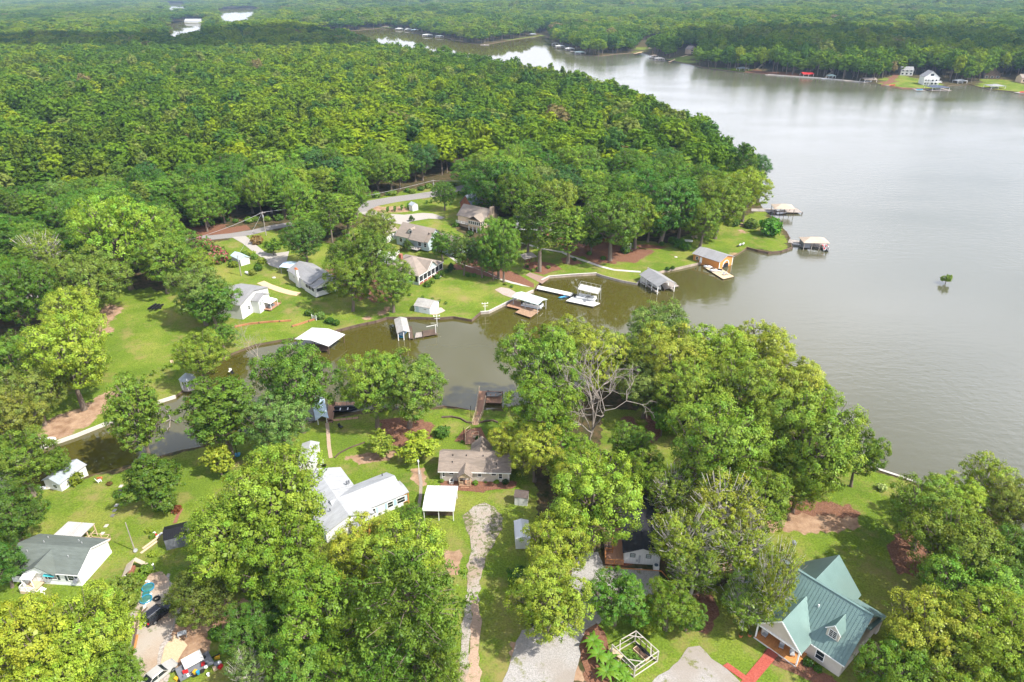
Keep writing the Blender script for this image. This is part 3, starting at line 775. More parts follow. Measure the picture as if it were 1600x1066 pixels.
 (724,385,21,'oak',(.07,.11,.028),'second round-crowned tree from the left in the row by the screened porch house',{'vb':430,'ub':725}),
 (748,388,22,'oak',(.05,.09,.03),'bluish dark tree of the row in front of the beige house',{'vb':434,'ub':753}),
 (777,366,31,'oak',(.09,.14,.02),'taller green tree of the row right of the beige house',{'vb':436,'ub':779}),
 (797,382,26,'oak',(.07,.12,.022),'right end tree of the row above the mulch bed',{'vb':441,'ub':787}),
 (766,402,20,'oak',(.06,.11,.022),'low dark tree of the row standing in the mulch bed',{'vb':438,'ub':771}),
 (706,414,7,'cedar',(.03,.06,.02),'slim dark conifer at the right corner of the screened porch house',{'vb':426,'ub':705}),
 (637,379,10,'cedar',(.05,.075,.02),'dark magnolia in front of the long taupe-roofed house',{'vb':393,'ub':637}),
 (643,340,5,'cedar',(.035,.06,.02),'small dark conifer beside the driveway loop',{'vb':346,'ub':643}),
 (695,300,19,'oak',(.055,.10,.02),'lone round tree on the lawn beside the white shed',{'vb':329,'ub':695}),
 (842,340,40,'pine',CG,'tall pine beside the lakeside pavilion',{'vb':425,'ub':843}),
 (824,345,28,'pine',CG,'tall dark-trunked pine behind the pavilion',{'vb':403,'ub':825}),
 (882,345,32,'tall',(.10,.15,.022),'tall green tree on the small mulch island by the white path',{'vb':412,'ub':887}),
 (864,312,36,'oak',(.12,.155,.03),'pale green tree in front of the white hidden house',{'vb':385,'ub':868}),
 (768,290,46,'oak',DG,'large dark oak behind the beige chimney house',{'vb':345,'ub':775}),
 (812,300,38,'oak',(.08,.125,.02),'green oak right of the large dark oak behind the beige house',{}),
 (955,345,50,'oak',(.075,.125,.022),'large oak on the mulch bed above the white path',{'vb':407,'ub':953}),
 (990,332,36,'oak',(.135,.175,.015),'yellow-green tree behind the mulch bed oak',{'vb':388,'ub':992}),
 (924,362,22,'oak',DG,'dark slender tree left of the mulch bed oak',{'vb':397,'ub':923}),
 (1036,312,52,'oak',DG,'large dark oak with a pale trunk above the clipped hedge',{'vb':380,'ub':1032}),
 (1008,345,28,'oak',(.045,.085,.018),'dark tree shading the terrace between the two large oaks',{'vb':378,'ub':1012}),
 (1072,330,38,'oak',(.05,.095,.02),'dark oak right of the pale-trunked one, over the terrace',{'vb':372,'ub':1060}),
 (1098,338,34,'oak',(.085,.135,.018),'green oak with a slanting trunk beside the orange boathouse',{'vb':388,'ub':1093}),
 (1124,308,42,'oak',(.10,.145,.02),'green oak with a thin pale trunk on the point lawn',{'vb':373,'ub':1117}),
 (1160,292,34,'oak',(.15,.18,.015),'yellow-green oak at the tip of the wooded point',{'vb':346,'ub':1160}),
 (1146,246,22,'pine',(.045,.085,.02),'dark pine standing above the tip of the wooded point',{'vb':318,'ub':1150}),
 (1477,440,8,'young',(.12,.16,.015),'tiny lone tree standing in the open lake',{'H':2.4}),
]
placed = []
for u, v, r, kind, col, label, kw in TREES:
    if kind == 'young' and label.startswith('tiny'):
        p = onz(1477, 444, -.1); o = put_tree('young', p, 1.9, 3.4, col, label)
    else:
        o = tree(u, v, r, kind, col, label, **kw)
    placed.append((o.location.x, o.location.y, o.scale.x * PROTO[kind][1]))
# dead trees: bare silver limbs
def dead(u, v, top_v, label, i, s=1.0, ub=None):
    b = gp(ub or u, v); d = ray(u, top_v); t = math.hypot(b.x, b.y) / math.hypot(d.x, d.y); H = CAM_Z + d.z*t - b.z
    o = empty('dead_tree', b, random.uniform(0, 6), label, 'tree')
    link('branches', BARE[i], o); k = H / 13.0; o.scale = (k*s, k*s, k)
dead(922, 692, 566, 'dead grey leafless tree standing in the grove beside the cottage', 0, 1.0)
dead(405, 566, 512, 'small bare whitish tree on the far bank of the channel', 1, .9)
dead(886, 672, 578, 'second dead tree with bare twigs left of the taller dead one', 1, .9)
dead(1108, 870, 775, 'bare pale-limbed tree among the thin oaks by the black roof', 1, 1.1)
# a fallen bough in the channel
b = onz(268, 655, .05)
o = empty('fallen_branch', b, 0, 'pale forked dead branch sticking out of the channel water', 'branch')
w = MB()
def seg(a, c, r): w.tube([gpz for gpz in (Vector(a), Vector(c))], [r, r*.6], 5)
for a, c in [((265,668),(266,655)),((266,655),(263,645)),((266,655),(278,660)),((263,645),(258,640)),((266,655),(256,660)),((263,668),(261,672))]:
    A = onz(*a, .1) - b; C = onz(*c, .35) - b; seg(A, C, .12)
w.build('limb', DEADWOOD, o, True)

# ------------------------------------------------------------------ forest
CLEAR = gpoly([(-120,660),(-120,560),(0,515),(60,490),(110,450),(150,440),(230,452),(270,448),(285,420),(282,395),(292,378),(380,364),(440,356),(470,385),(535,392),(560,345),(548,328),(600,314),(700,294),(728,286),(742,332),(800,348),(860,352),(890,345),(905,330),(925,345),(930,380),(1000,384),(1060,374),(1110,352),(1165,340),(1180,325),(1192,328)] + [(1216,352),(1240,390),(1200,400),(1100,415),(1000,445),(850,450),(760,500),(520,525),(400,545),(355,560),(180,665),(57,710)])
NEAR = np.array([onz(u, v, 0)[:2] for u, v in SHORE_S + [(-120,768),(-900,900),(-900,1500),(2600,1500)]])
FCLEAR = [gpoly(p) for p in [[(985,86),(1002,66),(1030,58),(1040,70),(1015,86)],[(1044,98),(1062,78),(1096,78),(1092,100),(1075,103)],[(1374,138),(1390,119),(1420,116),(1470,120),(1484,136),(1440,143)],[(1520,138),(1532,124),(1560,119),(1610,124),(1700,150),(1700,165),(1600,150)],[(1160,116),(1170,109),(1185,108),(1195,114),(1270,121),(1285,124)],
          [(555,54),(600,41),(640,47),(672,57),(640,50),(600,47)],[(800,66),(843,52),(862,56),(845,60)]]]
ROADS = [gpoly(p) for p in [[(560,330),(600,314),(700,297),(745,278),(742,270),(690,288),(600,306),(550,322)], [(280,372),(305,367),(330,365),(365,361),(392,356),(425,348),(470,341),(520,330),(548,324),(550,338),(470,353),(395,369),(280,383)]]]
def forest_points():
    g = np.random.default_rng(5); out = []
    r = 150.0
    while r < 7500:
        s = max(9.2, min(r * .0118, 40))
        da = s / r
        a = np.arange(-.80, .80, da); a = a + g.uniform(-.42, .42, len(a)) * da
        rr = r + g.uniform(-.42, .42, len(a)) * s
        out.append(np.column_stack([rr*np.sin(a), rr*np.cos(a), np.full(len(a), s)]))
        r += s
    P = np.concatenate(out)
    ok = ~inpoly(P[:, :2], LAKE) & ~inpoly(P[:, :2], CLEAR) & ~inpoly(P[:, :2], NEAR)
    for p in PONDS + FCLEAR + ROADS: ok &= ~inpoly(P[:, :2], p)
    P = P[ok]
    # only what the camera can see, with a margin
    ok = (distpoly(P[:, :2], LAKE) > 2.0) & (P[:, 1] > 130)
    for x, y, R in placed:
        ok &= (np.hypot(P[:, 0]-x, P[:, 1]-y) > R*.8 + 1.5)
    for q in ROADS: ok &= (distpoly(P[:, :2], q) > 2.5)
    gap = np.sin(P[:, 0]/23+1.7*np.sin(P[:, 1]/61))*np.sin(P[:, 1]/31+1.3*np.sin(P[:, 0]/47)) + g.normal(0, .12, len(P))   # small openings
    ok &= gap < .90
    return P[ok]
FP = forest_points()
FZ = height(FP[:, :2])
FR = np.hypot(FP[:, 0], FP[:, 1])
g = np.random.default_rng(9)
# broad stands: hardwoods, pines, mixed
stand = np.sin(FP[:, 0]/95+.6)*np.cos(FP[:, 1]/130+1.1) + .6*np.sin(FP[:, 0]/41-FP[:, 1]/57) + g.normal(0, .55, len(FP))
FPINE = stand > .95
tone = np.clip(.46 + .26*np.sin(FP[:, 0]/60+FP[:, 1]/150) + g.normal(0, .27, len(FP)), 0, 1)
FCOL_GAIN = np.array((1.74, 1.68, 1.0))
pal = np.array([(.052,.100,.018),(.075,.130,.020),(.105,.155,.020),(.145,.190,.018)])
palp = np.array([(.050,.085,.020),(.075,.110,.022),(.100,.135,.026),(.115,.145,.03)])
def palette(p, t):
    i = np.clip(t*3, 0, 2.999); k = i.astype(int); f = (i-k)[:, None]
    return p[k]*(1-f) + p[k+1]*f
FCOL = np.where(FPINE[:, None], palette(palp, tone), palette(pal, tone))
odd = g.random(len(FP)); FCOL[odd > .965] = (.150, .185, .02); FCOL[(odd > .46) & (odd < .54)] = (.048, .098, .034); FCOL[(odd > .36) & (odd < .40)] = (.125, .150, .055); FCOL[odd < .004] = (.15, .12, .08)
FH = np.where(FPINE, g.uniform(14, 19, len(FP)), g.uniform(10.5, 18.5, len(FP)))
FH[g.random(len(FP)) > .93] += 4.0
FRAD = np.clip(FP[:, 2]*.62, 4.8, 40) * np.where(FPINE, g.uniform(.75, 1.0, len(FP)), g.uniform(.72, 1.48, len(FP)))
FH *= 1 + .38*inpoly(FP[:, :2], FARLAND)
FCOL[:, 0] *= .93
# nearest forest trees, one object each
inview = np.abs(FP[:, 0]) < (FP[:, 1]*math.cos(PITCH)+80*math.sin(PITCH))*.79
order = np.argsort(np.where(inview, FR, 1e9))
NEARF = order[:235]
def region_label(i, kindword):
    x, y = FP[i, 0], FP[i, 1]
    p = FCOL[i]; b = p[1] / .145
    shade = 'yellow' if p[0] > .19 else ('bright green' if b > 1.12 else ('mid green' if b > .8 else 'dark green'))
    d = Vector((x, y, FZ[i] + FH[i]*.7)) - Vector((0, 0, CAM_Z))
    cp, sp = math.cos(PITCH), math.sin(PITCH)
    dz = d.y*cp - d.z*sp; u = CU + FPX*d.x/dz
    regs = [(110, 'at the far left behind the olive oaks'), (210, 'behind the large bright oak of the sunny lawn'), (300, 'left of the red road bank'), (370, 'behind the crape myrtles and the road'), (430, 'behind the driveway mouth'), (490, 'right of the driveway utility pole'),
            (550, 'left of the road bend by the white shed'), (620, 'across the road from the clipped hedge'), (690, 'across the road from the white shed'), (760, 'behind the slate blue roof'), (840, 'left of the hidden white house'), (900, 'behind the hidden white house'), (960, 'behind the brown-roofed house'), (1030, 'behind the mulch bed oaks'), (1090, 'behind the dark oaks of the terrace'), (1140, 'on the wooded point'), (9999, 'at the lake side of the wooded point')]
    reg = next(t for lim, t in regs if u < lim)
    dc = NDC[i]; row = 'front-row' if dc < 9 else ('second-row' if dc < 18 else ('third-row' if dc < 27 else 'deep forest'))
    size = 'broad' if FRAD[i] > 6.0 else ('slim' if FRAD[i] < 4.9 else 'middling'); tall = 'tall' if FH[i] > 16 else ('low' if FH[i] < 13 else '')
    return ' '.join(' '.join(f'{row} {tall} {size} {shade} {kindword} {reg}'.replace('broadleaf tree', 'hardwood').split()).split()[:16]), 'forest trees ' + reg
NDC = np.full(len(FP), 99.0); NDC[NEARF] = distpoly(FP[NEARF, :2], CLEAR)
for i in NEARF:
    base = Vector((FP[i, 0], FP[i, 1], FZ[i]))
    if FPINE[i]: k = 'pine'; R = max(3.4, FRAD[i]*.92); kw = 'pine'
    else: k = random.choice(['oak', 'oak', 'tall', 'oak']); R = FRAD[i]*1.08; kw = 'broadleaf tree'
    lab, grp = region_label(i, kw)
    put_tree(k, base, R, FH[i], tuple(FCOL[i]), lab, grp)
rest = order[235:]

def far_leaf_mat():
    m, nt, out = newmat('forest_leaves')
    ti = N(nt, 'ShaderNodeAttribute', attribute_name='tint', attribute_type='INSTANCER')
    at = N(nt, 'ShaderNodeAttribute', attribute_name='leaf'); sp = N(nt, 'ShaderNodeSeparateColor', {0: (at, 'Color')})
    v = N(nt, 'ShaderNodeMapRange', {'Value': (sp, 'Red'), 'To Min': .62, 'To Max': 1.42})
    a = N(nt, 'ShaderNodeMix', {0: 1.0, 6: (ti, 'Color'), 7: (v, 0)}, data_type='RGBA', blend_type='MULTIPLY')
    d = N(nt, 'ShaderNodeBsdfDiffuse', {'Color': (a, 2)}); t = N(nt, 'ShaderNodeBsdfTranslucent', {'Color': (a, 2)})
    mx = N(nt, 'ShaderNodeMixShader', {0: .34, 1: (d, 0), 2: (t, 0)}); nt.links.new(mx.outputs[0], out.inputs[0])
    return m
FLEAF = far_leaf_mat()
def far_proto(seed, pine=False):
    g = np.random.default_rng(seed); R = 4.0; H = 16.0
    if pine:
        lobes = [(np.array([math.cos(a)*1.9*(1-f*.5), math.sin(a)*1.9*(1-f*.5), 7.5+6.5*f]), 1.95*(1-f*.4)*g.uniform(.85, 1.15)) for a, f in [(2.4*i+g.uniform(-.3, .3), i/9) for i in range(10)]]
    else:
        lobes = [(np.array([R*.62*math.cos(a)*math.sqrt(max(0, 1-zz*zz*.8)), R*.62*math.sin(a)*math.sqrt(max(0, 1-zz*zz*.8)), 10.5+4.2*zz]), R*g.uniform(.42, .58)) for a, zz in [(2.4*i+g.uniform(-.3, .3), -.75+1.6*i/8) for i in range(9)]]
    nc = 100 if pine else 130; per = 7
    cp, cn = lobes_shell(g, lobes, nc, .4); k = np.repeat(np.arange(nc), per)
    d = unit(rdir(g, len(k)) + cn[k]*.7); p = cp[k] + d*g.uniform(.15, .62, (len(k), 1))
    gl = unit((p - np.array([0, 0, 9.5])) * np.array([1, 1, .8]))
    V = cards(g, p, unit(d*.3 + cn[k]*.7 + gl*.9 + rdir(g, len(k))*.28), np.full(len(k), .85 if not pine else .75), .7)
    li = g.integers(0, len(lobes), 150)
    pi = np.array([lobes[i][0] for i in li]) + rdir(g, 150)*np.array([lobes[i][1] for i in li])[:, None]*.6
    V = np.concatenate([V, cards(g, pi, rdir(g, 150), np.full(150, 1.5), .85)])
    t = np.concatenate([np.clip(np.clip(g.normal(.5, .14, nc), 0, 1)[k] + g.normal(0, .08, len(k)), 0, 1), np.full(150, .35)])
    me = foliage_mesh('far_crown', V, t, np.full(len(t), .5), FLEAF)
    mb = MB(); mb.tube([(0, 0, -1), (0, 0, 8), (0, 0, 13)], [.24, .17, .06], 5)
    tm = mb.mesh('far_trunk', BARK)
    bm = bmesh.new(); bm.from_mesh(me); n0 = len(bm.faces); bm.from_mesh(tm); bm.faces.ensure_lookup_table()
    for f in bm.faces[n0:]: f.material_index = 1
    bm.to_mesh(me); bm.free(); me.materials.append(BARK); bpy.data.meshes.remove(tm)
    return me
fcol = bpy.data.collections.new('forest_tree_kinds')
NB, NP = 6, 4
for i in range(NB): fcol.objects.link(bpy.data.objects.new(f'a{i}_broadleaf', far_proto(200+i)))
for i in range(NP): fcol.objects.link(bpy.data.objects.new(f'b{i}_pine', far_proto(230+i, True)))
pm = bpy.data.meshes.new('forest'); nr = len(rest)
pm.vertices.add(nr); pm.vertices.foreach_set('co', np.column_stack([FP[rest, :2], FZ[rest]]).astype(np.float32).ravel())
def pattr(name, typ, dom, arr, key):
    a = pm.attributes.new(name, typ, dom); a.data.foreach_set(key, np.asarray(arr).ravel())
idx = np.where(FPINE[rest], NB + g.integers(0, NP, nr), g.integers(0, NB, nr)).astype(np.int32)
pattr('idx', 'INT', 'POINT', idx, 'value')
pattr('rot', 'FLOAT_VECTOR', 'POINT', np.column_stack([np.zeros(nr), np.zeros(nr), g.uniform(0, 6.28, nr)]).astype(np.float32), 'vector')
sc = np.column_stack([FRAD[rest]/4.0, FRAD[rest]/4.0, FH[rest]/15.5]).astype(np.float32)
pattr('scl', 'FLOAT_VECTOR', 'POINT', sc, 'vector')
pattr('tint', 'FLOAT_COLOR', 'POINT', np.column_stack([FCOL[rest]*FCOL_GAIN, np.ones(nr)]).astype(np.float32), 'color')
fo = link('forest', pm); fo['kind'] = 'stuff'
ng = bpy.data.node_groups.new('forest_trees', 'GeometryNodeTree')
ng.interface.new_socket('Geometry', in_out='INPUT', socket_type='NodeSocketGeometry'); ng.interface.new_socket('Geometry', in_out='OUTPUT', socket_type='NodeSocketGeometry')
gi = ng.nodes.new('NodeGroupInput'); go = ng.nodes.new('NodeGroupOutput')
ip = ng.nodes.new('GeometryNodeInstanceOnPoints'); ci = ng.nodes.new('GeometryNodeCollectionInfo')
ci.inputs['Collection'].default_value = fcol; ci.inputs['Separate Children'].default_value = True; ci.inputs['Reset Children'].default_value = True
def na(name, typ):
    n = ng.nodes.new('GeometryNodeInputNamedAttribute'); n.data_type = typ; n.inputs['Name'].default_value = name; return n.outputs['Attribute']
ng.links.new(gi.outputs[0], ip.inputs['Points']); ng.links.new(ci.outputs[0], ip.inputs['Instance'])
ip.inputs['Pick Instance'].default_value = True
ng.links.new(na('idx', 'INT'), ip.inputs['Instance Index']); ng.links.new(na('rot', 'FLOAT_VECTOR'), ip.inputs['Rotation']); ng.links.new(na('scl', 'FLOAT_VECTOR'), ip.inputs['Scale'])
ng.links.new(ip.outputs[0], go.inputs[0])
mod = fo.modifiers.new('trees', 'NODES'); mod.node_group = ng
print('forest', nr, 'placed', len(placed))
# ------------------------------------------------------------------ materials of built things
WHITE = MAT('white_siding', (.66, .66, .65), .55, .05, 1.2)
WTRIM = MAT('white_trim', (.80, .80, .79), .5, .04)
OFFW = MAT('off_white', (.62, .61, .57), .7, .1, 1.0)
BEIGE = MAT('beige_siding', (.52, .47, .41), .7, .08)
PEACH = MAT('peach_stucco', (.62, .47, .34), .8, .08)
BLUEGREY = MAT('blue_grey_siding', (.42, .50, .52), .7, .07)
GREY = MAT('grey_siding', (.36, .37, .36), .7, .08)
R_GREEN = MAT('green_grey_shingle', (.125, .145, .130), .92, .22, 2.2, dirt=(.08, .09, .075), bump=.4, stretch=(.35, 1.5, 1))
R_BROWN = MAT('brown_shingle', (.235, .190, .155), .92, .30, 2.6, dirt=(.07, .06, .05), bump=.5, stretch=(.4, 2.2, 1))
R_TAUPE = MAT('taupe_shingle', (.27, .225, .19), .92, .14, 2.4, bump=.3, stretch=(.4, 2, 1))
R_GREY = MAT('grey_shingle', (.25, .25, .255), .92, .14, 2.4, bump=.3, stretch=(.4, 2, 1))
R_PALE = MAT('pale_shingle', (.35, .36, .375), .9, .14, 3.0, bump=.3, stretch=(.5, 2, 1))
R_SLATE = MAT('slate_blue_shingle', (.16, .185, .225), .85, .12, 2.4, bump=.3)
R_BLACK = MAT('black_shingle', (.018, .018, .022), .85, .2, 3.0, bump=.3)
R_WHITE = MAT('white_metal_roof', (.62, .62, .61), .45, .1, .6, dirt=(.48, .45, .40), stretch=(3, .3, 1))
R_TIN = MAT('weathered_tin', (.36, .40, .44), .45, .16, .9, metal=.1, dirt=(.30, .26, .22), stretch=(.3, 2, 1))
R_BLUETIN = MAT('blue_tin', (.42, .53, .62), .4, .1, .8)
R_TEAL = MAT('pale_teal_tin', (.52, .64, .60), .4, .08, .8)
R_OLDTIN = MAT('old_grey_tin', (.36, .35, .33), .6, .25, 1.6, dirt=(.2, .15, .11))
R_GMETAL = MAT('green_metal', (.15, .235, .22), .36, .10, .7, metal=.2, spec=.5, dirt=(.15, .21, .19))
BLACKMETAL = MAT('black_metal', (.012, .012, .014), .45, .1)
GREYMETAL = MAT('grey_metal_panel', (.17, .18, .20), .5, .1)
SHUT_D = MAT('dark_shutter', (.035, .05, .05), .6, .05)
SHUT_B = MAT('light_blue_shutter', (.38, .52, .62), .6, .05)
WOOD = MAT('deck_wood', (.34, .22, .14), .85, .25, 2.0, dirt=(.16, .10, .07), stretch=(4, .6, 1))
WOODRED = MAT('red_stained_wood', (.36, .20, .125), .8, .2, 2.0, stretch=(4, .6, 1))
WOODOR = MAT('new_orange_timber', (.52, .22, .07), .75, .18, 2.0, stretch=(4, .6, 1))
WOODGREY = MAT('grey_weathered_wood', (.33, .29, .26), .9, .2, 2.0, stretch=(4, .6, 1))
WOODTAN = MAT('tan_timber', (.55, .42, .28), .85, .15, 2.0, stretch=(4, .6, 1))
WOODDARK = MAT('dark_wet_wood', (.11, .075, .055), .85, .3, 2.0, stretch=(3, .6, 1))
ORANGE = MAT('orange_siding', (.50, .215, .055), .75, .1, 1.0, stretch=(1, 1, 6))
BRICK = MAT('brick', (.30, .12, .08), .9, .25, 4.0)
CONC = MAT('concrete', (.50, .47, .43), .9, .15, .6, dirt=(.33, .29, .25))
STONE = MAT('rough_stone', (.33, .27, .22), .95, .3, 1.6, bump=.5)
GLASS = MAT('window_glass', (.02, .025, .03), .06, .1, spec=.6)
SCREEN = MAT('screen_mesh', (.03, .032, .035), .6, .2)
RED = MAT('red_paint', (.50, .02, .02), .4, .1)
BLUEP = MAT('blue_plastic', (.03, .25, .42), .35, .08)
TEALP = MAT('teal_plastic', (.02, .22, .20), .35, .08)
YELLOWP = MAT('yellow_plastic', (.6, .35, .02), .5, .1)
RUBBER = MAT('rubber', (.02, .02, .02), .7, .15)
CHROME = MAT('brushed_metal', (.45, .46, .47), .35, .05, metal=.7)
GALV = MAT('galvanised', (.42, .43, .44), .5, .1, metal=.3)
TERRA = MAT('terracotta', (.5, .16, .06), .8, .1)

# ------------------------------------------------------------------ building kit
class Lot:
    """a footprint: x runs along its front edge p1->p2, y away from the viewer"""
    def __init__(s, name, label, cat, p1, p2, W, dz=0.0, group=None, g=None, L=None):
        z = hz(*gp(*p1)[:2]) if g is None else g
        A = onz(*p1, z+dz); B = onz(*p2, z+dz); d = (B - A); s.L = L or d.length; d.normalize(); n = Vector((-d.y, d.x, 0))
        s.W = W; c = (A + B)/2 + n*W/2
        s.g = z; s.yaw = math.atan2(d.y, d.x)
        s.root = empty(name, (c.x, c.y, z), s.yaw, label, cat, group)
    def loc(s, u, v, z):
        """local coordinates of the pixel at local height z"""
        p = onz(u, v, s.g + z) - s.root.location
        c, n = math.cos(s.yaw), math.sin(s.yaw)
        return Vector((p.x*c + p.y*n, -p.x*n + p.y*c, z))
def gable_parts(mr, mw, x0, x1, y0, y1, hw, hr, axis='x', ov=.35, t=.14, z0=-.3, hip=None):
    """walls (mw) up to hw with gables to hr, and two roof slopes (mr); ridge along axis"""
    if axis == 'y':
        ra, wa = MB(), MB(); gable_parts(ra, wa, y0, y1, x0, x1, hw, hr, 'x', ov, t, z0)
        if mr: mr.add([(p[1], p[0], p[2]) for p in ra.v], [tuple(reversed(f)) for f in ra.f])
        if mw: mw.add([(p[1], p[0], p[2]) for p in wa.v], [tuple(reversed(f)) for f in wa.f])
        return
    ym = (y0+y1)/2; hh = hr - hw; hd = (y1-y0)/2; sl = hh/hd
    if mw:
        P = [(y0, z0), (y1, z0), (y1, hw), (ym, hr-.02), (y0, hw)]
        mw.add([(x0, y, z) for y, z in P] + [(x1, y, z) for y, z in P], [(4,3,2,1,0), (5,6,7,8,9)] + [(k, (k+1) % 5, 5+(k+1) % 5, 5+k) for k in range(5)])
    if mr:
        e = ov*sl
        mr.slab([(x0-ov, y0-ov, hw-e+t), (x1+ov, y0-ov, hw-e+t), (x1+ov, ym, hr+t), (x0-ov, ym, hr+t)], t)
        mr.slab([(x0-ov, ym, hr+t+.003), (x1+ov, ym, hr+t+.003), (x1+ov, y1+ov, hw-e+t+.003), (x0-ov, y1+ov, hw-e+t+.003)], t)
def hip_roof(mr, x0, x1, y0, y1, hw, hr, ov=.4, ridge=None, ax='x'):
    x0 -= ov; x1 += ov; y0 -= ov; y1 += ov
    w = (y1-y0)/2; ym = (y0+y1)/2; a = ridge or (x0+w, x1-w)
    v = [(x0,y0,hw),(x1,y0,hw),(x1,y1,hw),(x0,y1,hw),(a[0],ym,hr),(a[1],ym,hr)]
    mr.add(v + [(p[0],p[1],p[2]-.12) for p in v[:4]], [(0,1,5,4),(1,2,5),(2,3,4,5),(3,0,4),(6,7,1,0),(7,8,2,1),(8,9,3,2),(9,6,0,3),(9,8,7,6)])
def side(lot, s, t, off=0.0, x0=None, x1=None, y0=None, y1=None):
    L, W = lot.L, lot.W
    x0 = -L/2 if x0 is None else x0; x1 = L/2 if x1 is None else x1; y0 = -W/2 if y0 is None else y0; y1 = W/2 if y1 is None else y1
    if s == 'f': return (t, y0-off), (1, 0), (0, -1)
    if s == 'b': return (t, y1+off), (-1, 0), (0, 1)
    if s == 'l': return (x0-off, t), (0, -1), (-1, 0)
    return (x1+off, t), (0, 1), (1, 0)
def win(lot, s, t, z, w=.9, h=1.2, shut=None, frame=WTRIM, pane=GLASS, grid=1, name='window', **kw):
    p, u, n = side(lot, s, t, **kw)
    def bx(mb, a0, a1, z0, z1, d0, d1):
        c = [(p[0]+u[0]*a+n[0]*d, p[1]+u[1]*a+n[1]*d) for a, d in ((a0, d0), (a1, d0), (a1, d1), (a0, d1))]
        mb.add([(q[0], q[1], z0) for q in c] + [(q[0], q[1], z1) for q in c], [(0,1,2,3),(4,7,6,5),(0,4,5,1),(1,5,6,2),(2,6,7,3),(3,7,4,0)])
    m = MB(); f = .09
    bx(m, -w/2-f, -w/2, z-f, z+h+f, -.03, .07); bx(m, w/2, w/2+f, z-f, z+h+f, -.03, .07)
    bx(m, -w/2, w/2, z-f, z, -.03, .075); bx(m, -w/2, w/2, z+h, z+h+f, -.03, .075)
    if grid:
        for k in range(1, grid+1): bx(m, -w/2, w/2, z+h*k/(grid+1)-.025, z+h*k/(grid+1)+.025, -.02, .05)
    if grid > 1: bx(m, -.025, .025, z, z+h, -.02, .055)
    o = m.build(name, frame, lot.root)
    g_ = MB(); bx(g_, -w/2, w/2, z, z+h, -.02, .03); g_.build('pane', pane, o)
    if shut:
        for k in (-1, 1):
            a = k*(w/2+f+.20); q = MB(); bx(q, a-.19, a+.19, z-.05, z+h+.05, -.02, .06); q.build('shutter', shut, lot.root)
    return o
def door(lot, s, t, z=.0, w=.95, h=2.05, mat=WTRIM, **kw):
    p, u, n = side(lot, s, t, **kw)
    def bx(mb, a0, a1, z0, z1, d0, d1):
        c = [(p[0]+u[0]*a+n[0]*d, p[1]+u[1]*a+n[1]*d) for a, d in ((a0, d0), (a1, d0), (a1, d1), (a0, d1))]
        mb.add([(q[0], q[1], z0) for q in c] + [(q[0], q[1], z1) for q in c], [(0,1,2,3),(4,7,6,5),(0,4,5,1),(1,5,6,2),(2,6,7,3),(3,7,4,0)])
    m = MB(); bx(m, -w/2, w/2, z, z+h, -.02, .06); o = m.build('door', mat, lot.root)
    k = MB(); bx(k, w/2-.16, w/2-.08, z+.95, z+1.05, .05, .11); k.build('handle', CHROME, o); return o
def boards(mb, q, n, th=.06, gap=.10):
    """a deck surface: n boards across the quad q (corner order a,b,c,d; boards run a->b, stacked a->d)"""
    a, b, c, d = [Vector(p) for p in q]
    for k in range(n):
        t0 = (k+gap*.5)/n; t1 = (k+1-gap*.5)/n
        P = [a+(d-a)*t0, b+(c-b)*t0, b+(c-b)*t1, a+(d-a)*t1]
        mb.add(P + [p-Vector((0, 0, th)) for p in P], [(0,1,2,3),(7,6,5,4),(0,4,5,1),(1,5,6,2),(2,6,7,3),(3,7,4,0)])
def rails(lot_root, pts, h=.95, mat=WTRIM, name='railing', every=1.4, bal=0):
    mb = MB()
    for a, b in zip(pts[:-1], pts[1:]):
        a = Vector(a); b = Vector(b); n = max(1, round((b-a).length/every))
        for k in range(n+1):
            p = a+(b-a)*k/n; mb.box(p.x-.05, p.x+.05, p.y-.05, p.y+.05, p.z, p.z+h+.05)
        for zz in (h, h*.12): mb.beam(a+Vector((0, 0, zz)), b+Vector((0, 0, zz)), .07, .06)
        if bal:
            m = max(2, int((b-a).length/bal))
            for k in range(1, m): p = a+(b-a)*k/m; mb.beam(p+Vector((0, 0, h*.12)), p+Vector((0, 0, h)), .035)
    return mb.build(name, mat, lot_root)
def seams(mb, a, b, c, d, step=.42, w=.045, h=.05):
    """standing seams from edge a-b (eave) up to edge d-c (ridge)"""
    a, b, c, d = map(Vector, (a, b, c, d)); n = max(2, int((b-a).length/step))
    up = (b-a).cross(d-a).normalized()
    if up.z < 0: up = -up
    for k in range(n+1):
        t = k/n; p = a+(b-a)*t+up*h*.5; q = d+(c-d)*t+up*h*.5; mb.beam(p, q, w, h)
def steps(root, p, d, n, w, z0, z1, mat, name='steps', run=.28):
    mb = MB(); d = Vector((d[0], d[1], 0)).normalized(); s = Vector((-d.y, d.x, 0))
    for k in range(n):
        z = z0+(z1-z0)*(1-(k+1)/(n+1)); c = Vector((p[0], p[1], 0))+d*run*(k+.5)
        P = [c-d*run/2-s*w/2, c+d*run/2-s*w/2, c+d*run/2+s*w/2, c-d*run/2+s*w/2]
        mb.prism([(q.x, q.y) for q in P], z0-.3, z)
    return mb.build(name, mat, root)
def vents(lot, pts, mat=GALV):
    for p in pts:
        m = MB(); m.tube([(p[0], p[1], p[2]-.2), (p[0], p[1], p[2]+.30)], .09, 6); m.build('roof_vent', mat, lot.root)
def roofz(y, y0, y1, hw, hr): ym = (y0+y1)/2; return hr - (hr-hw)*abs(y-ym)/((y1-y0)/2) + .14

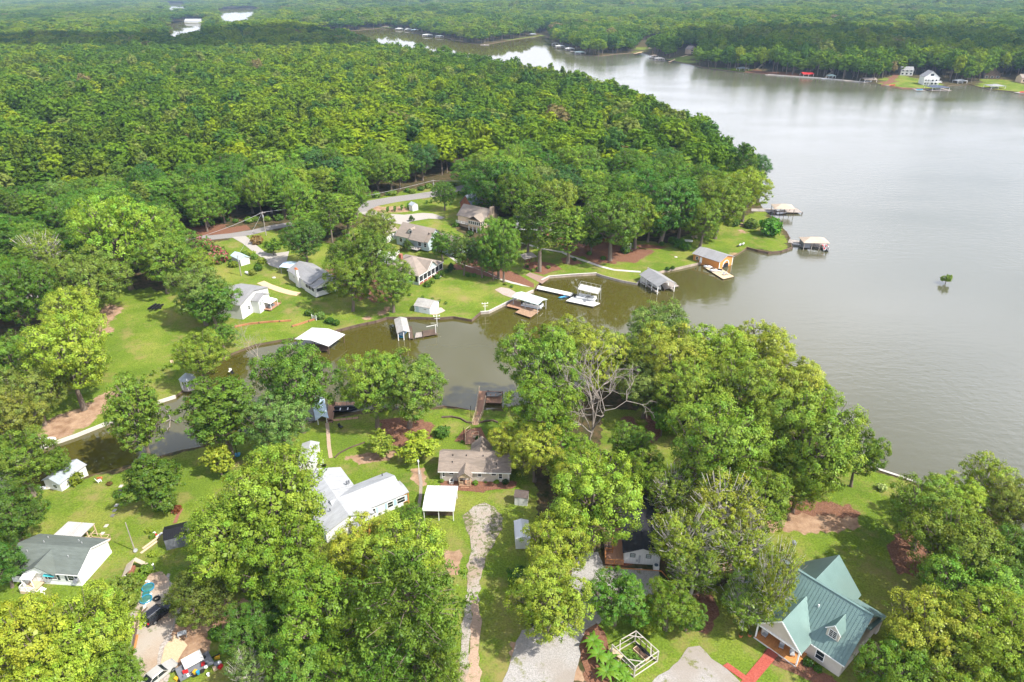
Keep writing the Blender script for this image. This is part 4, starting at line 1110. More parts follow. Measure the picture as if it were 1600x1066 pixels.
def house_mobile():
    l = Lot('mobile_home', 'white mobile home with a green-grey shingle roof and a white front porch', 'house', (10,888), (121,897), 7.4, 3.0)
    L, W = l.L, l.W; x0, x1, y0, y1 = -L/2, L/2, -W/2, W/2
    r, w = MB(), MB(); gable_parts(r, w, x0, x1, y0, y1, 3.0, 4.7, 'x', .25, .12, .75); w.build('wall', WHITE, l.root)
    m = MB(); m.box(x0-.04, x1+.04, y0-.04, y1+.04, -.3, .78); m.build('skirting', WTRIM, l.root)
    gable_parts(r, None, -2.7, 2.3, y0-.5, 0, 3.02, 4.45, 'y', .2, .12)
    r.build('roof', R_GREEN, l.root)
    m = MB(); m.add([(-2.5, y0-.45, 2.95), (2.1, y0-.45, 2.95), (-.2, y0-.45, 4.3), (-2.5, y0, 2.95), (2.1, y0, 2.95), (-.2, y0, 4.3)], [(0,1,2), (5,4,3), (0,3,4,1), (1,4,5,2), (2,5,3,0)]); m.build('porch_gable', WTRIM, l.root)
    m = MB(); m.beam((x1+.27, y0-.25, 2.92), (x1+.27, 0, 4.76), .05, .2); m.beam((x1+.27, 0, 4.76), (x1+.27, y1+.25, 2.92), .05, .2); m.beam((x0-.25, y0-.28, 2.86), (x1+.25, y0-.28, 2.86), .06, .16); m.build('fascia', WTRIM, l.root)
    for t in (-4.3, 1.4, 4.6): win(l, 'f', t, 1.45, 1.05 if t != 1.4 else 1.5, 1.15, SHUT_D)
    for t in (-2.9,): win(l, 'f', t, 1.45, .7, 1.15, SHUT_D)
    m = MB(); m.slab([(.5, y0-.7, 2.65), (2.3, y0-.7, 2.65), (2.3, y0-.02, 2.92), (.5, y0-.02, 2.92)], .05); m.build('awning', MAT('teal_awning', (.05, .35, .38), .6), l.root)
    door(l, 'f', -.9, .8, .95, 2.0)
    m = MB(); boards(m, [(-2.6, y0-2.3, .8), (-.2, y0-2.3, .8), (-.2, y0-.02, .8), (-2.6, y0-.02, .8)], 8); m.box(-2.6, -.2, y0-2.32, y0-2.26, -.3, .78); m.box(-2.66, -2.6, y0-2.3, y0-.05, -.3, .78); p = m.build('porch_deck', WOODTAN, l.root)
    rails(l.root, [(-2.55, y0-.1, .8), (-2.55, y0-2.25, .8), (-.25, y0-2.25, .8)], .9, WTRIM, 'railing', 1.1, .18)
    m = MB(); m.slab([(-2.75, y0-1.5, 2.55), (-.8, y0-1.5, 2.55), (-.8, y0-.02, 2.9), (-2.75, y0-.02, 2.9)], .07); m.build('porch_roof', WTRIM, l.root)
    for x in (-2.6, -.95): mm = MB(); mm.box(x-.05, x+.05, y0-1.45, y0-1.35, .8, 2.58); mm.build('post', WTRIM, l.root)
    steps(l.root, (-.18, y0-1.5), (1, 0), 5, 1.1, -.1, .8, WTRIM); rails(l.root, [(-.15, y0-2.1, .0), (1.2, y0-2.1, -.2)], .9, WTRIM, 'stair_rail', 1.4)
    vents(l, [(-3.9, -1.2, roofz(-1.2, y0, y1, 3, 4.7)), (3.2, -1.5, roofz(-1.5, y0, y1, 3, 4.7)), (3.5, 1.4, roofz(1.4, y0, y1, 3, 4.7)), (2.3, 2.2, roofz(2.2, y0, y1, 3, 4.7)), (-3.4, 2.6, roofz(2.6, y0, y1, 3, 4.7)), (-2.5, .8, roofz(.8, y0, y1, 3, 4.7))])
    m = MB(); m.tube([(x1-.5, y0-.15, 1.7), (x1-.5, y0-.45, 1.8)], [.42, .38], 10); m.build('satellite_dish', GREYMETAL, l.root)
    # lean-to patio behind
    m = MB(); m.slab([(-3.9, y1+.1, 2.75), (.9, y1+.1, 2.75), (.9, y1+4.0, 2.45), (-3.9, y1+4.0, 2.45)], .05)
    pr = m.build('patio_roof', MAT('white_corrugated', (.50, .49, .48), .5, .2, 1.2, dirt=(.35, .32, .3), stretch=(3, .2, 1)), l.root)
    m = MB(); seams(m, (-3.9, y1+.1, 2.75), (.9, y1+.1, 2.75), (.9, y1+4, 2.45), (-3.9, y1+4, 2.45), .3, .06, .05); m.build('corrugation', R_OLDTIN, pr)['kind'] = 'stuff'
    for x, y in ((-3.7, 3.8), (-1.4, 3.8), (.75, 3.8), (.75, 2.0), (-3.7, .3), (.75, .3)): mm = MB(); mm.box(x-.08, x+.08, y1+y-.08, y1+y+.08, -.2, 2.5); mm.build('patio_post', WOODTAN, l.root)
    m = MB(); boards(m, [(-3.9, y1+.05, .7), (4.3, y1+.05, .7), (4.3, y1+2.6, .7), (-3.9, y1+2.6, .7)], 9); m.build('back_deck', WOODTAN, l.root)
    rails(l.root, [(.9, y1+2.55, .7), (4.25, y1+2.55, .7), (4.25, y1+.1, .7)], .9, WOODTAN)
    m = MB(); m.slab([(.8, y1+.9, 1.2), (.8, y1+3.6, 1.2), (.8, y1+3.6, 1.35), (.8, y1+.9, 1.35)], .05); m.build('cross_rail', WOODTAN, l.root)
    gr = empty('grill', l.root.matrix_basis @ Vector((2.6, y1+1.2, .7)), l.yaw, 'black covered barbecue grill on the deck behind the mobile home', 'grill')
    m = MB(); m.box(-.75, .75, -.32, .32, .1, .85); m.build('cart', BLACKMETAL, gr); m = MB(); m.tube([(-.7, 0, .9), (.7, 0, .9)], .33, 10); m.build('lid', RUBBER, gr, True)
bpy.context.view_layer.update()
house_mobile()

def house_cottage():
    l = Lot('cottage', 'beige cottage with a weathered brown shingle roof beside the stairs to the dock', 'house', (687,735), (796,737.5), 6.4, 2.6)
    L, W = l.L, l.W; x0, x1, y0, y1 = -L/2, L/2, -W/2, W/2
    r, w = MB(), MB(); gable_parts(r, w, x0, x1, y0, y1, 2.6, 4.6, 'x', .35, .14); w.build('wall', BEIGE, l.root)
    gable_parts(r, None, -1.0, 2.6, .3, y1+1.9, 2.9, 4.5, 'y', .3, .13); m = MB(); m.box(-.9, 2.5, y1, y1+1.6, -.3, 2.9); m.build('rear_bay', BEIGE, l.root)
    r.build('roof', R_BROWN, l.root)
    pr = MB(); gable_parts(pr, None, -2.95, -.55, y0-1.7, y0+1.2, 2.45, 3.5, 'y', .22, .13); pr.build('porch_roof', R_BROWN, l.root)
    m = MB(); m.add([(-2.85, y0-1.7, 2.45), (-.65, y0-1.7, 2.45), (-1.75, y0-1.7, 3.35), (-2.85, y0-1.6, 2.45), (-.65, y0-1.6, 2.45), (-1.75, y0-1.6, 3.35)], [(0,1,2), (5,4,3), (0,3,4,1), (1,4,5,2), (2,5,3,0)]); m.beam((-2.95, y0-1.66, 2.4), (-.55, y0-1.66, 2.4), .12, .16); m.build('porch_gable', WOODTAN, l.root)
    m = MB(); boards(m, [(-2.9, y0-1.8, .45), (-.6, y0-1.8, .45), (-.6, y0-.02, .45), (-2.9, y0-.02, .45)], 8); m.build('porch_deck', WOODRED, l.root)
    for x in (-2.8, -.7): mm = MB(); mm.box(x-.07, x+.07, y0-1.68, y0-1.54, 0, 2.4); mm.build('porch_post', WOODTAN, l.root)
    rails(l.root, [(-2.8, y0-.1, .45), (-2.8, y0-1.65, .45), (-2.1, y0-1.65, .45)], .85, WOODTAN, 'railing', 1, .2); rails(l.root, [(-1.3, y0-1.65, .45), (-.7, y0-1.65, .45), (-.7, y0-.1, .45)], .85, WOODTAN, 'railing', 1, .2)
    steps(l.root, (-1.7, y0-1.8), (0, -1), 2, 1.5, 0, .45, WOODRED)
    door(l, 'f', -1.75, .45, .95, 2.0, OFFW)
    for t, z, ww, h in ((-4.4, 1.75, .8, .4), (.95, 1.35, .6, .85), (3.65, 1.7, .85, .4), (4.9, 1.0, .62, 1.2), (-5.9, 1.2, .35, 1.0)): win(l, 'f', t, z, ww, h, None, WTRIM, GLASS, 1 if h > .6 else 0)
    m = MB(); m.box(x0-.3, x1+.3, y0-.42, y0-.36, 2.38, 2.56); m.build('fascia', WTRIM, l.root)
    for t in (-6.2, 6.4): mm = MB(); mm.box(t-.06, t+.06, y0-.09, y0-.02, 0, 2.4); mm.build('corner_board', WTRIM, l.root)
    vents(l, [(x, -.75, roofz(-.75, y0, y1, 2.6, 4.6)) for x in (-4.3, -1.7, 1.5, 4.2)] + [(-4.3, -1.9, roofz(-1.9, y0, y1, 2.6, 4.6)), (4.1, -2.1, roofz(-2.1, y0, y1, 2.6, 4.6))], R_BLACK)
    a = empty('air_conditioner', l.root.matrix_basis @ Vector((-4.35, y0-.7, 0)), l.yaw, 'pale air conditioning unit on the red mulch in front of the beige cottage', 'air conditioner')
    m = MB(); m.box(-.4, .4, -.4, .4, -.1, .85); m.build('cabinet', OFFW, a); m = MB(); m.tube([(0, 0, .84), (0, 0, .90)], .3, 12); m.build('fan_grille', BLACKMETAL, a)
house_cottage()

def house_white_L():
    # the wing that faces the viewer's right, ridge running towards the lake
    l = Lot('white_house', 'white L-shaped house under a pale grey shingle roof with blue shutters', 'house', (566,798), (636,769), 8.6, 2.7)
    L, W = l.L, l.W; x0, x1, y0, y1 = -L/2, L/2, -W/2, W/2
    r, w = MB(), MB(); gable_parts(r, w, x0-4, x1-.9, y0, y1-1.6, 2.7, 4.3, 'x', .3, .14)
    gable_parts(r, None, x1-1.4, x1+.1, y0-.02, y0+3.4, 2.66, 2.9, 'x', .2, .12)
    # the main wing, ridge running up the picture
    A = l.loc(512,801,2.7); B = l.loc(556,728,4.6)
    mx0, mx1 = x0-7.2, x0+1.2
    gable_parts(r, w, mx0, mx1, y0-1.5, y1+4.6, 2.75, 4.35, 'y', .35, .14)
    gable_parts(r, None, x0-2.6, x0+.6, y0-3.4, y0+.5, 2.55, 3.5, 'y', .25, .12)
    w.build('wall', WHITE, l.root); r.build('roof', R_PALE, l.root)
    m = MB(); m.beam((x0-3, 1.85, 4.45), (x1-1, -.75, 4.44), .05, .03); m.build('ridge_cap', R_GREY, l.root)
    for t, ww in ((x0+2.0, .7), (.9, 1.0), (3.0, 1.5)): win(l, 'f', t, .95, ww, 1.15, SHUT_B)
    m = MB(); boards(m, [(x0-2.6, y0-3.6, .5), (x0+.6, y0-3.6, .5), (x0+.6, y0-1.3, .5), (x0-2.6, y0-1.3, .5)], 8); m.build('porch_deck', WOODOR, l.root)
    for x in (x0-2.45, x0+.45): mm = MB(); mm.box(x-.08, x+.08, y0-3.3, y0-3.14, .0, 2.5); mm.build('porch_post', WTRIM, l.root)
    rails(l.root, [(x0-2.5, y0-3.5, .5), (x0-1.4, y0-3.5, .5)], .85, WOODOR, 'railing', 1, .16); rails(l.root, [(x0-.5, y0-3.5, .5), (x0+.5, y0-3.5, .5), (x0+.5, y0-1.6, .5)], .85, WOODOR, 'railing', 1, .16)
    steps(l.root, (x0-.95, y0-3.6), (0, -1), 3, 1.4, 0, .5, WOODOR)
    # side porch in new timber at the right end, deck along the back
    m = MB(); boards(m, [(x1-1.0, y0+.1, .6), (x1+.3, y0+.1, .6), (x1+.3, y0+3.2, .6), (x1-1.0, y0+3.2, .6)], 10); m.build('side_deck', WOODOR, l.root)
    for y in (y0+.15, y0+1.7, y0+3.1): mm = MB(); mm.box(x1+.15, x1+.3, y-.07, y+.07, 0, 2.6); mm.build('porch_post', WOODOR, l.root)
    rails(l.root, [(x1+.22, y0+.15, .6), (x1+.22, y0+3.1, .6)], .9, WOODOR, 'railing', 1.5, .2); rails(l.root, [(x1-.6, y0+3.6, .6), (x1-.6, y1-1.7, .6)], .9, WOODOR, 'railing', 1.5, .2); rails(l.root, [(mx1+.5, y1-1.0, .6), (mx1+.5, y1+4.4, .6)], .9, WOODOR, 'railing', 1.5, .2)
    m = MB(); boards(m, [(mx1+.02, y1-1.2, .6), (mx1+.6, y1-1.2, .6), (mx1+.6, y1+4.5, .6), (mx1+.02, y1+4.5, .6)], 20); m.build('rear_deck', WOODOR, l.root)
    m = MB(); m.tube([(mx1-.9, y1-1.4, 3.6), (mx1-.9, y1-1.4, 4.25)], .18, 8); m.tube([(mx1-.45, y1-1.2, 3.4), (mx1-.45, y1-1.2, 4.1)], .14, 8); m.build('chimney_flue', GREYMETAL, l.root)
    vents(l, [(2.2, 1.4, 3.8), (x0-5.0, -2.6, 4.15)], R_BLACK)
    m = MB(); m.box(mx0-.06, mx0-.02, y0-1.0, y0, .9, 2.0); m.build('side_panel', SHUT_B, l.root)
    return l
LW = house_white_L()

def house_carport():
    l = Lot('carport', 'plain white metal carport beside the head of the gravel track', 'carport', (660,797.5), (709.5,798.5), 6.6, 2.5)
    L, W = l.L, l.W; x0, x1, y0, y1 = -L/2, L/2, -W/2, W/2
    r = MB(); gable_parts(r, None, x0+.1, x1-.1, y0+.1, y1-.1, 2.5, 3.0, 'x', .1, .08)
    rf = r.build('roof', R_WHITE, l.root)
    m = MB(); seams(m, (x0, y0, 2.56), (x1, y0, 2.56), (x1, 0, 3.09), (x0, 0, 3.09), .5, .05, .05); seams(m, (x0, y1, 2.56), (x1, y1, 2.56), (x1, 0, 3.09), (x0, 0, 3.09), .5, .05, .05); m.build('roof_ribs', R_WHITE, rf)['kind'] = 'stuff'
    m = MB(); m.box(x0, x1, y0-.03, y0+.0, 2.36, 2.56); m.box(x1, x1+.03, y0, y1, 2.36, 2.56); m.build('fascia', WTRIM, l.root)
    for x in (x0+.2, 0, x1-.2):
        for y in (y0+.2, y1-.2): mm = MB(); mm.box(x-.06, x+.06, y-.06, y+.06, -.2, 2.5); mm.build('post', WTRIM, l.root)
    m = MB(); m.box(x0+.15, x1-.15, y1-.22, y1-.17, -.2, 2.4); m.build('back_wall', GREYMETAL, l.root)
    m = MB(); m.box(x0+.3, x1-.4, y0+1.5, y1-1, -.02, .9); m.build('stored_crates', WOODDARK, l.root)
house_carport()

def small_shed(name, label, p1, p2, W, hw, hr, wall, roof, axis='x', dz=None, cat='shed', ov=.15, doorside=None, wins=(), g=None, group=None):
    l = Lot(name, label, cat, p1, p2, W, hw if dz is None else dz, group, g)
    r, w = MB(), MB(); gable_parts(r, w, -l.L/2, l.L/2, -W/2, W/2, hw, hr, axis, ov, .09); w.build('wall', wall, l.root); r.build('roof', roof, l.root)
    if doorside: door(l, doorside[0], doorside[1], .05, .95, 1.85, doorside[2] if len(doorside) > 2 else OFFW)
    for s, t, z, a, b in wins: win(l, s, t, z, a, b)
    return l
small_shed('garden_shed', 'little shed with a dark brown roof on the grass right of the cottage', (804,776.5), (824,778.5), 2.0, 2.0, 2.65, OFFW, MAT('dark_brown_shingle', (.11, .085, .075), .9, .2, 3), ov=.12, doorside=('f', 0.1))
small_shed('white_shed', 'white metal shed half hidden by the yellow-green oak beside the gravel', (806,858), (828,857), 4.2, 2.2, 2.6, WHITE, R_WHITE, 'y', ov=.08, dz=0, doorside=('f', 0))
small_shed('long_shed', 'long narrow white shed left of the white L-shaped house', (466,724), (492,722), 6.4, 1.9, 2.4, WHITE, R_PALE, 'y', ov=.15, doorside=('f', 0))
def metal_shed():
    l = small_shed('metal_shed', 'black-roofed grey metal shed under the light green oak', (256,845), (292,836), 3.4, 2.3, 2.9, GREYMETAL, BLACKMETAL, 'x', ov=.06, dz=2.3)
    m = MB(); W = l.W; seams(m, (-l.L/2-.06, -W/2-.06, 2.37), (l.L/2+.06, -W/2-.06, 2.37), (l.L/2+.06, 0, 3.0), (-l.L/2-.06, 0, 3.0), .3, .05, .05); m.build('roof_ribs', BLACKMETAL, l.root)['kind'] = 'stuff'
    m = MB()
    for k in range(12): x = -l.L/2 + .15 + k*(l.L-.3)/11; m.box(x-.03, x+.03, -W/2-.03, -W/2-.001, 0, 2.28)
    m.build('wall_ribs', GREYMETAL, l.root)['kind'] = 'stuff'
    door(l, 'f', .6, .02, 1.1, 1.95, MAT('grey_door', (.13, .14, .16), .5))
metal_shed()

def house_black():
    l = Lot('black_roofed_house', 'white house with a black shingle roof and an orange timber deck', 'house', (974,880), (1030,884), 13.0, 0.0)
    L, W = l.L, l.W; x0, x1, y0, y1 = -L/2, L/2, -W/2, W/2
    r, w = MB(), MB(); gable_parts(r, w, x0, x1, y0, y1, 2.5, 3.6, 'y', .3, .14); w.build('wall', WHITE, l.root); r.build('roof', R_BLACK, l.root)
    for t in (-1.5, 1.0): win(l, 'f', t, 1.55, .65, .6, None, SHUT_D, MAT('pale_blind', (.45, .5, .48), .4), 1)
    m = MB(); m.box(-.5, -.25, y0-.16, y0-.02, .4, 1.9); m.box(-.9, -.6, y0-.12, y0-.02, .6, 1.0); m.build('meter_box', GALV, l.root)
    m = MB(); n = 12
    for k in range(n): x = x0 + (k+.5)*L/n; m.box(x-.02, x+.02, y0-.025, y0-.002, 0, 2.4)
    m.build('battens', WTRIM, l.root)['kind'] = 'stuff'
    m = MB(); boards(m, [(x0-3.0, y0-.9, .5), (x0-.02, y0-.9, .5), (x0-.02, y0+7.5, .5), (x0-3.0, y0+7.5, .5)], 34); m.build('deck', WOODRED, l.root)
    rails(l.root, [(x0-.1, y0-.85, .5), (x0-2.95, y0-.85, .5), (x0-2.95, y0+1.6, .5), (x0-1.7, y0+1.6, .5), (x0-1.7, y0+5.5, .5)], .95, WOODOR, 'railing', 1.3, .16)
    m = MB(); m.box(x0-2.9, x0-1.75, y0+1.7, y0+5, .5, .62); m.build('ramp', WOODDARK, l.root)
    m = MB(); m.box(x0-2.9, x1+.2, y0-1.35, y0-1.25, -.1, .25); m.build('timber_edge', WOODOR, l.root)
    m = MB(); m.beam((x1+.2, y0-1.3, .1), (x1+1.2, y0-2.9, .1), .1, .3); m.build('timber_edge', WOODOR, l.root)
    m = MB(); m.box(x0-2.8, x1+.2, y0-1.25, y0-.02, -.1, .03); m.build('straw_bed', MAT('straw_bed', (.22, .07, .035), .95, .3, 3), l.root)
    m = MB(); m.box(x1+.35, x1+.6, y0+9, y1-.5, 0, 2.4); m.build('chimney_wall', BRICK, l.root)
    a = empty('air_conditioner', l.root.matrix_basis @ Vector((2.25, y0-.75, 0)), l.yaw, 'white air conditioning unit below the gable of the black-roofed house', 'air conditioner')
    m = MB(); m.box(-.45, .45, -.4, .4, -.1, .85); m.build('cabinet', WTRIM, a); m = MB(); m.tube([(0, 0, .84), (0, 0, .89)], .33, 12); m.build('fan_grille', MAT('blue_grey_grille', (.1, .14, .2), .5), a)
house_black()

def house_green():
    hr, hw = 8.0, 3.2
    l = Lot('green_roofed_house', 'beige house with a big green metal roof, dormer and brick path', 'house', (1158,928), (1318,1035), 11.0, hw)
    L, W = l.L, l.W; x0, x1, y0, y1 = -L/2, L/2, -W/2, W/2
    r, w = MB(), MB(); gable_parts(r, w, x0, x1, y0, y1, hw, hr, 'x', .35, .12, .0); w.build('wall', BEIGE, l.root)
    o = r.build('roof', R_GMETAL, l.root)
    def slope(px): pass
    # front porch gable
    a = l.loc(1184,973,hw); c = l.loc(1251,1020,hw); ap = l.loc(1224.5,973,6.0)
    gx0, gx1 = a.x, c.x; gy = min(a.y, c.y); gxm = (gx0+gx1)/2; ghr = hw + (gx1-gx0)/2*.98
    pr = MB(); gable_parts(pr, None, gx0, gx1, gy, 0, hw, ghr, 'y', .2, .12); pr.build('porch_roof', R_GMETAL, l.root)
    m = MB(); m.add([(gx0, gy+.05, hw), (gx1, gy+.05, hw), (gxm, gy+.05, ghr-.05), (gx0, gy+.2, hw), (gx1, gy+.2, hw), (gxm, gy+.2, ghr-.05)], [(0,1,2), (5,4,3), (0,3,4,1), (1,4,5,2), (2,5,3,0)]); m.build('porch_gable', BEIGE, l.root)
    m = MB()
    m.beam((gx0-.2, gy-.22, hw-.15), (gxm, gy-.22, ghr+.06), .06, .2); m.beam((gxm, gy-.22, ghr+.06), (gx1+.2, gy-.22, hw-.15), .06, .2); m.beam((gx0, gy, hw-.1), (gx1, gy, hw-.1), .2, .2)
    m.beam((x0-.37, y0-.38, hw-.25), (gx0-.2, y0-.38, hw-.25), .06, .18); m.beam((gx1+.2, y0-.38, hw-.25), (x1+.37, y0-.38, hw-.25), .06, .18); m.build('fascia', WTRIM, l.root)
    for x in (gx0+.15, gx1-.15): mm = MB(); mm.box(x-.09, x+.09, gy+.0, gy+.18, -.1, hw-.1); mm.build('porch_post', WTRIM, l.root)
    m = MB(); boards(m, [(gx0, gy-.1, .55), (gx1, gy-.1, .55), (gx1, y0-.02, .55), (gx0, y0-.02, .55)], 14); m.build('porch_deck', WOODOR, l.root)
    m = MB(); m.box(gx0, gx1, gy-.16, gy-.1, -.2, .5); m.build('porch_skirt', OFFW, l.root)
    door(l, 'f', gxm-.5, .55, 1.0, 2.05, BRICK); win(l, 'f', gxm+1.8, 1.2, .9, 1.3)
    # dormers
    def dormer(u, v, wd, hgt, nm):
        q = l.loc(u, v, 5.2); x = q.x; yb = y0 + 1.3
        base = hw + (yb-y0)*(hr-hw)/(W/2); e = base + hgt; t = e + wd*.62
        dm = MB(); gable_parts(None, dm, x-wd/2, x+wd/2, yb, yb+3.2, e, t, 'y', .15, .1, base-.2); dm.build('dormer', BEIGE, l.root)
        dr = MB(); gable_parts(dr, None, x-wd/2, x+wd/2, yb, yb+3.9, e, t, 'y', .18, .1); dr.build('dormer_roof', R_GMETAL, l.root)
        mm = MB(); mm.beam((x-wd/2-.2, yb-.2, e-.1), (x, yb-.2, t+.06), .05, .14); mm.beam((x, yb-.2, t+.06), (x+wd/2+.2, yb-.2, e-.1), .05, .14); mm.build('dormer_trim', WTRIM, l.root)
        win(l, 'f', x, base+.35, .95, 1.15, None, WTRIM, GLASS, 3, y0=yb)
    dormer(1294, 1000, 1.7, 1.5, 'r'); dormer(1196, 930, 1.7, 1.5, 'l')
    p = l.loc(1287,1018,1.6); win(l, 'f', p.x, 1.0, 1.05, 1.45, None, WTRIM, GLASS, 1); p = l.loc(1184,950,1.6); win(l, 'f', p.x, 1.1, .9, 1.2)
    # rear gables
    q = l.loc(1308,871,hr-.4); bw = 8.2
    b0 = q.x - bw/2; b1 = q.x + bw/2
    br, bwall = MB(), MB(); gable_parts(br, bwall, b0, b1, .5, max(q.y, y1+2.0), hw, hr-.4, 'y', .3, .12, 0)
    br.build('rear_roof', R_GMETAL, l.root); bwall.build('rear_wall', BEIGE, l.root)
    e1 = l.loc(1337,905,4.2); e2 = l.loc(1377,928,3.0)
    m = MB(); m.slab([(b1-.5, .3, 5.3), (x1+.6, .3, 5.3), (x1+.6, y1+1.2, 3.0), (b1-.5, y1+1.2, 3.0)], .12); m.build('side_roof', R_GMETAL, l.root); m = MB(); m.box(b1, x1+.3, y1-.1, y1+.9, 0, 3.0); m.build('side_wall', BEIGE, l.root)
    sm = MB(); W2 = W/2
    seams(sm, (x0-.35, y0-.35, hw-.35*(hr-hw)/W2+.13), (x1+.35, y0-.35, hw-.35*(hr-hw)/W2+.13), (x1+.35, 0, hr+.13), (x0-.35, 0, hr+.13), .46, .05, .05)
    seams(sm, (x0-.35, y1+.35, hw-.35*(hr-hw)/W2+.13), (x1+.35, y1+.35, hw-.35*(hr-hw)/W2+.13), (x1+.35, 0, hr+.13), (x0-.35, 0, hr+.13), .46, .05, .05)
    sm.build('standing_seams', R_GMETAL, o)['kind'] = 'stuff'
    m = MB(); m.tube([(1.9, -2.2, 5.9), (1.9, -2.2, 6.6)], .1, 6); m.build('roof_vent', WTRIM, l.root)
    m = MB(); m.beam((x0-.36, 0, hr+.17), (x1+.36, 0, hr+.17), .35, .05); m.build('ridge_cap', R_GMETAL, l.root)
    # rear deck with furniture
    d0 = l.loc(1226,872,.6); d1 = l.loc(1262,888,.6)
    m = MB(); boards(m, [(x0+1.2, y1+.02, .6), (b0-.1, y1+.02, .6), (b0-.1, y1+3.2, .6), (x0+1.2, y1+3.2, .6)], 14); m.build('rear_deck', WOODRED, l.root)
    rails(l.root, [(x0+1.2, y1+.1, .6), (x0+1.2, y1+3.15, .6), (b0-.15, y1+3.15, .6)], .95, WOODDARK, 'railing', 1.4)
    t = empty('patio_table', l.root.matrix_basis @ Vector(((x0+1.2+b0)/2, y1+1.6, .6)), l.yaw, 'grey slatted patio table on the deck behind the green metal roof', 'table')
    m = MB(); boards(m, [(-.9, -.5, .74), (.9, -.5, .74), (.9, .5, .74), (-.9, .5, .74)], 7); m.build('tabletop', GREYMETAL, t)
    for x in (-.8, .8):
        for y in (-.4, .4): mm = MB(); mm.box(x-.04, x+.04, y-.04, y+.04, 0, .7); mm.build('leg', BLACKMETAL, t)
    for i, (x, y, lab) in enumerate(((-1.2, 0, 'left end of the grey patio table'), (1.3, .2, 'right end of the grey patio table'), (0, .9, 'lake side of the grey patio table'))):
        c = empty('patio_chair', l.root.matrix_basis @ Vector(((x0+1.2+b0)/2+x, y1+1.6+y*.9, .6)), l.yaw+i*1.6, 'brown patio chair at the '+lab, 'chair', 'patio chairs behind the green-roofed house')
        mm = MB(); mm.box(-.25, .25, -.25, .25, .4, .46); mm.build('seat', WOODOR, c); mm = MB(); mm.box(-.25, .25, .2, .26, .46, .95); mm.build('backrest', WOODOR, c)
        for xx in (-.2, .2):
            for yy in (-.2, .2): mm = MB(); mm.box(xx-.03, xx+.03, yy-.03, yy+.03, 0, .4); mm.build('leg', WOODDARK, c)
    bb = gp(1236, 864); d = empty('satellite_dish', bb, .5, 'grey satellite dish on a post behind the green-roofed house', 'satellite dish')
    m = MB(); m.tube([(0, 0, -.2), (0, 0, 2.2)], .05, 6); m.build('post', GALV, d); m = MB(); m.tube([(0, 0, 2.2), (.1, -.2, 2.35)], [.5, .42], 12); m.build('reflector', GREYMETAL, d)
    # porch furniture
    for i, (fx, lab) in enumerate(((.15, 'left'), (.55, 'middle'), (.8, 'right'))):
        c = empty('porch_chair', l.root.matrix_basis @ Vector((gx0+(gx1-gx0)*fx, gy+1.0, .55)), l.yaw+.3*i, f'grey cushioned chair at the {lab} of the brown porch floor', 'chair', 'chairs on the green-roofed house porch')
        mm = MB(); mm.box(-.32, .32, -.3, .3, .3, .45); mm.build('seat', GALV, c); mm = MB(); mm.box(-.32, .32, .25, .38, .45, .95); mm.build('backrest', GALV, c)
        mm = MB(); [mm.box(xx-.03, xx+.03, yy-.03, yy+.03, 0, .3) for xx in (-.27, .27) for yy in (-.25, .25)]; mm.build('frame', BLACKMETAL, c)
    return l
LG_ = house_green()

def boathouse_channel():
    l = Lot('boathouse', 'boathouse with a pale blue tin roof on the near bank of the brown channel', 'boathouse', (64,762.5), (116,745), 4.6, 2.2, g=.35)
    p1 = onz(65,750,2.6); p2 = onz(92,757,2.6); p3 = onz(135,726,2.6)
    d = (p3-p2); L = d.length; d.normalize(); l.root.rotation_euler.z = math.atan2(d.y, d.x); l.yaw = l.root.rotation_euler.z; W = (p2-p1).length
    c = (p1+p3)/2; l.root.location = (c.x, c.y, .35); l.L, l.W = L, W
    x0, x1, y0, y1 = -L/2, L/2, -W/2, W/2
    r, w = MB(), MB(); gable_parts(r, w, x0+.2, x1-.2, y0+.2, y1-.2, 2.2, 3.0, 'x', .25, .08, -1.2); w.build('wall', OFFW, l.root); o = r.build('roof', R_TIN, l.root)
    m = MB()
    for k in range(9): x = x0 + L*k/8; m.beam((x, y0, 2.18), (x, 0, 3.1), .06, .05); m.beam((x, 0, 3.1), (x, y1, 2.18), .06, .05)
    m.build('roof_ribs', R_TIN, o)['kind'] = 'stuff'
    win(l, 'l', -.6, .9, .9, .7, x0=x0+.2); door(l, 'f', x0+1.2, -.1, 1.1, 1.9, WTRIM, y0=y0+.2)
    m = MB(); m.box(x0+2.2, x0+3.6, y0+.12, y0+.2, .1, 2.0); m.build('bay_shade_panel', BLACKMETAL, l.root)  # black panel on the wall, stands in for the shaded inside of a bay
    bo = empty('rowing_boat', onz(71,765,.45), .2, 'small white boat lying beside the pale blue-roofed boathouse', 'boat'); boat_hull(bo, 2.6, 1.0, .45, WTRIM)
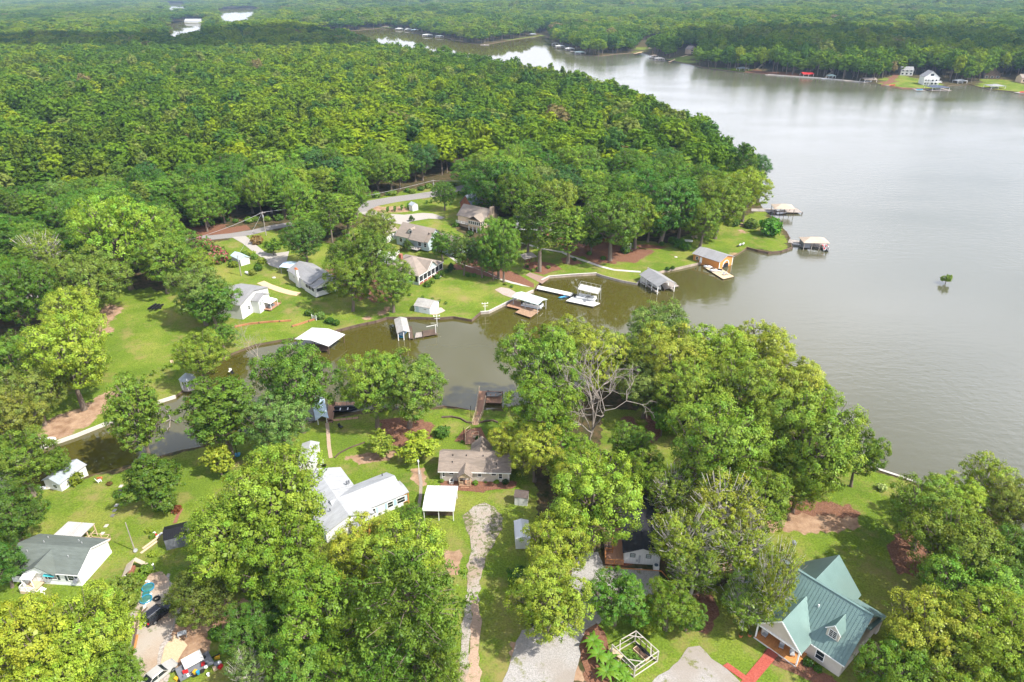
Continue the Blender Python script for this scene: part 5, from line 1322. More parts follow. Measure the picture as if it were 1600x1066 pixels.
def boat_hull(root, L, W, H, mat, inner=None):
    m = MB(); n = 9; rings = []
    for k in range(n):
        t = k/(n-1); wd = W/2*(1-max(0, t-.55)**2/.2025*.97); z = .12*max(0, t-.5)*H*2
        rings.append([(-L/2+L*t, -wd, H+z), (-L/2+L*t, -wd*.6, .05), (-L/2+L*t, 0, 0), (-L/2+L*t, wd*.6, .05), (-L/2+L*t, wd, H+z), (-L/2+L*t, wd*.82, H+z), (-L/2+L*t, wd*.5, H*.35), (-L/2+L*t, -wd*.5, H*.35), (-L/2+L*t, -wd*.82, H+z)])
    vs = [p for r in rings for p in r]; fs = []
    for k in range(n-1):
        for j in range(9): fs.append((k*9+j, k*9+(j+1) % 9, (k+1)*9+(j+1) % 9, (k+1)*9+j))
    fs += [tuple(range(8, -1, -1)), tuple((n-1)*9+j for j in range(9))]
    m.add(vs, fs); m.build('hull', mat, root)
    for x in (-L*.22, L*.1): m = MB(); m.box(x-.12, x+.12, -W*.36, W*.36, H*.6, H*.68); m.build('seat', inner or WOODTAN, root)
boathouse_channel()
# ------------------------------------------------------------------ roads, drives and paths (sheets on the ground)
def sheet(name, px, mat, dz=.05, step=1.2, jag=.0, kind='structure', poly=None):
    P = gpoly(px) if poly is None else poly
    P = densify(P, step); g = np.random.default_rng(len(name)*7+len(px))
    if jag:
        nrm = np.roll(P, -1, 0) - np.roll(P, 1, 0); nrm = np.column_stack([nrm[:, 1], -nrm[:, 0]]); nrm /= np.maximum(np.linalg.norm(nrm, axis=1, keepdims=True), 1e-6)
        w = g.normal(0, 1, len(P)); w = (w + np.roll(w, 1) + np.roll(w, -1) * .5) / 1.6
        P = P + nrm * (w * jag)[:, None]
    lo = P.min(0); hi = P.max(0); s = max(2.0, np.hypot(*(lo+hi)/2)*.012)
    X, Y = np.meshgrid(np.arange(lo[0], hi[0], s), np.arange(lo[1], hi[1], s)); Q = np.column_stack([X.ravel(), Y.ravel()])
    if len(Q): Q = Q[inpoly(Q, P) & (distpoly(Q, P) > s*.35)]
    n = len(P); pts = [Vector((p[0], p[1])) for p in P] + [Vector((q[0], q[1])) for q in Q]
    vs, es, fs, _, _, _ = delaunay_2d_cdt(pts, [(i, (i+1) % n) for i in range(n)], [], 1, 1e-4)
    V = np.array([(v.x, v.y) for v in vs]); F = []
    for f in fs:
        f = list(f); a, b, c = V[f[0]], V[f[1]], V[f[2]]
        if (b[0]-a[0])*(c[1]-a[1]) - (b[1]-a[1])*(c[0]-a[0]) < 0: f.reverse()
        F.append(f)
    me = bpy.data.meshes.new(name); Z = height(V) + dz
    me.from_pydata([(v[0], v[1], z) for v, z in zip(V, Z)], [], F); me.materials.append(mat)
    o = link(name, me)
    if kind: o['kind'] = kind
    return o
def ribbon(name, px, w, mat, dz=.06, label=None):
    """a path of width w (metres) along the pixel polyline"""
    c = densify(gpoly(px), 1.5, False); t = np.gradient(c, axis=0); t /= np.maximum(np.linalg.norm(t, axis=1, keepdims=True), 1e-6)
    nrm = np.column_stack([-t[:, 1], t[:, 0]]); L = c + nrm*w/2; Rr = c - nrm*w/2
    V = np.concatenate([L, Rr]); Z = np.concatenate([height(c), height(c)]) + dz; n = len(c)
    V3 = [(v[0], v[1], z) for v, z in zip(V, Z)]; V3 += [(v[0], v[1], z-.25) for v, z in zip(V, Z)]
    F = [(i, n+i, n+i+1, i+1) for i in range(n-1)] + [(2*n+i, i, i+1, 2*n+i+1) for i in range(n-1)] + [(n+i, 3*n+i, 3*n+i+1, n+i+1) for i in range(n-1)]
    me = bpy.data.meshes.new(name); me.from_pydata(V3, [], F); me.materials.append(mat)
    bm = bmesh.new(); bm.from_mesh(me); bmesh.ops.recalc_face_normals(bm, faces=bm.faces); bm.to_mesh(me); bm.free()
    o = link(name, me); o['kind'] = 'structure'; return o
def weedy(name, c0, c1, weed=(.09, .14, .02), amt=.5, scale=.5, dark=None):
    m, nt, out = newmat(name); tc = N(nt, 'ShaderNodeTexCoord'); P = (tc, 'Object')
    nA = N(nt, 'ShaderNodeTexNoise', {'Vector': P, 'Scale': 4.5, 'Detail': 5.0, 'Roughness': .75}); nB = N(nt, 'ShaderNodeTexNoise', {'Vector': P, 'Scale': scale, 'Detail': 8.0, 'Roughness': .72})
    nC = N(nt, 'ShaderNodeTexNoise', {'Vector': P, 'Scale': .12, 'Detail': 4.0})
    r = N(nt, 'ShaderNodeMapRange', {'Value': (nA, 'Fac'), 'From Min': .3, 'From Max': .7}); x = N(nt, 'ShaderNodeMix', {0: (r, 0), 6: c4(c0), 7: c4(c1)}, data_type='RGBA')
    if dark:
        d = N(nt, 'ShaderNodeMapRange', {'Value': (nC, 'Fac'), 'From Min': .45, 'From Max': .62, 'To Max': .8}); x = N(nt, 'ShaderNodeMix', {0: (d, 0), 6: (x, 2), 7: c4(dark)}, data_type='RGBA')
    w = N(nt, 'ShaderNodeMapRange', {'Value': (nB, 'Fac'), 'From Min': .70-amt*.3, 'From Max': .78-amt*.3, 'To Max': .9}); x = N(nt, 'ShaderNodeMix', {0: (w, 0), 6: (x, 2), 7: c4(weed)}, data_type='RGBA')
    bp = N(nt, 'ShaderNodeBump', {'Height': (nA, 'Fac'), 'Strength': .5, 'Distance': .05})
    b = N(nt, 'ShaderNodeBsdfPrincipled', {'Base Color': (x, 2), 'Roughness': .95, 'Specular IOR Level': .1, 'Normal': (bp, 0)}); nt.links.new(b.outputs[0], out.inputs[0]); return m
GRAVEL = weedy('grey_gravel', (.20, .19, .18), (.44, .42, .40), (.15, .16, .05), .42, .5, (.27, .235, .20))
TRACKM = weedy('gravel_track', (.22, .185, .15), (.46, .42, .38), (.10, .13, .03), .62, 1.5, (.30, .22, .155))
DIRTM = weedy('dirt_drive', (.28, .19, .13), (.44, .34, .25), (.09, .13, .02), .36, .4, (.40, .36, .31))
ASPH = weedy('old_asphalt', (.20, .185, .175), (.30, .28, .265), (.12, .13, .04), .05, .3)
CONCM = weedy('driveway_concrete', (.30, .275, .245), (.42, .39, .355), (.2, .2, .1), .02, .4)
BRICKM = weedy('red_brick_paving', (.26, .045, .035), (.42, .12, .085), (.40, .36, .33), .1, .9)
MULCH = weedy('red_mulch', (.10, .045, .028), (.27, .135, .085), (.06, .09, .02), .14, .5)
SAND = weedy('tan_sand', (.48, .33, .20), (.62, .46, .31), (.12, .14, .03), .22, .4)
sheet('dirt_driveway', [(206,1085),(206,1010),(210,960),(222,915),(232,897),(252,893),(266,905),(268,935),(275,955),(268,985),(250,1010),(246,1040),(262,1085)], DIRTM, .05, 1, .16)
sheet('sand_patch', [(250,1042),(258,1012),(272,992),(288,1000),(296,1008),(280,1030),(275,1045),(262,1055)], SAND, .09, .8, .12)
TRACKP = weedy('gravel_pad_leafy', (.20, .165, .13), (.44, .40, .36), (.10, .12, .03), .85, 1.8, (.24, .18, .13))
sheet('gravel_track', [(724,806),(740,792),(756,788),(772,794),(786,804),(784,826),(774,850),(762,866),(756,890),(742,890),(736,860),(727,830)], TRACKP, .045, .8, .3)
def rut(name, px, w0, w1, mat, dz):
    c = densify(gpoly(px), 1.0, False); g_ = np.random.default_rng(len(px)*13); t = np.gradient(c, axis=0); t /= np.linalg.norm(t, axis=1, keepdims=True); nn = np.column_stack([-t[:, 1], t[:, 0]]); w = np.linspace(w0, w1, len(c))/2
    P = np.concatenate([c + nn*(w*g_.uniform(.65, 1.35, len(c)))[:, None], (c - nn*(w*g_.uniform(.65, 1.35, len(c)))[:, None])[::-1]]); return sheet(name, px, mat, dz, .5, .06, poly=P)
rut('wheel_track', [(750,792),(750,815),(748,840),(745,870),(742,900),(739,930),(736,955)], 3.0, 1.6, TRACKM, .065)
rut('wheel_track', [(734,930),(731,960),(728,1000),(726,1040),(725,1085)], 1.2, 1.5, TRACKM, .075)
rut('wheel_track', [(742,935),(744,960),(743,1000),(741,1040),(740,1085)], 1.1, 1.8, weedy('pink_dirt_rut', (.30, .20, .14), (.47, .35, .26), (.11, .14, .03), .5, 1.2), .085)
sheet('gravel_yard', [(782,1085),(795,1035),(806,1002),(815,985),(832,980),(850,960),(872,930),(892,905),(898,866),(935,862),(942,885),(1000,890),(1030,892),(1036,925),(1012,932),(960,938),(936,972),(918,1000),(908,1030),(896,1060),(888,1085)], GRAVEL, .055, 1, .2)
sheet('gravel_pad', [(1005,1085),(1030,1056),(1058,1034),(1076,1013),(1093,1010),(1104,1020),(1112,1030),(1128,1040),(1162,1072),(1170,1085)], GRAVEL, .055, .8, .12)
sheet('brick_path', [(1203,1011),(1219,1021),(1176,1072),(1160,1085),(1140,1085),(1160,1063),(1129,1041),(1137,1036),(1165,1056)], BRICKM, .09, .8)
sheet('mulch_bed', [(686,752),(802,752),(806,760),(800,764),(775,765),(745,769),(705,766),(690,762)], MULCH, .06, .6, .06)
sheet('mulch_bed', [(710,690),(724,672),(752,668),(762,690)], MULCH, .06, .6, .06)
sheet('mulch_bed', [(905,1010),(915,985),(932,975),(945,990),(950,1010),(955,1050),(950,1075),(925,1070),(915,1050),(908,1030)], MULCH, .065, .6, .08)
sheet('mulch_bed', [(1226,1022),(1240,1017),(1308,1066),(1300,1085),(1290,1080),(1225,1030)], MULCH, .065, .6, .08)
sheet('road', [(548,328),(575,314),(610,308),(650,303),(690,297),(716,291),(740,284),(741,293),(718,299),(692,306),(655,311),(620,316),(590,322),(566,334),(556,336)], ASPH, .06, 2)
sheet('road', [(284,371),(305,369),(330,368),(365,364),(392,360),(425,352),(470,345),(520,334),(549,327),(553,336),(522,341),(470,351),(430,358),(395,367),(362,372),(330,375),(305,378),(284,381)], ASPH, .06, 2)
sheet('concrete_driveway', [(362,371),(384,369),(400,383),(415,395),(425,397),(452,393),(447,412),(436,420),(421,415),(410,404),(392,391),(378,380)], CONCM, .085, 1.5)
sheet('driveway_loop', [(560,332),(585,330),(600,334),(632,336),(660,333),(676,334),(695,340),(690,343),(670,342),(645,346),(630,352),(607,347),(588,341),(570,336)], CONCM, .085, 1.5)
for px in ([(722,408),(730,403),(742,405),(758,411),(800,425),(815,432),(835,444),(834,450),(812,444),(790,437),(760,432),(740,428),(722,422),(706,422),(700,424),(706,416)],
           [(817,418),(822,412),(836,409),(852,410),(866,413),(878,421),(862,425),(850,430),(836,427)], [(876,404),(886,402),(905,408),(910,412),(895,414),(880,412)],
           [(897,392),(915,392),(930,398),(955,404),(965,410),(962,413),(945,411),(920,404)], [(992,383),(1010,382),(1040,386),(1050,384),(1030,390),(1000,388)], [(282,352),(320,356),(345,358),(385,352),(392,359),(360,365),(300,370),(280,366)]):
    sheet('mulch_bed', px, MULCH, .065, 1, .1)
sheet('stone_terrace', [(773,453),(783,449),(795,451),(808,458),(800,466),(786,461)], weedy('terrace', (.28, .2, .16), (.48, .42, .38), (.1, .15, .03), .35, .7), .07, .8)
sheet('brick_landing', [(821,430),(828,426),(850,433),(858,436),(847,444),(836,438)], weedy('brick_landing', (.22, .14, .11), (.36, .26, .21), (.1, .12, .05), .1, .7), .07, .8)
ribbon('white_path', [(877,393),(890,400),(905,405),(920,410),(940,417),(960,422),(985,424),(1001,425)], 1.3, CONC)
ribbon('white_path', [(815,379),(830,384),(842,388),(860,391),(877,394)], 1.1, CONC)
ribbon('curved_path', [(697,397),(705,402),(713,408),(722,414),(740,420),(760,427),(775,434),(800,442),(818,446),(834,448)], 1.2, CONC)
ribbon('dirt_path', [(407,441),(420,447),(440,454),(455,458),(467,460)], 2.6, SAND)
ribbon('garden_path', [(511,661),(513,680),(514,697),(517,716)], .75, weedy('path_soil', (.34, .24, .17), (.48, .37, .28), (.1, .13, .03), .1))
ribbon('grass_path', [(655,735),(658,755),(657,775),(653,800)], .6, weedy('path_grey', (.24, .2, .16), (.34, .29, .24), (.1, .13, .03), .4))
ribbon('garden_path', [(273,818),(278,805),(284,795)], .6, MAT('red_soil', (.25, .11, .07), .95, .25))

# ------------------------------------------------------------------ walls along the water and in the gardens
def wall_along(name, label, cat, px, w, top, mat, bottom=1.4, z=None, capmat=None, posts=0, postmat=None):
    pts = densify(np.array([onz(u, v, 0)[:2] for u, v in px]) if z == 'shore' else gpoly(px), 2.0, False)
    H = height(pts); c = pts.mean(0); o = empty(name, (c[0], c[1], 0), 0, label, cat)
    t = np.gradient(pts, axis=0); t /= np.maximum(np.linalg.norm(t, axis=1, keepdims=True), 1e-6); n = np.column_stack([-t[:, 1], t[:, 0]])
    def strip(w0, w1, z0, z1, nm, m):
        V = []; F = []
        for i, p in enumerate(pts):
            a = p - c + n[i]*w0; b = p - c + n[i]*w1
            V += [(a[0], a[1], H[i]+z0), (b[0], b[1], H[i]+z0), (b[0], b[1], H[i]+z1), (a[0], a[1], H[i]+z1)]
        for i in range(len(pts)-1):
            for k in range(4): F.append((i*4+k, i*4+(k+1) % 4, i*4+4+(k+1) % 4, i*4+4+k))
        F += [(3, 2, 1, 0), tuple((len(pts)-1)*4+k for k in range(4))]
        q = MB(); q.add(V, F); q.build(nm, m, o)
    strip(-w/2, w/2, -bottom, top, 'wall', mat)
    if capmat: strip(-w*.8, w*.8, top+.004, top+.09, 'cap', capmat)
    if posts:
        for i in range(0, len(pts), posts): q = MB(); p = pts[i]-c-n[i]*(w/2+.08); q.box(p[0]-.09, p[0]+.09, p[1]-.09, p[1]+.09, -1, H[i]+top+.1); q.build('post', postmat or WOODDARK, o)
    return o
wall_along('seawall', 'low tan concrete seawall below the sunny lawn on the left channel', 'seawall', [(57,705),(120,683),(180,659),(250,630),(275,622)], .35, .12, CONC, z='shore')
wall_along('seawall', 'brown timber seawall behind the grey-roofed boat slip and broken dock', 'seawall', [(505,524),(520,521),(562,510),(587,505),(605,499),(653,499),(686,500),(709,498)], .3, .1, WOODDARK, z='shore', posts=1)
wall_along('seawall', 'brown timber seawall zigzagging below the mown lawn, white lamp post on it', 'seawall', [(709,498),(737,503),(751,491)], .3, .1, WOODDARK, z='shore')
wall_along('seawall', 'pale capped seawall from the lamp post to the teal-roofed boat slip', 'seawall', [(751,491),(764,490),(800,472),(818,464),(833,457)], .35, .12, WOODGREY, z='shore', capmat=CONC)
wall_along('seawall', 'rough stone seawall behind the white double-decker dock', 'seawall', [(846,441),(858,435),(895,432),(932,430)], .4, .12, STONE, z='shore', capmat=CONC)
wall_along('seawall', 'dark timber seawall left of the grey-roofed slip with white posts', 'seawall', [(932,430),(940,433),(970,441),(995,446),(1001,438)], .3, .1, WOODGREY, z='shore')
wall_along('seawall', 'mossy stone seawall between the grey-roofed slip and the orange boathouse', 'seawall', [(1028,428),(1060,421),(1099,412)], .35, .1, STONE, z='shore')
wall_along('seawall', 'dark timber seawall round the tip of the point lawn', 'seawall', [(1167,389),(1185,394),(1200,397),(1220,395),(1237,389),(1233,374),(1228,364)], .3, .1, WOODDARK, z='shore', posts=1)
wall_along('seawall', 'red-brown seawall at the corner of the right lawn by the pampas grass', 'seawall', [(1360,735),(1400,748),(1425,757)], .35, .15, MAT('rust_brick', (.36, .17, .11), .9, .2), z='shore', capmat=CONC)
wall_along('seawall', 'brown timber edge along the near shore by the cottage dock', 'seawall', [(680,641),(692,638),(715,641),(735,645)], .25, .1, WOODDARK, z='shore')
wall_along('garden_wall', 'low dark garden wall curving left from the cottage dock ramp', 'wall', [(690,653),(705,652),(720,655),(730,661),(740,662)], .3, .35, WOODDARK, .3)
wall_along('garden_wall', 'low dark garden wall curving right from the cottage dock ramp', 'wall', [(747,662),(758,659),(770,658),(778,661)], .3, .35, WOODDARK, .3)
wall_along('garden_wall', 'orange-brown retaining wall below the left white house', 'wall', [(366,512),(390,507),(420,504),(455,502)], .35, .45, MAT('orange_block', (.38, .17, .08), .9, .25, 2), .3, posts=2)
wall_along('garden_wall', 'short stepped retaining wall with a white gate right of the long orange-brown one', 'wall', [(456,511),(470,507),(482,503),(495,499),(507,497)], .35, .45, MAT('orange_block', (.38, .17, .08)), .3, posts=2)
wall_along('log_edge', 'dark log edging left of the dirt driveway', 'edging', [(222,950),(217,965),(213,985),(208,1015)], .25, .3, WOODDARK, .2)
wall_along('log_edge', 'row of logs crossing the lawn behind the white L-shaped house', 'edging', [(523,716),(530,709),(545,701),(570,692)], .22, .25, WOODDARK, .2)
wall_along('hedge_wall', 'low dark wall edge under the hedge by the point trees', 'wall', [(1124,346),(1140,349),(1160,352),(1185,356)], .4, .5, MAT('dark_olive_edge', (.09, .085, .06), .95, .3), .3)  # low strip in one dark olive-brown colour

# ------------------------------------------------------------------ houses across the cove
def ghouse(name, label, p1, p2, W, hw, hr, wall, roof, axis='x', ov=.35, group=None, dz=None, wins=(), skirt=None, g=None, hip=False):
    l = Lot(name, label, 'house', p1, p2, W, hw if dz is None else dz, group, g); L = l.L
    r, w = MB(), MB()
    if hip: hip_roof(r, -L/2, L/2, -W/2, W/2, hw, hr); w.box(-L/2, L/2, -W/2, W/2, -.5, hw-.02)
    else: gable_parts(r, w, -L/2, L/2, -W/2, W/2, hw, hr, axis, ov, .13)
    w.build('wall', wall, l.root); r.build('roof', roof, l.root)
    for a in wins: win(l, *a)
    return l
# left white house with the striped wing
l = ghouse('white_house', 'left white lake house with a grey roof and a row of tall shuttered windows', (375,477), (418,449), 9.0, 4.2, 5.9, WHITE, R_GREY, 'y', .35, wins=[('f', -3.2, 1.4, .8, 1.1), ('f', 3.6, 3.0, .7, .9)])
r, w = MB(), MB(); gable_parts(r, w, -1.8, 3.6, -l.W/2-2.4, 0, 3.6, 4.7, 'y', .3, .12); w.build('wing_wall', WHITE, l.root); r.build('wing_roof', R_GREY, l.root)
for t in (-1.0, .2, 1.5, 2.8): win(l, 'f', t, 2.0, .6, 1.25, None, WTRIM, MAT('grey_blind', (.24, .27, .28), .4), 1, y0=-l.W/2-2.4)
m = MB(); m.slab([(.6, -l.W/2-4.6, 2.0), (4.2, -l.W/2-4.6, 2.0), (4.2, -l.W/2-2.42, 2.3), (.6, -l.W/2-2.42, 2.3)], .07); m.build('awning', WTRIM, l.root)
for x in (.7, 4.1): q = MB(); q.box(x-.05, x+.05, -l.W/2-4.55, -l.W/2-4.45, -.2, 2.0); q.build('post', WTRIM, l.root)
m = MB(); boards(m, [(0, -l.W/2-4.8, .25), (5.5, -l.W/2-4.8, .25), (5.5, -l.W/2-2.42, .25), (0, -l.W/2-2.42, .25)], 8); m.build('patio', WOODRED, l.root)
rails(l.root, [(5.4, -l.W/2-4.7, .2), (5.4, -l.W/2+1.5, .2)], .9, WOODRED); steps(l.root, (l.L/2+.1, -1.5), (1, -.3), 7, 1.2, 0, 2.2, WOODGREY)
for x, lab in ((1.4, 'left'), (2.9, 'right')):
    c = empty('patio_chair', l.root.matrix_basis @ Vector((x, -l.W/2-3.6, .25)), l.yaw, f'dark wicker seat on the {lab} under the white awning', 'seat', 'seats under the white awning'); q = MB(); q.box(-.45, .45, -.35, .35, .0, .42); q.build('seat', GREYMETAL, c); q = MB(); q.box(-.45, .45, .25, .38, .42, .85); q.build('backrest', GREYMETAL, c)
# white house with chimney
l = ghouse('white_house', 'white lake house with a broad white chimney on its left wall', (452,436), (487,458), 8.5, 3.0, 4.9, WHITE, R_GREY, 'x', .3, dz=0, wins=[('f', -3.6, 1.5, .6, .8)])
m = MB(); m.box(-1.4, .7, -l.W/2-.75, -l.W/2-.01, -.3, 3.4); m.box(-.8, .25, -l.W/2-.7, -l.W/2-.05, 3.38, 5.6); m.build('chimney', WHITE, l.root); m = MB(); m.box(-.95, .4, -l.W/2-.82, -l.W/2+.05, 5.6, 5.72); m.box(-.6, .05, -l.W/2-.55, -l.W/2-.2, 5.7, 6.1); m.build('chimney_cap', TERRA, l.root)
r, w = MB(), MB(); gable_parts(r, w, l.L/2-4, l.L/2+3.2, -l.W/2-.3, l.W/2-1, 2.6, 4.0, 'x', .25, .12); w.build('porch_wall', WHITE, l.root); r.build('porch_roof', R_GREY, l.root)
m = MB(); m.box(l.L/2-2.8, l.L/2+2.9, -l.W/2-.36, -l.W/2-.31, 1.3, 2.3); m.box(l.L/2+3.21, l.L/2+3.26, -l.W/2+.3, l.W/2-2, 1.3, 2.3); s_ = m.build('porch_screen', SCREEN, l.root)
for x in (-2.8, -1, .9, 2.9): q = MB(); q.box(l.L/2+x-.06, l.L/2+x+.06, -l.W/2-.4, -l.W/2-.33, .8, 2.6); q.build('porch_post', WTRIM, l.root)
l = Lot('carport', 'pale blue metal carport behind the white chimney house', 'carport', (437,417), (459,420), 5.4, 2.2)
m = MB(); gable_parts(m, None, -l.L/2, l.L/2, -2.7, 2.7, 2.2, 2.8, 'x', .15, .06); m.build('roof', R_BLUETIN, l.root)
for x in (-l.L/2+.2, l.L/2-.2):
    for y in (-2.5, 2.5): q = MB(); q.box(x-.06, x+.06, y-.06, y+.06, -.2, 2.2); q.build('post', GALV, l.root)
ca = empty('parked_car', l.root.matrix_basis @ Vector((0, .2, 0)), l.yaw+1.57, 'dark car in the shade of the pale blue carport', 'car'); q = MB(); q.box(-2, 2, -.85, .85, .3, .85); q.prism([(-1.2, -.75), (1.1, -.75), (1.1, .75), (-1.2, .75)], .85, 1.4); q.build('body', BLACKMETAL, ca)
for x in (-1.25, 1.3):
    for y in (-.85, .85): q = MB(); q.tube([(x, y-.1, .32), (x, y+.1, .32)], .32, 10); q.build('wheel', RUBBER, ca)
small_shed('white_shed', 'small white shed with a bluish roof near the pink crape myrtle', (377,416), (391,412), 6.0, 2.3, 3.1, WHITE, R_BLUETIN, 'y', dz=0, ov=.3)
small_shed('white_shed', 'small white shed on the grass beside the clipped hedge and the road', (645,330.5), (653.5,328.5), 2.6, 2.4, 3.3, WHITE, R_TIN, 'y', dz=0, doorside=('f', 0))
l = small_shed('white_shed', 'white shed with a curved grey roof close to the brown timber seawall', (648,487), (672,491.5), 5.4, 2.0, 3.2, MAT('shade_tinted_siding', (.66, .69, .74), .6, .05), R_OLDTIN, 'x', dz=0, ov=.2, doorside=('f', -1.6, R_BLUETIN), wins=[('r', .5, 1.6, .5, .5), ('f', 1.0, 1.2, .9, .3)])  # white siding; the blue of its shaded front wall is put into the colour
sheet('brick_patio', [(673,492),(683,492),(696,486),(690,481),(684,481)], weedy('patio', (.36, .24, .2), (.52, .44, .4), (.15, .16, .05), .15), .06, .6)
# screened porch house
l = ghouse('porch_house', 'large taupe-roofed house with a white screened porch and front gable', (654,431), (691,409), 14.5, 3.0, 6.2, BLUEGREY, R_TAUPE, 'x', .4, hip=True)
L, W = l.L, l.W; y0 = -W/2
r = MB(); gable_parts(r, None, -2.3, 3.3, y0-.35, 1.5, 3.0, 5.4, 'y', .35, .12); r.build('gable_roof', R_TAUPE, l.root)
m = MB(); m.add([(-2.3, y0-.3, 3.0), (3.3, y0-.3, 3.0), (.5, y0-.3, 5.35), (-2.3, y0-.15, 3.0), (3.3, y0-.15, 3.0), (.5, y0-.15, 5.35)], [(0,1,2), (5,4,3), (0,3,4,1), (1,4,5,2), (2,5,3,0)]); m.build('gable_wall', BLUEGREY, l.root)
m = MB(); m.beam((-2.5, y0-.42, 2.9), (.5, y0-.42, 5.5), .08, .25); m.beam((.5, y0-.42, 5.5), (3.5, y0-.42, 2.9), .08, .25); m.beam((-L/2-.4, y0-.4, 2.9), (L/2+.4, y0-.4, 2.9), .08, .2); m.build('fascia', WTRIM, l.root)
m = MB(); m.box(-L/2-.03, L/2+.03, y0-.03, y0-.002, .75, 2.6); m.box(-L/2-.05, -L/2-.002, y0+.1, y0+6, .75, 2.6); m.box(L/2+.002, L/2+.05, y0+.1, y0+5, .75, 2.6); m.build('porch_screen', SCREEN, l.root)
n = 7
for k in range(n): x = -L/2+.05+k*(L-.1)/(n-1); q = MB(); q.box(x-.13, x+.13, y0-.12, y0-.04, 0, 2.85); q.build('porch_post', WTRIM, l.root)
for k in range(4): y = y0+.2+k*1.9; q = MB(); q.box(-L/2-.13, -L/2-.055, y-.12, y+.12, 0, 2.85); q.build('porch_post', WTRIM, l.root)
m = MB(); m.box(-L/2-.14, L/2+.14, y0-.13, y0-.01, .62, .78); m.build('porch_sill', WTRIM, l.root); m = MB(); m.box(-L/2-.1, L/2+.1, y0-.1, y0-.004, -.2, .62); m.build('brick_base', BRICK, l.root)
m = MB(); m.slab([(.6, y0-2.6, .05), (2.1, y0-2.6, .05), (2.1, y0-.14, .75), (.6, y0-.14, .75)], .15); m.build('front_steps', CONC, l.root)
m = MB(); m.box(-2.6, -1.6, 2.2, 3.2, 4, 7.0); m.build('chimney', BRICK, l.root)
# long dormer house behind
l = ghouse('long_house', 'long taupe-roofed house with a gabled dormer behind the screened porch house', (619,367), (668,378), 9.0, 3.2, 6.6, BLUEGREY, R_TAUPE, 'x', .4, wins=[('f', -5, 1, 1.2, 1.3), ('f', 3.5, 1, 1.3, 1.4), ('f', 6, 1, 1, 1.4)])
L, W = l.L, l.W
dm, dr = MB(), MB(); gable_parts(dr, dm, -L/2+4.2, -L/2+7.2, -W/2+1.4, .5, 4.9, 6.2, 'y', .25, .1, 3.6); dm.build('dormer', WHITE, l.root); dr.build('dormer_roof', R_TAUPE, l.root); win(l, 'f', -L/2+5.7, 4.4, 1.0, .9, y0=-W/2+1.4)
dr = MB(); gable_parts(dr, None, -L/2+7, L/2-1, -W/2-1.0, 0, 3.3, 6.0, 'x', .3, .12); dr.build('porch_roof', R_TAUPE, l.root)
m = MB(); boards(m, [(L/2-7, -W/2-3, .5), (L/2-2.5, -W/2-3, .5), (L/2-2.5, -W/2-.02, .5), (L/2-7, -W/2-.02, .5)], 10); m.build('deck', WOODGREY, l.root); rails(l.root, [(L/2-7, -W/2-2.9, .5), (L/2-2.6, -W/2-2.9, .5)], .95, WTRIM, 'railing', 1.2)
l2 = ghouse('house_annex', 'right wing roof of the long taupe house ending beside the row of round trees', (664,373), (713,388), 7.5, 2.9, 5.2, BLUEGREY, R_TAUPE, 'x', .3)
ghouse('garage', 'small taupe-roofed garage with a white gable by the driveway loop', (583,363), (603,367), 6.5, 2.8, 4.8, WHITE, R_TAUPE, 'y', .35, wins=[('f', 1.2, 1, .9, 1.1), ('r', 0, 1, .8, 1.2)])
ghouse('white_house', 'small white building with an upper deck half hidden behind the large dark oak', (588,402), (606,404), 6, 3.6, 4.8, WHITE, R_WHITE, 'x', .2, wins=[('f', 1.5, 1.8, .7, 1.2)])
b = gp(611, 405); dk = empty('upper_deck', b, -.2, 'white raised timber deck beside the small white building', 'deck'); m = MB(); boards(m, [(-3.2, -1.6, 1.8), (2.6, -1.6, 1.8), (2.6, 1.6, 1.8), (-3.2, 1.6, 1.8)], 10); m.build('floor', WOODGREY, dk); rails(dk, [(-3.1, -1.55, 1.8), (2.55, -1.55, 1.8), (2.55, 1.55, 1.8)], .95, WTRIM)
for x in (-3, 2.4):
    for y in (-1.4, 1.4): q = MB(); q.box(x-.08, x+.08, y-.08, y+.08, -.3, 1.75); q.build('post', WTRIM, dk)
# beige chimney house
l = ghouse('beige_house', 'beige two-storey house with a tall chimney and a glazed porch on posts', (716,352), (757,361), 8.6, 4.2, 7.4, PEACH, R_TAUPE, 'x', .4, dz=0, wins=[('r', 1.8, 1.8, .9, 1.4), ('r', -2.2, 1.8, 1, 1.4)])
L, W = l.L, l.W; y0 = -W/2
m = MB(); m.box(L/2+.02, L/2+1.0, -.8, .9, -.2, 8.4); m.build('chimney', PEACH, l.root)
dr = MB(); gable_parts(dr, None, L/2-6.0, L/2+.2, y0-2.6, 1, 4.2, 5.9, 'y', .3, .12); dr.build('porch_roof', R_TAUPE, l.root)
m = MB(); m.box(L/2-5.8, L/2, y0-2.4, y0-.01, 1.6, 4.15); m.build('porch_room', PEACH, l.root)
for k in range(6): x = L/2-5.3+k*.95; win(l, 'f', x, 2.6, .68, 1.15, None, WTRIM, GLASS, 0, y0=y0-2.4)
for k in range(2): win(l, 'r', y0-1.7+k*1.1, 2.6, .7, 1.15, None, WTRIM, GLASS, 0)
for k in range(4): x = L/2-5.65+k*1.83; q = MB(); q.box(x-.13, x+.13, y0-2.35, y0-2.1, -.4, 1.6); q.build('post', WTRIM, l.root)
m = MB(); boards(m, [(-L/2, y0-1.4, 1.5), (L/2-5.9, y0-1.4, 1.5), (L/2-5.9, y0-.02, 1.5), (-L/2, y0-.02, 1.5)], 6); m.build('deck', WOODGREY, l.root); rails(l.root, [(-L/2+.1, y0-1.35, 1.5), (L/2-6, y0-1.35, 1.5)], .95, WTRIM, 'railing', 1.3, .2)
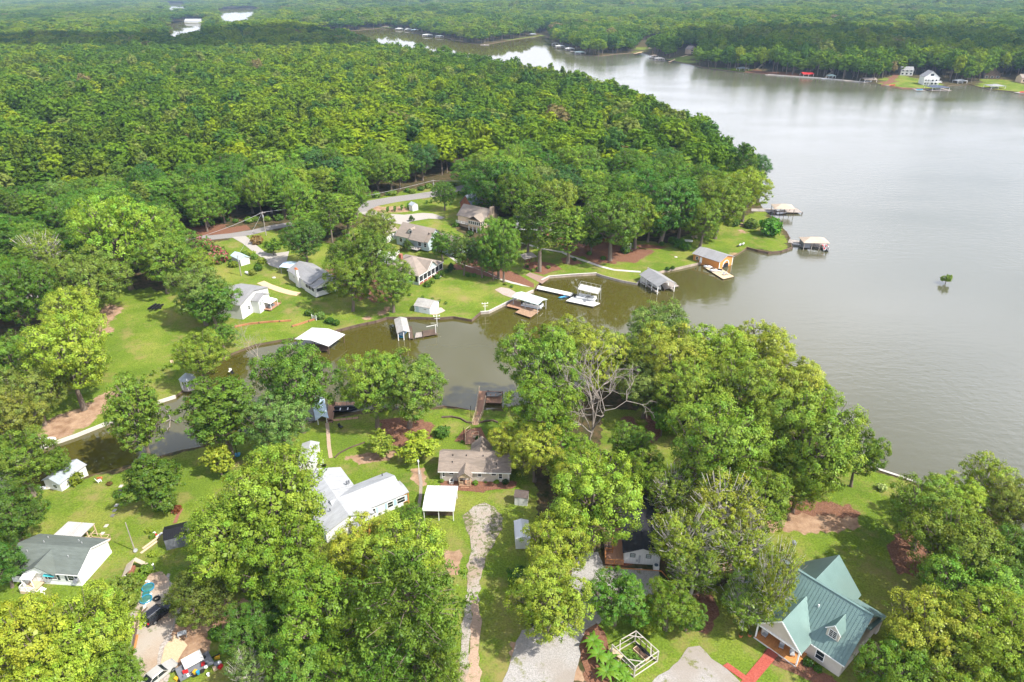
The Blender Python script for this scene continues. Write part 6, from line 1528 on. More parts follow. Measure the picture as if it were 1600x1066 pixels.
ghouse('blue_roofed_house', 'house with a slate blue roof partly hidden behind the large dark oak', (719,316), (737,321), 8.5, 3.0, 6.4, BRICK, R_SLATE, 'y', .3)
ghouse('hidden_house', 'white house glimpsed behind the tall pines near the pavilion', (806,338), (868,340), 10, 5.0, 8.2, WHITE, R_GREY, 'x', .4, wins=[('f', x, z, 1.2, 1.3) for x in (-6, -3, 3, 6) for z in (.9, 3.2)])
ghouse('brown_house', 'brown-roofed house in deep shade behind the mulch bed oaks', (900,340), (925,342), 9, 3.0, 7.0, GREY, MAT('brown_grey_shingle', (.22, .19, .16), .9, .15), 'y', .35)
l = Lot('pavilion', 'small open pavilion with a grey board roof at the foot of the tall pines', 'pavilion', (820,414), (838,410), 3.2, 0)
m = MB(); m.slab([(-l.L/2-.2, -1.8, 2.1), (l.L/2+.2, -1.8, 2.1), (l.L/2+.2, 1.8, 2.7), (-l.L/2-.2, 1.8, 2.7)], .12); m.build('roof', WOODGREY, l.root)
for x in (-l.L/2+.1, l.L/2-.1):
    for y, h in ((-1.5, 2.05), (1.5, 2.55)): q = MB(); q.box(x-.08, x+.08, y-.08, y+.08, -.2, h); q.build('post', WOODDARK, l.root)
m = MB(); m.box(-.9, .9, -.4, .4, .7, .78); m.box(-.7, -.5, -.3, .3, 0, .7); m.box(.5, .7, -.3, .3, 0, .7); m.build('bench', BRICK, l.root)
# far left sheds under the trees
l = small_shed('grey_shed', 'grey shed in the shade under the dark oak at the left edge', (40,482), (66,486), 4, 2.4, 3.3, GREYMETAL, R_OLDTIN, 'x', dz=0)
gz = gp(296, 605); o = empty('gazebo', gz, .3, 'white gazebo with a pointed grey-white roof across the channel', 'gazebo')
m = MB(); m.add([(1.9*math.cos(a), 1.9*math.sin(a), 2.5) for a in np.arange(8)*math.pi/4] + [(0, 0, 4.0)] + [(1.9*math.cos(a), 1.9*math.sin(a), 2.38) for a in np.arange(8)*math.pi/4], [(k, (k+1) % 8, 8) for k in range(8)] + [(9+(k+1) % 8, 9+k, k, (k+1) % 8)[::-1] for k in range(8)] + [tuple(range(16, 8, -1))]); m.build('roof', R_TIN, o)
for k in range(8): q = MB(); a = k*math.pi/4; q.tube([(1.7*math.cos(a), 1.7*math.sin(a), -.2), (1.7*math.cos(a), 1.7*math.sin(a), 2.45)], .07, 6); q.build('post', WTRIM, o)
m = MB(); m.prism([(1.8*math.cos(a), 1.8*math.sin(a)) for a in np.arange(8)*math.pi/4], -.2, .2); m.build('floor', WOODGREY, o)
for k, (x, y) in enumerate(((360, 582), (364, 585))):
    c = empty('dock_chair', gp(x, y), k, ['white chair by the channel bank beside the gazebo tree', 'dark chair next to the white one by the channel bank'][k], 'chair'); q = MB(); q.box(-.35, .35, -.35, .35, .3, .4); q.build('seat', [WTRIM, BLACKMETAL][k], c); q = MB(); q.box(-.35, .35, .3, .36, .4, 1.0); q.build('backrest', [WTRIM, BLACKMETAL][k], c)

# ------------------------------------------------------------------ docks
def rel(o, *pts): return [Vector(p) - o.location for p in pts]
def pil(o, p, z0=-1.6, z1=.8, r=.11, mat=WOODDARK, name='piling'): q = MB(); q.tube([(p[0], p[1], z0), (p[0], p[1], z1)], r, 6); return q.build(name, mat, o)
def deckquad(o, px, z, n, mat, name='deck', pilings=True, along=0):
    P = rel(o, *[onz(u, v, z) for u, v in px]); P = P[along:] + P[:along]
    m = MB(); boards(m, P, n, .1); m.build(name, mat, o); zz = o.location.z
    if pilings:
        for p in P: pil(o, p, -1.6-zz, z-zz+.1)
    return P
def roofed(o, p1, p2, W, hw, hr, roof, axis='x', post=WTRIM, ov=.3, nx=3, hipped=False, walls=None):
    A = onz(*p1, hw); B = onz(*p2, hw); d = B - A; L = d.length; d.normalize(); n = Vector((-d.y, d.x, 0)); c = (A+B)/2 + n*W/2
    M = Matrix.Translation(Vector((c.x, c.y, 0)) - o.location) @ Matrix.Rotation(math.atan2(d.y, d.x), 4, 'Z')
    r = MB()
    if hipped: hip_roof(r, -L/2, L/2, -W/2, W/2, hw, hr, ov)
    else: gable_parts(r, None, -L/2, L/2, -W/2, W/2, hw, hr, axis, ov, .1)
    r.v = [tuple(M @ Vector(p)) for p in r.v]; r.build('roof', roof, o)
    for k in range(nx):
        for y in (-W/2+.15, W/2-.15):
            x = -L/2+.15+(L-.3)*k/(nx-1); q = MB(); q.box(x-.09, x+.09, y-.09, y+.09, -1.6, hw); q.v = [tuple(M @ Vector(p)) for p in q.v]; q.build('post', post, o)
    return M, L
# cottage dock
o = empty('dock', onz(755, 625, 0), 0, 'brown L-shaped timber dock below the cottage with a bench rail', 'dock')
deckquad(o, [(744,650),(751,650),(763,611),(748,611)], .75, 24, WOODRED, 'walkway')
deckquad(o, [(759,629),(784,630),(785,612),(762,611)], .75, 12, WOODRED, 'platform', along=1)
deckquad(o, [(739,664),(746,664),(753,648),(743,648)], .8, 10, WOOD, 'ramp', False)
P = rel(o, onz(743,648,.75), onz(749,609,.75)); rails(o, P, .9, WOODTAN, 'railing', 1.6)
P = rel(o, onz(754,648,.75), onz(759,624,.75)); rails(o, P, .9, WOODTAN, 'railing', 1.6)
P = rel(o, onz(738,664,.8), onz(742,650,.8)); rails(o, P, .9, WOODTAN, 'railing', 2); P = rel(o, onz(747,664,.8), onz(753,649,.8)); rails(o, P, .9, WOODTAN, 'railing', 2)
# moored boat on the dock lift
bo = empty('boat', onz(772, 619, .95), 0, 'small dark-decked motor boat resting on the cottage dock platform', 'boat')
boat_hull(bo, 3.6, 1.5, .5, MAT('grey_hull', (.33, .32, .30), .5), WOODRED); q = MB(); q.box(-1.7, 1.7, .75, 1.1, .4, .5); q.build('canopy', RUBBER, bo); q = MB(); q.box(-1.95, -1.7, -.2, .2, .2, .9); q.build('motor', BLACKMETAL, bo)
q = gp(747, 684); dk = empty('garden_deck', q, 0, 'red-brown stair and deck between the cottage and its dock', 'deck')
deckquad(dk, [(727,694),(744,692),(749,680),(729,676)], q.z+.35, 12, WOODRED, 'deck', False); deckquad(dk, [(730,677),(739,680),(743,673),(735,671)], q.z+.2, 8, WOODRED, 'stair', False)
P = rel(dk, onz(727,692,q.z+.35), onz(728,676,q.z+.35), onz(735,671,q.z+.2)); rails(dk, P, .9, WOODTAN); P = rel(dk, onz(737,681,q.z+.35), onz(748,680,q.z+.35), onz(748,688,q.z+.35)); rails(dk, P, .9, WOODTAN)
m = MB(); A, B = rel(dk, onz(739,683,q.z+.75), onz(746,683,q.z+.75)); m.beam(A, B, .5, .12); m.build('bench', WOODTAN, dk)
# dock under the trees with the pale awning
o = empty('dock', onz(530, 645, 0), 0, 'timber dock behind the near shore trees with an open boat slip', 'dock')
deckquad(o, [(509,660),(520,660),(524,628),(514,628)], .7, 24, WOODRED, 'walkway'); deckquad(o, [(520,634),(562,632),(562,628),(521,629)], .7, 6, WOODRED, 'outer_walk', along=1); deckquad(o, [(512,659),(560,654),(560,651),(512,656)], .7, 5, WOODRED, 'shore_walk', along=1)
bo = empty('boat', onz(540, 642, .3), .1, 'dark boat floating inside the open slip behind the near shore trees', 'boat'); boat_hull(bo, 5.2, 1.9, .7, BLACKMETAL, WTRIM)
cv = empty('awning_frame', onz(507, 645, 0), 0, 'pale blue boat canopy left of the dock behind the near trees', 'canopy'); roofed(cv, (495,655), (511,652), 8, 2.2, 2.9, R_BLUETIN, 'y', nx=2)
# white-roofed dock
o = empty('covered_dock', onz(490, 533, 0), 0, 'covered dock with a plain white roof at the head of the channel', 'dock'); M_, L_ = roofed(o, (462,530), (513,541), 7.0, 2.4, 3.1, R_WHITE, 'y', WOODDARK, .2)
deckquad(o, [(472,548),(512,548),(516,540),(478,536)], .6, 10, WOODDARK, 'deck')
# grey roofed slip and broken dock
o = empty('covered_dock', onz(640, 515, 0), 0, 'old boat slip with a grey tin roof and a tarp beside the brown timber seawall', 'dock'); roofed(o, (621,521), (640,519), 8.8, 2.3, 2.9, R_OLDTIN, 'y', WTRIM, .15); deckquad(o, [(640,529),(646,529),(643,510),(638,510)], .55, 20, WOODDARK, 'walkway')
bo = empty('boat', onz(631, 522, .3), 1.4, 'boat under a blue tarp inside the grey tin slip', 'boat'); boat_hull(bo, 4.6, 1.7, .6, BLUEP, WTRIM); q = MB(); q.prism([(-2, -.8), (1.8, -.7), (1.8, .7), (-2, .8)], .55, .7); q.build('tarp', R_BLUETIN, bo)
o = empty('dock', onz(665, 520, 0), 0, 'low broken brown dock with missing boards and a white T-shaped post', 'dock'); P = deckquad(o, [(661,526),(683,522),(679,514),(660,517)], .5, 14, WOODDARK, 'platform', along=1); deckquad(o, [(648,528),(660,526),(659,519),(650,520)], .5, 6, WOODGREY, 'slats', along=1)
a, b_, c_ = rel(o, onz(681,521,.5), onz(681,507,.5), onz(679,521,.5)); q = MB(); q.tube([(a.x, a.y, -1), (a.x, a.y, 3.1)], .07, 6); q.beam((a.x-2.4, a.y-.6, 2.8), (a.x+.3, a.y+.1, 3.1), .1); q.build('lift_post', WTRIM, o)
for u, v, lab in ((683, 509, 'white lamp post with crossarms standing at the end of the broken dock'), (758, 489, 'white lamp post with crossarms on the lawn corner of the seawall')):
    b = onz(u, v, .2); t = empty('lamp_post', b, .2, lab, 'lamp post'); q = MB(); q.tube([(0, 0, -1.5), (0, 0, 3.3)], .08, 6); q.build('post', WTRIM, t); q = MB(); q.beam((-.9, 0, 3.0), (.9, 0, 3.0), .08); q.beam((-.6, 0, 2.2), (.9, 0, 2.2), .07); q.build('crossarm', WTRIM, t)
    for x in (-.8, .8): q = MB(); q.tube([(x, 0, 3.0), (x, 0, 3.3)], [.16, .05], 8); q.build('lamp', WTRIM, t)
# teal roofed slip with a pontoon boat
def pontoon(label, u, v, rz, z=.25, canopy=None, s=1.0, seats=GALV):
    bo = empty('pontoon_boat', onz(u, v, z), rz, label, 'boat'); bo.scale = (s, s, s)
    for y in (-.95, .95): q = MB(); q.tube([(-3.3, y, .2), (2.9, y, .2), (3.5, y, .35)], [.32, .32, .08], 8); q.build('float', CHROME, bo)
    q = MB(); q.box(-3.2, 3.2, -1.25, 1.25, .48, .58); q.build('deck', GALV, bo)
    q = MB()
    for y in (-1.22, 1.22): q.box(-2.6, 3.0, y-.03, y+.03, .62, 1.2)
    q.box(2.97, 3.03, -1.2, 1.2, .62, 1.2); q.build('side_panel', WTRIM, bo)
    for b_ in ((-2.4, -.4, .55, 1.15), (1, 2.8, -1.15, -.6), (1, 2.8, .6, 1.15)): q = MB(); q.box(*b_, .6, 1.05); q.build('seat', seats, bo)
    q = MB(); q.box(-.3, .3, -1.1, -.5, .6, 1.4); q.build('console', WTRIM, bo); q = MB(); q.box(-3.7, -3.3, -.22, .22, .1, 1.1); q.build('motor', BLACKMETAL, bo)
    if canopy: q = MB(); q.slab([(-1.8, -1.2, 2.3), (1.2, -1.2, 2.35), (1.2, 1.2, 2.35), (-1.8, 1.2, 2.3)], .08); [q.beam((x, y, .6), (x*.8, y, 2.3), .05) for x in (-1.6, 1.1) for y in (-1.15, 1.15)]; q.build('canopy', canopy, bo)
    return bo
o = empty('covered_dock', onz(822, 480, 0), 0, 'boat slip with a pale teal tin roof and a square brown swim platform', 'dock'); roofed(o, (801,464), (840,476), 4.6, 3.1, 3.6, R_TEAL, 'x', GALV, .2)
deckquad(o, [(791,478),(812,483),(824,475),(802,469)], .7, 14, WOODRED, 'walkway', along=1); deckquad(o, [(805,488),(829,496),(843,486),(820,478)], .65, 14, WOOD, 'platform', along=1)
pontoon('white pontoon boat moored under the pale teal tin roof', 832, 479, -.45, .5)
# white double-decker dock
o = empty('double_decker_dock', onz(900, 465, 0), 0, 'white double-decker dock with railed sun deck at the end of a white gangway', 'dock')
deckquad(o, [(838,451),(893,463),(896,458),(841,446)], .8, 40, OFFW, 'gangway', along=1)
deckquad(o, [(884,470),(927,479),(938,474),(897,462)], .7, 16, OFFW, 'lower_deck', along=1)
zt = 3.6
P = [onz(903,452,zt), onz(935,460,zt), onz(939,451,zt), onz(908,444,zt)]; Q = rel(o, *P); q = MB(); boards(q, Q, 12, .12, .04); q.build('sun_deck', MAT('white_deck', (.66, .63, .57), .8, .08), o)
rails(o, [Q[0], Q[1], Q[2], Q[3], Q[0]], 1.0, GALV, 'railing', 1.5)
for p in Q + [(Q[0]+Q[1])/2, (Q[2]+Q[3])/2]: pil(o, p, -1.6, zt, .09, GALV, 'post')
m = MB(); A, B = rel(o, onz(912,466,.8), onz(925,474,.8)); m.beam(A, B+Vector((0, 0, 2.6)), .9, .12); m.build('stair', BLACKMETAL, o)
pontoon('pontoon boat parked beneath the white double-decker sun deck', 915, 468, -.4, .4, seats=WTRIM)
for (u, v, rz, mat, lab) in ((880, 461, -.3, RED, 'red kayak tied beside the white gangway'), (879, 465, .5, BLUEP, 'blue kayak tied beside the white gangway'), (886, 465, .6, MAT('navy', (.02, .06, .12), .4), 'dark blue kayak nearest the white lower deck')):
    k = empty('kayak', onz(u, v, .1), rz, lab, 'kayak'); q = MB(); q.tube([(-1.7, 0, .25), (-.9, 0, .18), (0, 0, .16), (.9, 0, .18), (1.7, 0, .25)], [.04, .3, .36, .3, .04], 8); q.build('hull', mat, k, True); q = MB(); q.tube([(0, 0, .48), (0, 0, .53)], .22, 8); q.build('cockpit', BLACKMETAL, k)
# grey roofed slip with white posts
o = empty('covered_dock', onz(1030, 440, 0), 0, 'grey-roofed boat slip with white posts and a side deck', 'dock'); M_, L_ = roofed(o, (1001,429), (1028,447), 6.4, 2.9, 4.4, R_GREY, 'x', WTRIM, .35, 4)
q = MB(); q.box(-L_/2+.05, -L_/2+2.0, -2.9, 2.9, -.3, 2.85); q.v = [tuple(M_ @ Vector(p)) for p in q.v]; q.build('store_room', OFFW, o)
q = MB(); q.box(-L_/2+1, L_/2, -3.15, -2.5, .5, .7); q.box(-L_/2+1, L_/2, 2.5, 3.15, .5, .7); q.v = [tuple(M_ @ Vector(p)) for p in q.v]; q.build('walkway', WOODGREY, o)
deckquad(o, [(1038,452),(1061,447),(1047,438),(1030,441)], .7, 14, WOODGREY, 'side_deck', along=1)
bo = empty('boat', onz(1024, 448, .4), -1.1, 'boat with a black cover inside the grey-roofed slip with white posts', 'boat'); boat_hull(bo, 5.6, 2.0, .8, WTRIM, BLACKMETAL)
m = empty('lounge_chair', onz(1042, 443, .7), .5, 'grey lounge chair on the side deck of the grey-roofed slip', 'chair'); q = MB(); q.box(-.3, .8, -.3, .3, .3, .38); q.build('seat', GALV, m); q = MB(); q.slab([(-.3, -.3, .38), (-.3, .3, .38), (-.75, .3, .9), (-.75, -.3, .9)], .06); q.build('backrest', GALV, m)
# orange boathouse
l = Lot('boathouse', 'orange boathouse with a grey shingle roof and an arched boat door', 'boathouse', (1123,418.5), (1144,410), 10.5, .5, g=.4)
L, W = l.L, l.W; r, w = MB(), MB(); gable_parts(r, w, -L/2, L/2, -W/2, W/2, 2.7, 4.0, 'y', .45, .13, -1.2); w.build('wall', ORANGE, l.root); r.build('roof', R_GREY, l.root)
m = MB(); pts = [(1.8*math.cos(a), -W/2-.06, .3+1.9*math.sin(a)) for a in np.linspace(0, math.pi, 9)]
for a, b in zip(pts[:-1], pts[1:]): m.beam(a, b, .12, .24)
for x in (-L/2+.1, L/2-.1): m.box(x-.12, x+.12, -W/2-.09, -W/2-.02, -.6, 2.6)
m.build('white_trim', WTRIM, l.root)
m = MB(); m.add([(-1.7, -W/2-.03, -.6), (1.7, -W/2-.03, -.6)] + [(1.7*math.cos(a), -W/2-.03, .3+1.0*math.sin(a)) for a in np.linspace(0, math.pi, 9)], [tuple(range(11))]); m.build('boat_door', BLACKMETAL, l.root)
door(l, 'l', W/2-3.2, .1, .9, 2.0); win(l, 'l', W/2-1.6, .9, .9, 1.1); vents(l, [(1.0, -.5, 3.65)])
dk = empty('floating_dock', onz(1122, 428, 0), 0, 'tan floating dock beside the orange boathouse', 'dock')
deckquad(dk, [(1101,418),(1130,436),(1147,432),(1114,412)], .45, 20, WOODTAN, 'deck', along=1)
for k, (u, v) in enumerate(((1106, 418), (1115, 424))):
    j = empty('jet_ski', onz(u, v, .55), -.5, ['white jet ski at the shore end of the tan floating dock', 'white and black jet ski in the middle of the tan floating dock'][k], 'jet ski')
    q = MB(); q.tube([(-1.4, 0, .3), (-.6, 0, .3), (.5, 0, .3), (1.5, 0, .45)], [.35, .48, .45, .06], 8); q.build('hull', WTRIM, j, True); q = MB(); q.box(-1.1, .1, -.2, .2, .6, .85); q.build('seat', BLACKMETAL, j); q = MB(); q.beam((.35, 0, .6), (.2, 0, 1.05), .14); q.beam((.2, -.4, 1.05), (.2, .4, 1.05), .07); q.build('handlebar', BLACKMETAL, j)
for k, (u, v) in enumerate(((1131, 430), (1136, 429))):
    c = empty('dock_chair', onz(u, v, .45), k, ['left grey chair at the outer end of the tan floating dock', 'right grey chair at the outer end of the tan floating dock'][k], 'chair'); q = MB(); q.box(-.35, .35, -.35, .35, .3, .4); q.build('seat', GALV, c); q = MB(); q.box(-.35, .35, .3, .37, .4, 1.0); q.build('backrest', GALV, c); q = MB(); [q.box(x-.04, x+.04, y-.04, y+.04, 0, .3) for x in (-.3, .3) for y in (-.3, .3)]; q.build('frame', BLACKMETAL, c)
b = empty('bench', onz(1124, 425, .45), -.5, 'black and white bench on the tan floating dock', 'bench'); q = MB(); q.box(-.8, .8, -.25, .25, .4, .48); q.build('seat', WTRIM, b); q = MB(); q.box(-.8, .8, .2, .27, .48, 1); q.build('backrest', BLACKMETAL, b); q = MB(); q.box(-.75, -.65, -.2, .2, 0, .4); q.box(.65, .75, -.2, .2, 0, .4); q.build('leg', BLACKMETAL, b)
for k, (u, v) in enumerate(((1154, 385.5), (1159, 384))):
    c = empty('lawn_chair', gp(u, v), .6, ['left black and white lounger on the point lawn', 'right black and white lounger on the point lawn'][k], 'chair'); q = MB(); q.box(-.9, .5, -.35, .35, .3, .4); q.build('seat', BLACKMETAL, c); q = MB(); q.slab([(.5, -.35, .4), (.5, .35, .4), (1.1, .35, 1), (1.1, -.35, 1)], .07); q.build('backrest', WTRIM, c)
# docks of the point
o = empty('covered_dock', onz(1272, 382, 0), 0, 'tan hip-roofed boat slip off the tip of the point lawn', 'dock'); M_, L_ = roofed(o, (1257,379), (1295,380), 5.6, 2.9, 4.2, MAT('tan_shingle', (.42, .34, .27), .9, .12), 'x', WOODGREY, .35, 4, True)
deckquad(o, [(1231,379),(1258,382),(1259,378),(1233,374)], .8, 20, WOODGREY, 'walkway', along=1); deckquad(o, [(1255,383),(1282,387),(1284,381),(1257,377)], .7, 10, WOODGREY, 'deck', along=1)
q = MB(); q.box(-L_/2, -L_/2+2.4, -2.3, 2.3, .7, 2.8); q.v = [tuple(M_ @ Vector(p)) for p in q.v]; q.build('store_room', GREYMETAL, o)
bo = pontoon('red and white pontoon boat at the tan hip-roofed slip', 1289, 389, 1.35, .2, None, .8, RED); 
o = empty('covered_dock', onz(1225, 328, 0), 0, 'tan hip-roofed open dock beyond the point behind the round bush', 'dock'); roofed(o, (1211,326), (1242,327), 6.5, 3.4, 4.6, MAT('tan_shingle', (.42, .34, .27)), 'x', WOODDARK, .3, 3, True)
deckquad(o, [(1174,330),(1214,331),(1214,326),(1174,326)], .8, 24, WOODGREY, 'walkway', along=1); deckquad(o, [(1205,331),(1236,332),(1254,332),(1244,325),(1210,324)][:4], .8, 10, WOODGREY, 'deck', along=1)
deckquad(o, [(1233,332),(1253,332),(1246,326),(1230,326)], .75, 8, WOODGREY, 'end_deck', along=1)
o = empty('bare_dock', onz(1184, 306, 0), 0, 'dark bare dock frame showing right of the point trees', 'dock'); m = MB()
for u, v in ((1181,310),(1186,309),(1187,301),(1182,301)): p = rel(o, onz(u, v, 0))[0]; m.tube([(p.x, p.y, -1), (p.x, p.y, 4)], .12, 6)
m.build('post', WOODDARK, o); deckquad(o, [(1180,310),(1187,309),(1188,300),(1182,300)], 1.2, 8, WOODGREY, 'deck'); q = MB(); P = rel(o, *[onz(u, v, 0) for u, v in ((1181,310),(1186,309),(1187,301),(1182,301))]); [q.beam(P[i]+Vector((0, 0, 4)), P[(i+1) % 4]+Vector((0, 0, 4)), .15) for i in range(4)]; q.build('top_beam', WOODDARK, o)
# teal canopy by the right grove
o = empty('covered_dock', onz(1285, 650, 0), 0, 'teal boat canopy showing through the grove at its lake edge', 'dock'); roofed(o, (1262,652), (1292,648), 7, 3.0, 3.8, MAT('teal_canopy', (.10, .42, .38), .5, .1), 'x', GALV, .2)
# ------------------------------------------------------------------ shrubs, hedges
def bush(u, v, rpx, col, label, i=None, group=None, round_=False, name='shrub', zs=1.0, ground=None):
    b = gp(u, v) if ground is None else onz(u, v, ground); R = max(.3, rpx/dep(b)); me = ROUNDBUSH[0] if round_ else BUSH[(i if i is not None else random.randrange(3)) % 3]
    o = link(name, me, None, b); o.scale = (R, R, R*zs); o.rotation_euler.z = random.uniform(0, 6); o.color = jit(col, .08)
    return tag(o, label, 'shrub' if name != 'hedge' else 'hedge', group)
BLOSSOM = bush_proto(131, 1.0, 170, .15)
for u, v, r, c, lab in [
 (690,752,4.5,MG,'round green shrub at the left corner of the beige cottage front'),(743,755,5.5,(.085,.15,.015),'round bright green shrub right of the cottage porch'),
 (776,753,5,(.09,.15,.02),'leafy shrub below the right windows of the cottage'),(790,754,6.5,(.022,.045,.016),'dark round shrub at the right corner of the cottage'),(759,754,2.6,MG,'smallest shrub in the red mulch before the cottage'),
 (747,686,6,(.03,.065,.015),'dark clipped shrub beside the cottage garden deck'),(722,690,3,MG,'low shrub left of the cottage garden deck'),
 (524,822,7.5,(.12,.15,.03),'big round shrub left of the orange front steps'),(531,830,6,(.12,.15,.03),'round shrub against the left side of the orange front steps'),
 (566,812,5,(.10,.125,.02),'first clipped ball shrub right of the orange front steps'),(575,808,5,(.10,.125,.02),'second clipped ball shrub right of the orange front steps'),(584,805,5,(.10,.125,.02),'third clipped ball shrub right of the orange front steps'),(593,802,4.8,(.10,.125,.02),'fourth clipped ball shrub right of the orange front steps'),
 (601,798,4.6,(.10,.125,.02),'fifth clipped ball shrub along the white house wall'),(610,794,4.6,(.10,.125,.02),'last clipped ball shrub along the white house wall'),(548,826,5,(.12,.15,.03),'small shrub under the orange front porch'),
 (120,750,14,(.11,.12,.02),'olive rounded bush at the corner of the pale blue-roofed boathouse'),(276,796,9,(.13,.04,.03),'dark red-leaved bush on the lawn above the black metal shed'),
 (690,676,14,DG,'dark green bush on the lawn left of the cottage stairs'),(1378,762,9,(.30,.32,.20),'pale tufted pampas grass on the right lawn near the seawall'),(1408,778,12,GG,'grey-green bush right of the pampas grass'),
 (342,402,20,(.085,.12,.035),'large pink-flowering crape myrtle on the lawn'),(322,385,15,(.085,.12,.035),'pink-flowering crape myrtle beside the road'),(306,376,12,(.09,.12,.04),'smaller pink-flowering crape myrtle at the far left of the pair'),
 (403,377,11,(.16,.10,.06),'reddish low shrub at the driveway mouth'),(366,414,8,(.12,.15,.02),'yellow-green shrub left of the small white shed'),(361,412,6,DG,'dark shrub tucked at the small white shed'),
 (404,420,8,(.05,.09,.015),'dark round shrub on the lawn edge of the concrete driveway'),(409,409,8,(.15,.17,.012),'yellow-green shrub on the lawn edge of the concrete driveway'),(399,402,7,MG,'green shrub where the concrete driveway bends'),(382,396,6,MG,'low shrub behind the small white shed roof'),(394,397,6,LG,'light low shrub between shed and driveway'),
 (394,427,7,(.12,.14,.04),'small grey-green shrub beside the propane tank'),(484,490,8,(.05,.085,.015),'dark hedge clump left of the pale bush'),(500,494,10,GG,'pale grey-green bush above the stepped retaining wall'),(516,502,8,(.04,.08,.015),'dark hedge clump right of the pale bush'),(525,505,7,(.045,.085,.015),'lowest dark hedge clump toward the seawall'),
 (598,371,5,(.05,.09,.02),'round shrub left of the long taupe house'),(683,433,6,DG,'dark shrub at the porch front steps, left'),(668,445,7,(.06,.1,.02),'low dark shrub row below the screened porch'),(690,428,6,MG,'round shrub at the right end of the screened porch'),(698,424,5,DG,'dark shrub between porch and slim conifer'),(676,440,6,MG,'green shrub right of the low dark row'),
 (731,431,4.5,(.05,.10,.015),'left round shrub in the red mulch bed'),(741,431,4.5,(.05,.10,.015),'right round shrub in the red mulch bed'),(754,432,3,DG,'small shrub beside the tree trunk in the mulch bed'),(790,444,3.5,(.12,.16,.02),'yellow-green shrub at the end of the mulch bed'),(799,448,3,DG,'small dark shrub at the stone terrace'),
 (712,352,6,DG,'shrub at the left corner of the beige chimney house'),(735,366,7,(.03,.06,.015),'dark shrub under the glazed porch'),
 (824,417,3.5,DG,'left small shrub in the pavilion mulch bed'),(833,423,4,(.11,.17,.015),'bright shrub at the front of the pavilion mulch bed'),(839,420,3.5,DG,'dark shrub in the middle of the pavilion mulch bed'),(857,418,4,MG,'right shrub in the pavilion mulch bed'),(898,406,4,(.03,.065,.015),'dark shrub on the small mulch island'),
 (942,404,5,DG,'shrub by the mulch bed oak'),(920,397,5,DG,'dark shrub left on the big mulch bed'),(977,392,9,(.05,.085,.02),'dark shrub mass beside the hidden bench'),(1034,382,5,(.05,.09,.015),'small round shrub at the pale trunk'),
 (1051,378,9,(.06,.11,.012),'left part of the clipped hedge on the lawn'),(1062,383,11,(.05,.10,.012),'middle of the clipped hedge on the lawn'),(1071,387,10,(.055,.105,.012),'right part of the clipped hedge on the lawn'),
 (1043,421,4.5,(.035,.07,.015),'left small bush on the stone seawall'),(1051,419,4.2,(.035,.07,.015),'right small bush on the stone seawall'),(1091,407,4,DG,'bush at the shore corner of the orange boathouse'),
 (1203,360,21,(.055,.125,.012),'big round bush at the water on the point'),(1172,352,12,(.09,.115,.035),'grey-green bush under the point trees'),(1146,348,12,DG,'dark undergrowth bush under the point trees'),
 (812,900,22,DG,'dark bush below the white metal shed'),(830,945,18,(.06,.10,.02),'dark bush in the shade of the drooping oak'),(1090,975,12,DG,'dark bush by the red pot'),
 (1262,1035,9,(.03,.06,.015),'dark planting bed bush at the foot of the beige wall'),(1276,1045,8,(.04,.08,.015),'right bush in the planting bed of the beige house'),
 (240,865,8,LG,'weedy clump beside the wooden kennel'),(232,890,12,(.09,.13,.02),'weeds at the head of the dirt driveway'),(215,905,14,(.10,.14,.025),'weedy thicket left of the paddling pools'),(365,1010,16,(.07,.13,.015),'leafy thicket right of the sand pile'),(340,990,14,(.06,.12,.015),'leafy thicket above the loaded trailer'),
 (235,828,7,LG,'small weed clump on the left lawn'),(238,838,6,MG,'lower weed clump on the left lawn'),(172,756,5,(.10,.05,.03),'brown stump bush by the stepping path'),(330,497,12,MG,'leafy bush at the foot of the sunny lawn trees')]:
    ob = bush(u, v + r*.35, r, c, lab, round_=('ball' in lab or 'clipped' in lab or 'round' in lab))
    if 'myrtle' in lab: k = link('blossom', BLOSSOM, ob); k.color = (.42, .10, .13, 1); k.scale = (1.04, 1.04, 1.06)
for k, (u, v) in enumerate([(300+i*17, 352-i*1.3) for i in range(15)] + [(565+i*13.5, 313-i*2.25) for i in range(13)]):
    bush(u+random.uniform(-5, 5), v+random.uniform(-2, 3), random.uniform(5, 9), random.choice([MG, DG, (.10,.14,.03)]), 'bushy undergrowth clump at the forest edge ' + ('behind the driveway mouth road' if k < 15 else 'across the road from the white shed'), group='undergrowth along the road ' + ('behind the driveway' if k < 15 else 'opposite the white shed'), zs=.9)
def hedge(px, w, h, col, label):
    c = densify(gpoly(px), .5, False); g = np.random.default_rng(int(c[0, 0]*10) % 999)
    H = height(c); P = []; Nn = []
    per = int(70*w*h) + 20
    for p, z in zip(c, H):
        q = g.uniform(-1, 1, (per, 3)); ax = g.integers(1, 3, per); q[np.arange(per), ax] = np.sign(q[np.arange(per), ax]); q[:, 2] = np.where(ax == 2, 1, q[:, 2])
        P.append(np.column_stack([p[0]+q[:, 0]*.4+g.normal(0, .06, per), p[1]+q[:, 1]*w/2, z+(q[:, 2]+1)/2*h])); Nn.append(q*np.array([.2, 1, 1]))
    P = np.concatenate(P); Nn = np.concatenate(Nn) + rdir(g, len(P))*.5; V = cards(g, P, Nn, np.full(len(P), .34), .75)
    me = foliage_mesh('hedge', V, np.clip(g.normal(.5, .22, len(P)), 0, 1), np.clip(g.normal(.5, .15, len(P)), 0, 1), LEAF)
    o = link('hedge', me); o.color = jit(col, .05); return tag(o, label, 'hedge')
hedge([(606,331),(617,330),(628,328),(638,325)], 2.2, 1.8, (.06, .115, .012), 'clipped green hedge left of the small white shed by the road')
